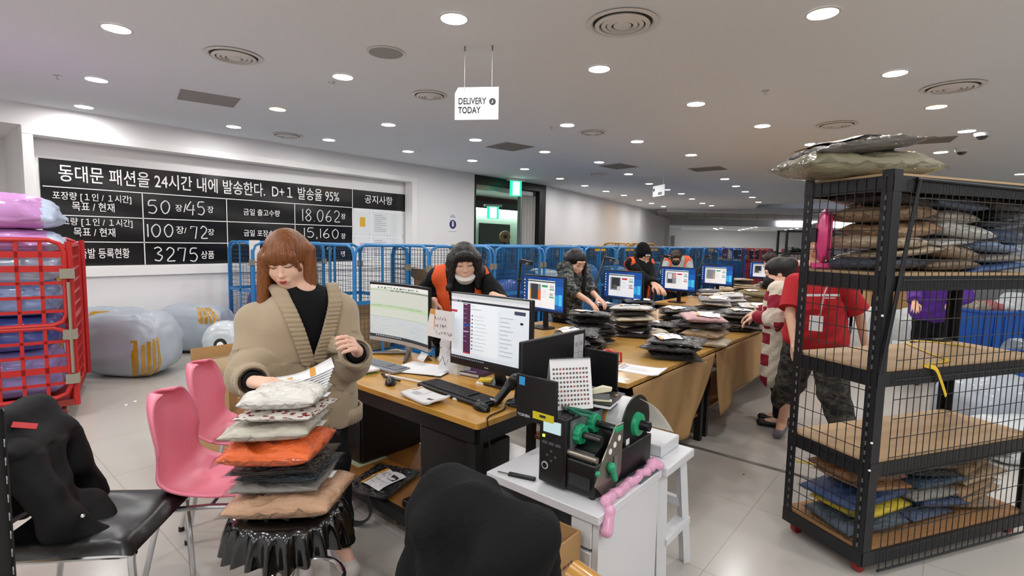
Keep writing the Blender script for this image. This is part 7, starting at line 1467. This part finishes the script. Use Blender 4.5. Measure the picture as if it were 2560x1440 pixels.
        hf = lambda q: .0022*np.sin(np.arctan2(q[:, 1]-hc[1], q[:, 0]-hc[0])*70+6*np.sin(q[:, 2]*18))*np.clip((hc[2]+.09-q[:, 2])/.06, 0, 1)+.0015*np.clip((hc[2]+.09-q[:, 2])/.06, 0, 1)*np.sin(np.arctan2(q[:, 1]-hc[1], q[:, 0]-hc[0])*33+q[:, 2]*30)
        if P.get('earcut') is not None: s = P['earcut']; Eh((s*.1, .018, -.012), (.03, .03, .04), 0, True)
        sdf_obj('hair', g, hm, t, fn=hf, w=False)
    if P.get('beanie'):
        g = SDF(hc-.2, hc+[.2, .2, .26], .005); Eh2 = lambda c, r, k=.02: g.ell(Hd(*c), np.array(r)*HS, k, R); Eh2((0, -.015, .055), (.097, .112, .1)); Eh2((0, -.05, .12), (.07, .075, .06), .04); g.half(Hd(0, 0, .03), R@np.array([0, .22, -1])); sdf_obj('beanie', g, P['beanie'], t, fn=lambda q: .002*np.sin(np.arctan2(q[:, 1]-hc[1], q[:, 0]-hc[0])*60), w=False)
        mb = MB(); n = 36; mb.loft([[Hd(.1*math.cos(a)*f, -.015+.116*math.sin(a)*f, z-.22*(-.015+.116*math.sin(a))*-1) for a in np.linspace(0, 2*PI, n, endpoint=False)] for z, f in ((.026, 1.0), (.03, 1.03), (.072, 1.02), (.076, .98))]); mb.build('beanie_cuff', P['beanie'], t, ang=80)
    return t, dict(J=J, Hd=Hd, R=R, sd=sd, sh=sh, el=el, wr=wr, nb=nb, hc=hc, L=Lc)
def face_to(loc, d): return math.atan2(-d[0], d[1])
def to_local(loc, rz): A = (Matrix.Translation((loc[0], loc[1], 0)) @ Matrix.Rotation(rz, 4, 'Z')).inverted(); return lambda p: np.array(A @ Vector(p))
# ---------------------------------------------------------------- the woman in the cardigan
m_knit = M('oatmeal knit', '#ad9b81', .9, bump=(420, .25), sheen=.3, spec=.2); m_rib = M('oatmeal rib', '#a6947a', .9, bump=(300, .2), sheen=.3, spec=.2)
loc = np.array([-2.3, 1.2]); rz = -1.80; q_ = to_local(loc, rz)
def cardigan(c):
    J, sh, el, wr, nb, ln, t, S_ = (c[k] for k in ('J', 'sh', 'el', 'wr', 'nb', 'ln', 't', 'S_'))
    ta = SDF((-.32, -.25, .85), (.32, .3, 1.42), .005); c['torso'](ta, .018, False); ta.ell(nb+J(0, .05, .03), J(.06, .075, .055), .008, sub=True); sdf_obj('black_top', ta, m_blk, t, w=False)
    g = SDF(c['lo'], (c['hi'][0], c['hi'][1], 1.42), .006)
    g.ell(J(0, ln*.8, 1.17), J(.175, .128, .17), .06)
    for x in (-.1, 0, .1): g.cap(J(x, .02, 1.12), J(x*1.12, .01, .7), .128, .142, .07)
    for s in (1, -1): g.cap(sh[s]*[.4, 1, 1]+[0, 0, .012], sh[s]+[0, 0, -.012], .072, .08, .05).cap(sh[s]+[0, 0, -.015], el[s], .078, .074, .045).cap(el[s], wr[s]-unit(wr[s]-el[s])*.005, .074, .062, .05)
    g.half((0, 0, .665), (0, 0, -1), (-.4, -.4, .4), (.4, .4, .72)); g.ell(nb+J(0, .02, .05), J(.085, .09, .075), .01, sub=True)
    for s in (1, -1):
        d = unit(wr[s]-el[s]); e = wr[s]-d*.03; g.half(e, d, e-.13, e+.13); g.cap(e-d*.05, e+d*.03, .05, .056, 0, sub=True)
    zb, zt, hw = .99, 1.31, .098
    vx = lambda z: hw*np.clip((z-zb)/(zt-zb), 0, 1.25)
    def fn(q):
        o = np.where((q[:, 1] > ln*.3) & (q[:, 2] > zb) & (np.abs(q[:, 0]) < vx(q[:, 2])), .07, 0.0)
        arm = np.zeros(len(q))
        for s in (1, -1):
            d = unit(wr[s]-el[s]); tt = (q-el[s])@d; near = np.linalg.norm(q-el[s]-np.outer(tt, d), axis=1) < .13; arm += near*.0075*np.sin(tt*75+3*np.sin(q[:, 2]*14+q[:, 1]*9))*(tt > -.12)
        return o+arm+.006*vnoise(q, 7, 5)+.005*np.sin(q[:, 0]*40+3*np.sin(q[:, 2]*6))*(q[:, 2] < 1.0)
    sdf_obj('cardigan', g, m_knit, t, fn=fn, w=False)
    for s in (1, -1):     # ribbed front band
        G = []
        zs = np.linspace(1.335, .99, 90) if s == -1 else np.linspace(1.335, .67, 150)
        for i, z in enumerate(zs):
            row = []; cx = s*(vx(z)+.018) if z > zb else .012*s*0
            cx = s*(vx(max(z, zb))+.02) if z > zb+.0 else -.02+.04*(z > zb)
            for u in np.linspace(-.03, .03, 7):
                x = cx+u if z > zb else .0+u; r = rsurf(g, (x, .45, z), (0, -1, 0)); y = r[1] if r is not None and z < 1.275 else np.nan; row.append((x, y+.009+.0022*math.sin(i*1.5), z))
            G.append(row)
        G = np.array(G); k0 = int(np.argmax(~np.isnan(G).any(axis=(1, 2)))); base_ = G[k0, :, 1].copy()
        for i in range(k0): zz = (G[i, 0, 2]-G[k0, 0, 2])/.06; G[i, :, 1] = base_-.01-.11*zz**1.3; G[i, :, 2] = G[k0, 0, 2]+.06*math.sin(min(zz, 1)*PI/2)
        bad = np.isnan(G[:, :, 1]); G[:, :, 1] = np.where(bad, np.nanmean(G[:, :, 1], axis=1)[:, None], G[:, :, 1]); G[:, :, 1] = np.array([np.convolve(np.pad(G[:, j, 1], 3, mode='edge'), np.ones(7)/7, 'valid') for j in range(7)]).T+np.array([.0025*math.sin(i*1.4) for i in range(len(G))])[:, None]
        MB().grid(G).build('ribbed_band', m_rib, t, thick=.012, ang=80)
    r = rsurf(g, (.0, .45, 1.0), (0, -1, 0)); y = (r[1] if r is not None else .15)+.022
    MB().lathe([(.001, .006), (.012, .007), (.0165, .003), (.017, -.002), (.001, -.003)], n=24, X=frame((.0, y, .985), (1, 0, 0), None, (0, 1, 0))).build('button', M('horn button', '#5a4630', .3), t)
    for s in (1, -1):
        d = unit(wr[s]-el[s]); e = wr[s]-d*.06; P_ = frame(e, unit(np.cross(d, (0, 0, 1))), None, d); a = np.linspace(0, 2*PI, 96, endpoint=False)
        MB().loft([[(r*(1+.02*math.sin(q*32))*math.cos(q), r*(1+.02*math.sin(q*32))*math.sin(q), z) for q in a] for r, z in ((.069, -.03), (.064, 0), (.063, .03), (.055, .03), (.052, -.01))], 0, False, X=P_).build('ribbed_cuff', m_rib, t, ang=80)
        MB().tube([wr[s]-d*.07, wr[s]-d*.004], [.04, .036], 20).build('black_cuff', m_blk, t)
    MB().loft([[(math.copysign(abs(math.cos(q))**.7, math.cos(q))*(.262+.003*math.sin(q*60)), .01+math.copysign(abs(math.sin(q))**.8, math.sin(q))*(.147+.003*math.sin(q*60)), z) for q in np.linspace(0, 2*PI, 200, endpoint=False)] for z in (.735, .665)], 0, False).build('ribbed_hem', m_rib, t, thick=.008, ang=80)
wR, wL = q_(Dp(634, 955, 2.04)), q_(Dp(893, 878, 2.2))
C1 = person('person with a copper brown bob in an oversized oatmeal cardigan, looking down at papers', loc, rz, dict(h=.0042, headpos=q_(Dp(717, 648, 2.34)), head=(-.55, -.34, .10), hs=1.06, shR=q_(Dp(642, 798, 2.34)), shL=q_(Dp(842, 772, 2.45)), wrR=wR, wrL=wL, lean=.05, top=m_blk, custom=cardigan, skin=m_skin, lips=m_lip, nails=M('dark red nails', '#4a0f1a', .2), hair='bob', hairmat=H_RED, hairlen=.235, tuck=-1, bangz=.004, face_cut=(.066, .1, .092), browm=M('brow brown', '#5a3018', .6),
    **{'pole+1': (.0, -.8, -.6), 'pole-1': (-.2, -.9, -.3), 'hand+1': (q_(Dp(700, 960, 1.98))-wR, q_(Dp(690, 1060, 2.1))-wR, .5, 1, .9), 'hand-1': (q_(Dp(878, 850, 2.08))-wL, q_(Dp(850, 885, 2.15))-wL, .62, -1, .7)}, shoes=m_shw, laces=1, stance={1: (.05, .06), -1: (-.13, .16)}, hsz=.95, pants=m_bpant))
# papers fanned in her right hand
pp = thing('paper_bundle', 'fan of white printed sheets held over the garment stack', 'papers', Dp(740, 940, 1.98)); r_ = random.Random(3)
for k in range(7):
    a, b, c, d = Dp(655, 962+1.2*k, 1.97-.004*k), Dp(836-3*k, 918+6*k, 1.95-.004*k), Dp(828-2*k, 893+5*k, 2.12-.004*k), Dp(664, 945+1.1*k, 2.08-.004*k); G = []
    for u in np.linspace(0, 1, 10): p, q = a*(1-u)+b*u, d*(1-u)+c*u; dz = np.array([0, 0, -.022*math.sin(PI*u)-.003*k]); G.append([p*(1-v)+q*v+dz for v in np.linspace(0, 1, 4)])
    G = np.array(G); MB().grid(G).build('sheet', m_pap, pp, w=True, thick=.0008, ang=80)
    if k == 6 or k == 0:
        mb = MB(); n_ = np.array([0, 0, -.002 if k == 6 else .002]); L_ = lambda i, j0, j1: mb.grid([[G[i][0]*(1-v)+G[i][3]*v+n_, G[i+1][0]*(.7)+G[i][0]*.3+(G[i+1][3]-G[i+1][0])*v+n_] for v in np.linspace(j0, j1, 4)])
        L_(6, .05, .95); L_(3, .1, .6); mb.build('orange_stripe', m_or, pp, w=True)
# ---------------------------------------------------------------- packers along the left side of the tables
def packer(label, loc, px, py, t_, turn, wr_px, **k):
    """stands at loc turned by `turn` from facing the camera; wrists given as (px, py, depth)"""
    d = -np.array(loc, float); d /= np.linalg.norm(d); a = math.atan2(d[1], d[0])+turn; rz = face_to(loc, (math.cos(a), math.sin(a))); q = to_local(loc, rz); kw = dict(headpos=q(Dp(px, py, t_)), wrR=q(Dp(*wr_px[0])), wrL=q(Dp(*wr_px[1]))); kw.update(k); return person(label, loc, rz, kw)
packer('person in bright orange vest over black, white mask under the chin, black wavy hair', (-2.72, 2.62), 1161, 654, 3.66, .1, ((1085, 752, 3.62), (1232, 738, 3.4)), hs=1.08, head=(-.05, -.26, .06), top=m_blk, vest=m_orv, mask=m_mw, maskdrop=.022, hair='curly', hairlen=.2, hairmat=H_BLK, h=.0055, vestgap=.07, wide=.02, slv=(.07, .07, .05), lean=.04, **{'hand+1': ((.1, .2, -1), (-.5, -.6, .2), .25), 'hand-1': ((-.6, .8, -.1), (0, -.2, -1), .4), 'pole+1': (.5, -.6, -.5), 'pole-1': (-.5, -.6, -.5)})
m_camo = camo_mat('grey camouflage', ['#15161a', '#3b3f41', '#6b6d66', '#24272a'], 16)
packer('person with long black hair in a grey camouflage shirt, smiling down at a bag', (-3.07, 4.5), 1439, 655, 5.3, .95, ((1470, 752, 4.95), (1492, 742, 5.15)), head=(-.2, -.42, 0), top=m_camo, topname='camouflage_shirt', sleeve=.74, slv=(.075, .07, .065), wide=.02, hair='long', hairlen=.3, front=.28, bangs=0, hairmat=H_BLK, h=.0065, lips=m_lipn, smile=.6, lean=.09, hs=1.05, tuck=1, face_cut=(.07, .1, .1))
m_bn = M('black beanie knit', '#0b0b0d', .9, bump=(80, .4), spec=.2)
W3 = packer('person in a black beanie and open orange vest, smiling down', (-3.26, 6.45), 1607, 642, 7.0, .75, ((1655, 722, 6.6), (1640, 735, 6.5)), head=(-.15, -.4, 0), top=m_blk, vest=m_orv, vestgap=.095, beanie=m_bn, hair='long', hairlen=.28, front=.26, bangs=0, tuck=1, face_cut=(.07, .1, .1), h=.0065, smile=.8, lips=m_lip, lean=.06, hs=1.04)
text('lettering', 'DEVIL', .03, XF[W3[0]] @ frame(W3[1]['Hd'](.05, .112, .062), W3[1]['R']@np.array([-1, 0, 0]), W3[1]['R']@np.array([0, 0, 1])), m_pap, W3[0], extrude=.004)
m_grs = M('light grey sweatshirt', '#a3a3a5', .85, bump=(60, .15))
packer('person in a black face mask and orange vest over a grey sweatshirt', (-3.4, 8.15), 1690, 645, 8.35, .05, ((1660, 715, 8.0), (1725, 715, 8.0)), head=(0, -.3, .03), top=m_grs, vest=m_orv, vestgap=.07, mask=m_mb, hair='tied', hairmat=H_BRN, h=.0075, lean=.03, face_cut=(.062, .09, .09))
# ---------------------------------------------------------------- right side
m_crm = M('cream fleece', '#d8cfbd', .9, bump=(50, .3)); m_bur = M('burgundy stripe', '#8e1530', .85)
def stripes(c):
    el, wr, sh = c['el'], c['wr'], c['sh']
    def f(P_):
        o = np.zeros(len(P_), int)
        for s in (1, -1):
            ax = unit(wr[s]-el[s]); tt = (P_-el[s])@ax; near = (np.linalg.norm(P_-el[s]-np.outer(tt, ax), axis=1) < .1) & (tt > -.02); o[near & ((tt*11).astype(int) % 2 == 1)] = 1
            ax = unit(el[s]-sh[s]); tt = (P_-sh[s])@ax; near2 = (np.linalg.norm(P_-sh[s]-np.outer(tt, ax), axis=1) < .1) & (tt > -.05) & (s*P_[:, 0] > .1) & ~near; o[near2 & ((((tt+.05)*9).astype(int) % 2) == 1)] = 1
        fr = (P_[:, 1] > .075) & (np.abs(P_[:, 0]) < .2); o[fr & (((P_[:, 2]*11).astype(int)) % 2 == 0)] = 1; return o
    return f
d = np.array([-.97, -.2]); loc = (-1.08, 4.86); rz = face_to(loc, d); q = to_local(loc, rz)
person('person with tied black hair and black mask in a long cream and burgundy striped sweater', loc, rz, dict(headpos=q(Dp(1944, 682, 4.55)), head=(.1, -.3, 0), wrR=q(Dp(1885, 782, 4.75)), wrL=q(Dp(1888, 792, 4.45)), top=[m_crm, m_bur], topname='long_sweater', topmfn=stripes, hem=.5, wide=.035, ease=.02, slv=(.085, .08, .06), h=.006, hair='bun', hairmat=H_BLK, mask=m_mb, shoes=m_shb, pants=m_bpant, pantease=.0, lean=.05, bangs=0, face_cut=(.07, .1, .09), scale=.92, hs=1.16))
m_tee = M('red t shirt', '#b3141f', .8, bump=(40, .1)); m_cam2 = camo_mat('brown camouflage', ['#17181a', '#37332c', '#4c4a42', '#22211f'], 12)
f1, f2 = Zp(1950, 1085, 0), Zp(2095, 1150, 0); loc = ((f1[0]+f2[0])/2, (f1[1]+f2[1])/2); dd = -np.array(loc); dd /= np.linalg.norm(dd); a = math.atan2(dd[1], dd[0])-.12; rz = face_to(loc, (math.cos(a), math.sin(a))); q = to_local(loc, rz); s1, s2 = q(f1), q(f2); tL = float((np.array([*loc, 1.2])-CAM)@_f)
RM = person('person in a red t shirt with a badge and camouflage shorts, behind the caged shelf', loc, rz, dict(scale=.99, headpos=q(Dp(2040, 600, tL-.05)), head=(.1, -.2, 0), wrR=q(Dp(1985, 862, tL-.15)), wrL=q(Dp(2162, 862, tL-.05)), top=m_tee, topname='t_shirt', sleeve=.44, slv=(.068, .078, .076), wide=.03, hem=.88, ease=.022, pants=m_cam2, pantease=.05, pantcut=.22, h=.0075, hair='short', hairmat=H_BLK, lips=m_lipn, lids=0, shoes=M('grey slipper', '#6d6a70', .7), stance={1: (s1[0]/.99, s1[1]/.99), -1: (s2[0]/.99, s2[1]/.99)}, skin=m_skin2, **{'pole+1': (.9, -.3, -.2), 'pole-1': (-.9, -.3, -.2), 'hand+1': ((0, .1, -1), (-.8, .2, 0), .3), 'hand-1': ((0, .1, -1), (.8, .2, 0), .3)}))
T = RM[0]; fx = lambda px, py, o: np.array(XF[T].inverted() @ Vector(Dp(px, py, tL-.21-o)))
MB().bar(fx(2000, 738, 0), fx(2098, 738, 0), .016, .006, up=(0, 1, 0)).bar(fx(2062, 745, 0), fx(2088, 745, 0), .006, .006, up=(0, 1, 0)).build('chest_print', m_pap, T)
a, b = fx(2040, 822, .01), fx(2040, 795, .01); MB().box((a+b)/2, (.085, .008, .11)).build('name_badge', m_pap, T); MB().tube([fx(2048, 796, .01), fx(2062, 730, .0), fx(2075, 700, -.08)], .006, 6, flat=.3).build('lanyard', M('clear lanyard', '#b98a8c', .3), T)
p = Dp(2337, 760, 5.9); loc = (p[0], p[1]); dd = -np.array(loc); a = math.atan2(dd[1], dd[0])+.1; rz = face_to(loc, (math.cos(a), math.sin(a))); q = to_local(loc, rz)
person('person in a purple top and black trousers seen through the caged shelf', loc, rz, dict(headpos=q(Dp(2335, 650, 5.9)), head=(.2, -.5, 0), wrR=q(Dp(2285, 765, 5.6)), wrL=q(Dp(2380, 755, 5.6)), top=M('purple sweater', '#5a2a96', .85), hem=.86, wide=.03, ease=.03, pants=m_bpant, pantease=.03, h=.009, hair='bob', hairmat=H_BLK, lean=.08, stance={1: (.12, 0), -1: (-.12, 0)}))
for i, (px, py, t_, lb, tm, hm) in enumerate(((1925, 650, 9.2, 'person with dark brown hair far behind the woman in stripes', 'orange top', H_BRN), (1962, 652, 9.9, 'person with black hair farthest along the right of the tables', 'dark top', H_BLK))):
    p = Dp(px, py, t_); loc = (max(p[0], -1.05), p[1]); rz = face_to(loc, (-.9, -.3)); q = to_local(loc, rz); wq = q((loc[0]-.4, loc[1]-.1, 1.0)); wq2 = q((loc[0]-.4, loc[1]+.15, 1.0))
    person(lb, loc, rz, dict(headpos=q(Dp(px, py, float((np.array([*loc, 1.5])-CAM)@_f))), head=(0, -.4, 0), wrR=wq2, wrL=wq, top=M(tm, '#c9481f' if i == 0 else '#202024', .8), h=.01, hair='tied', hairmat=hm, lean=.06))
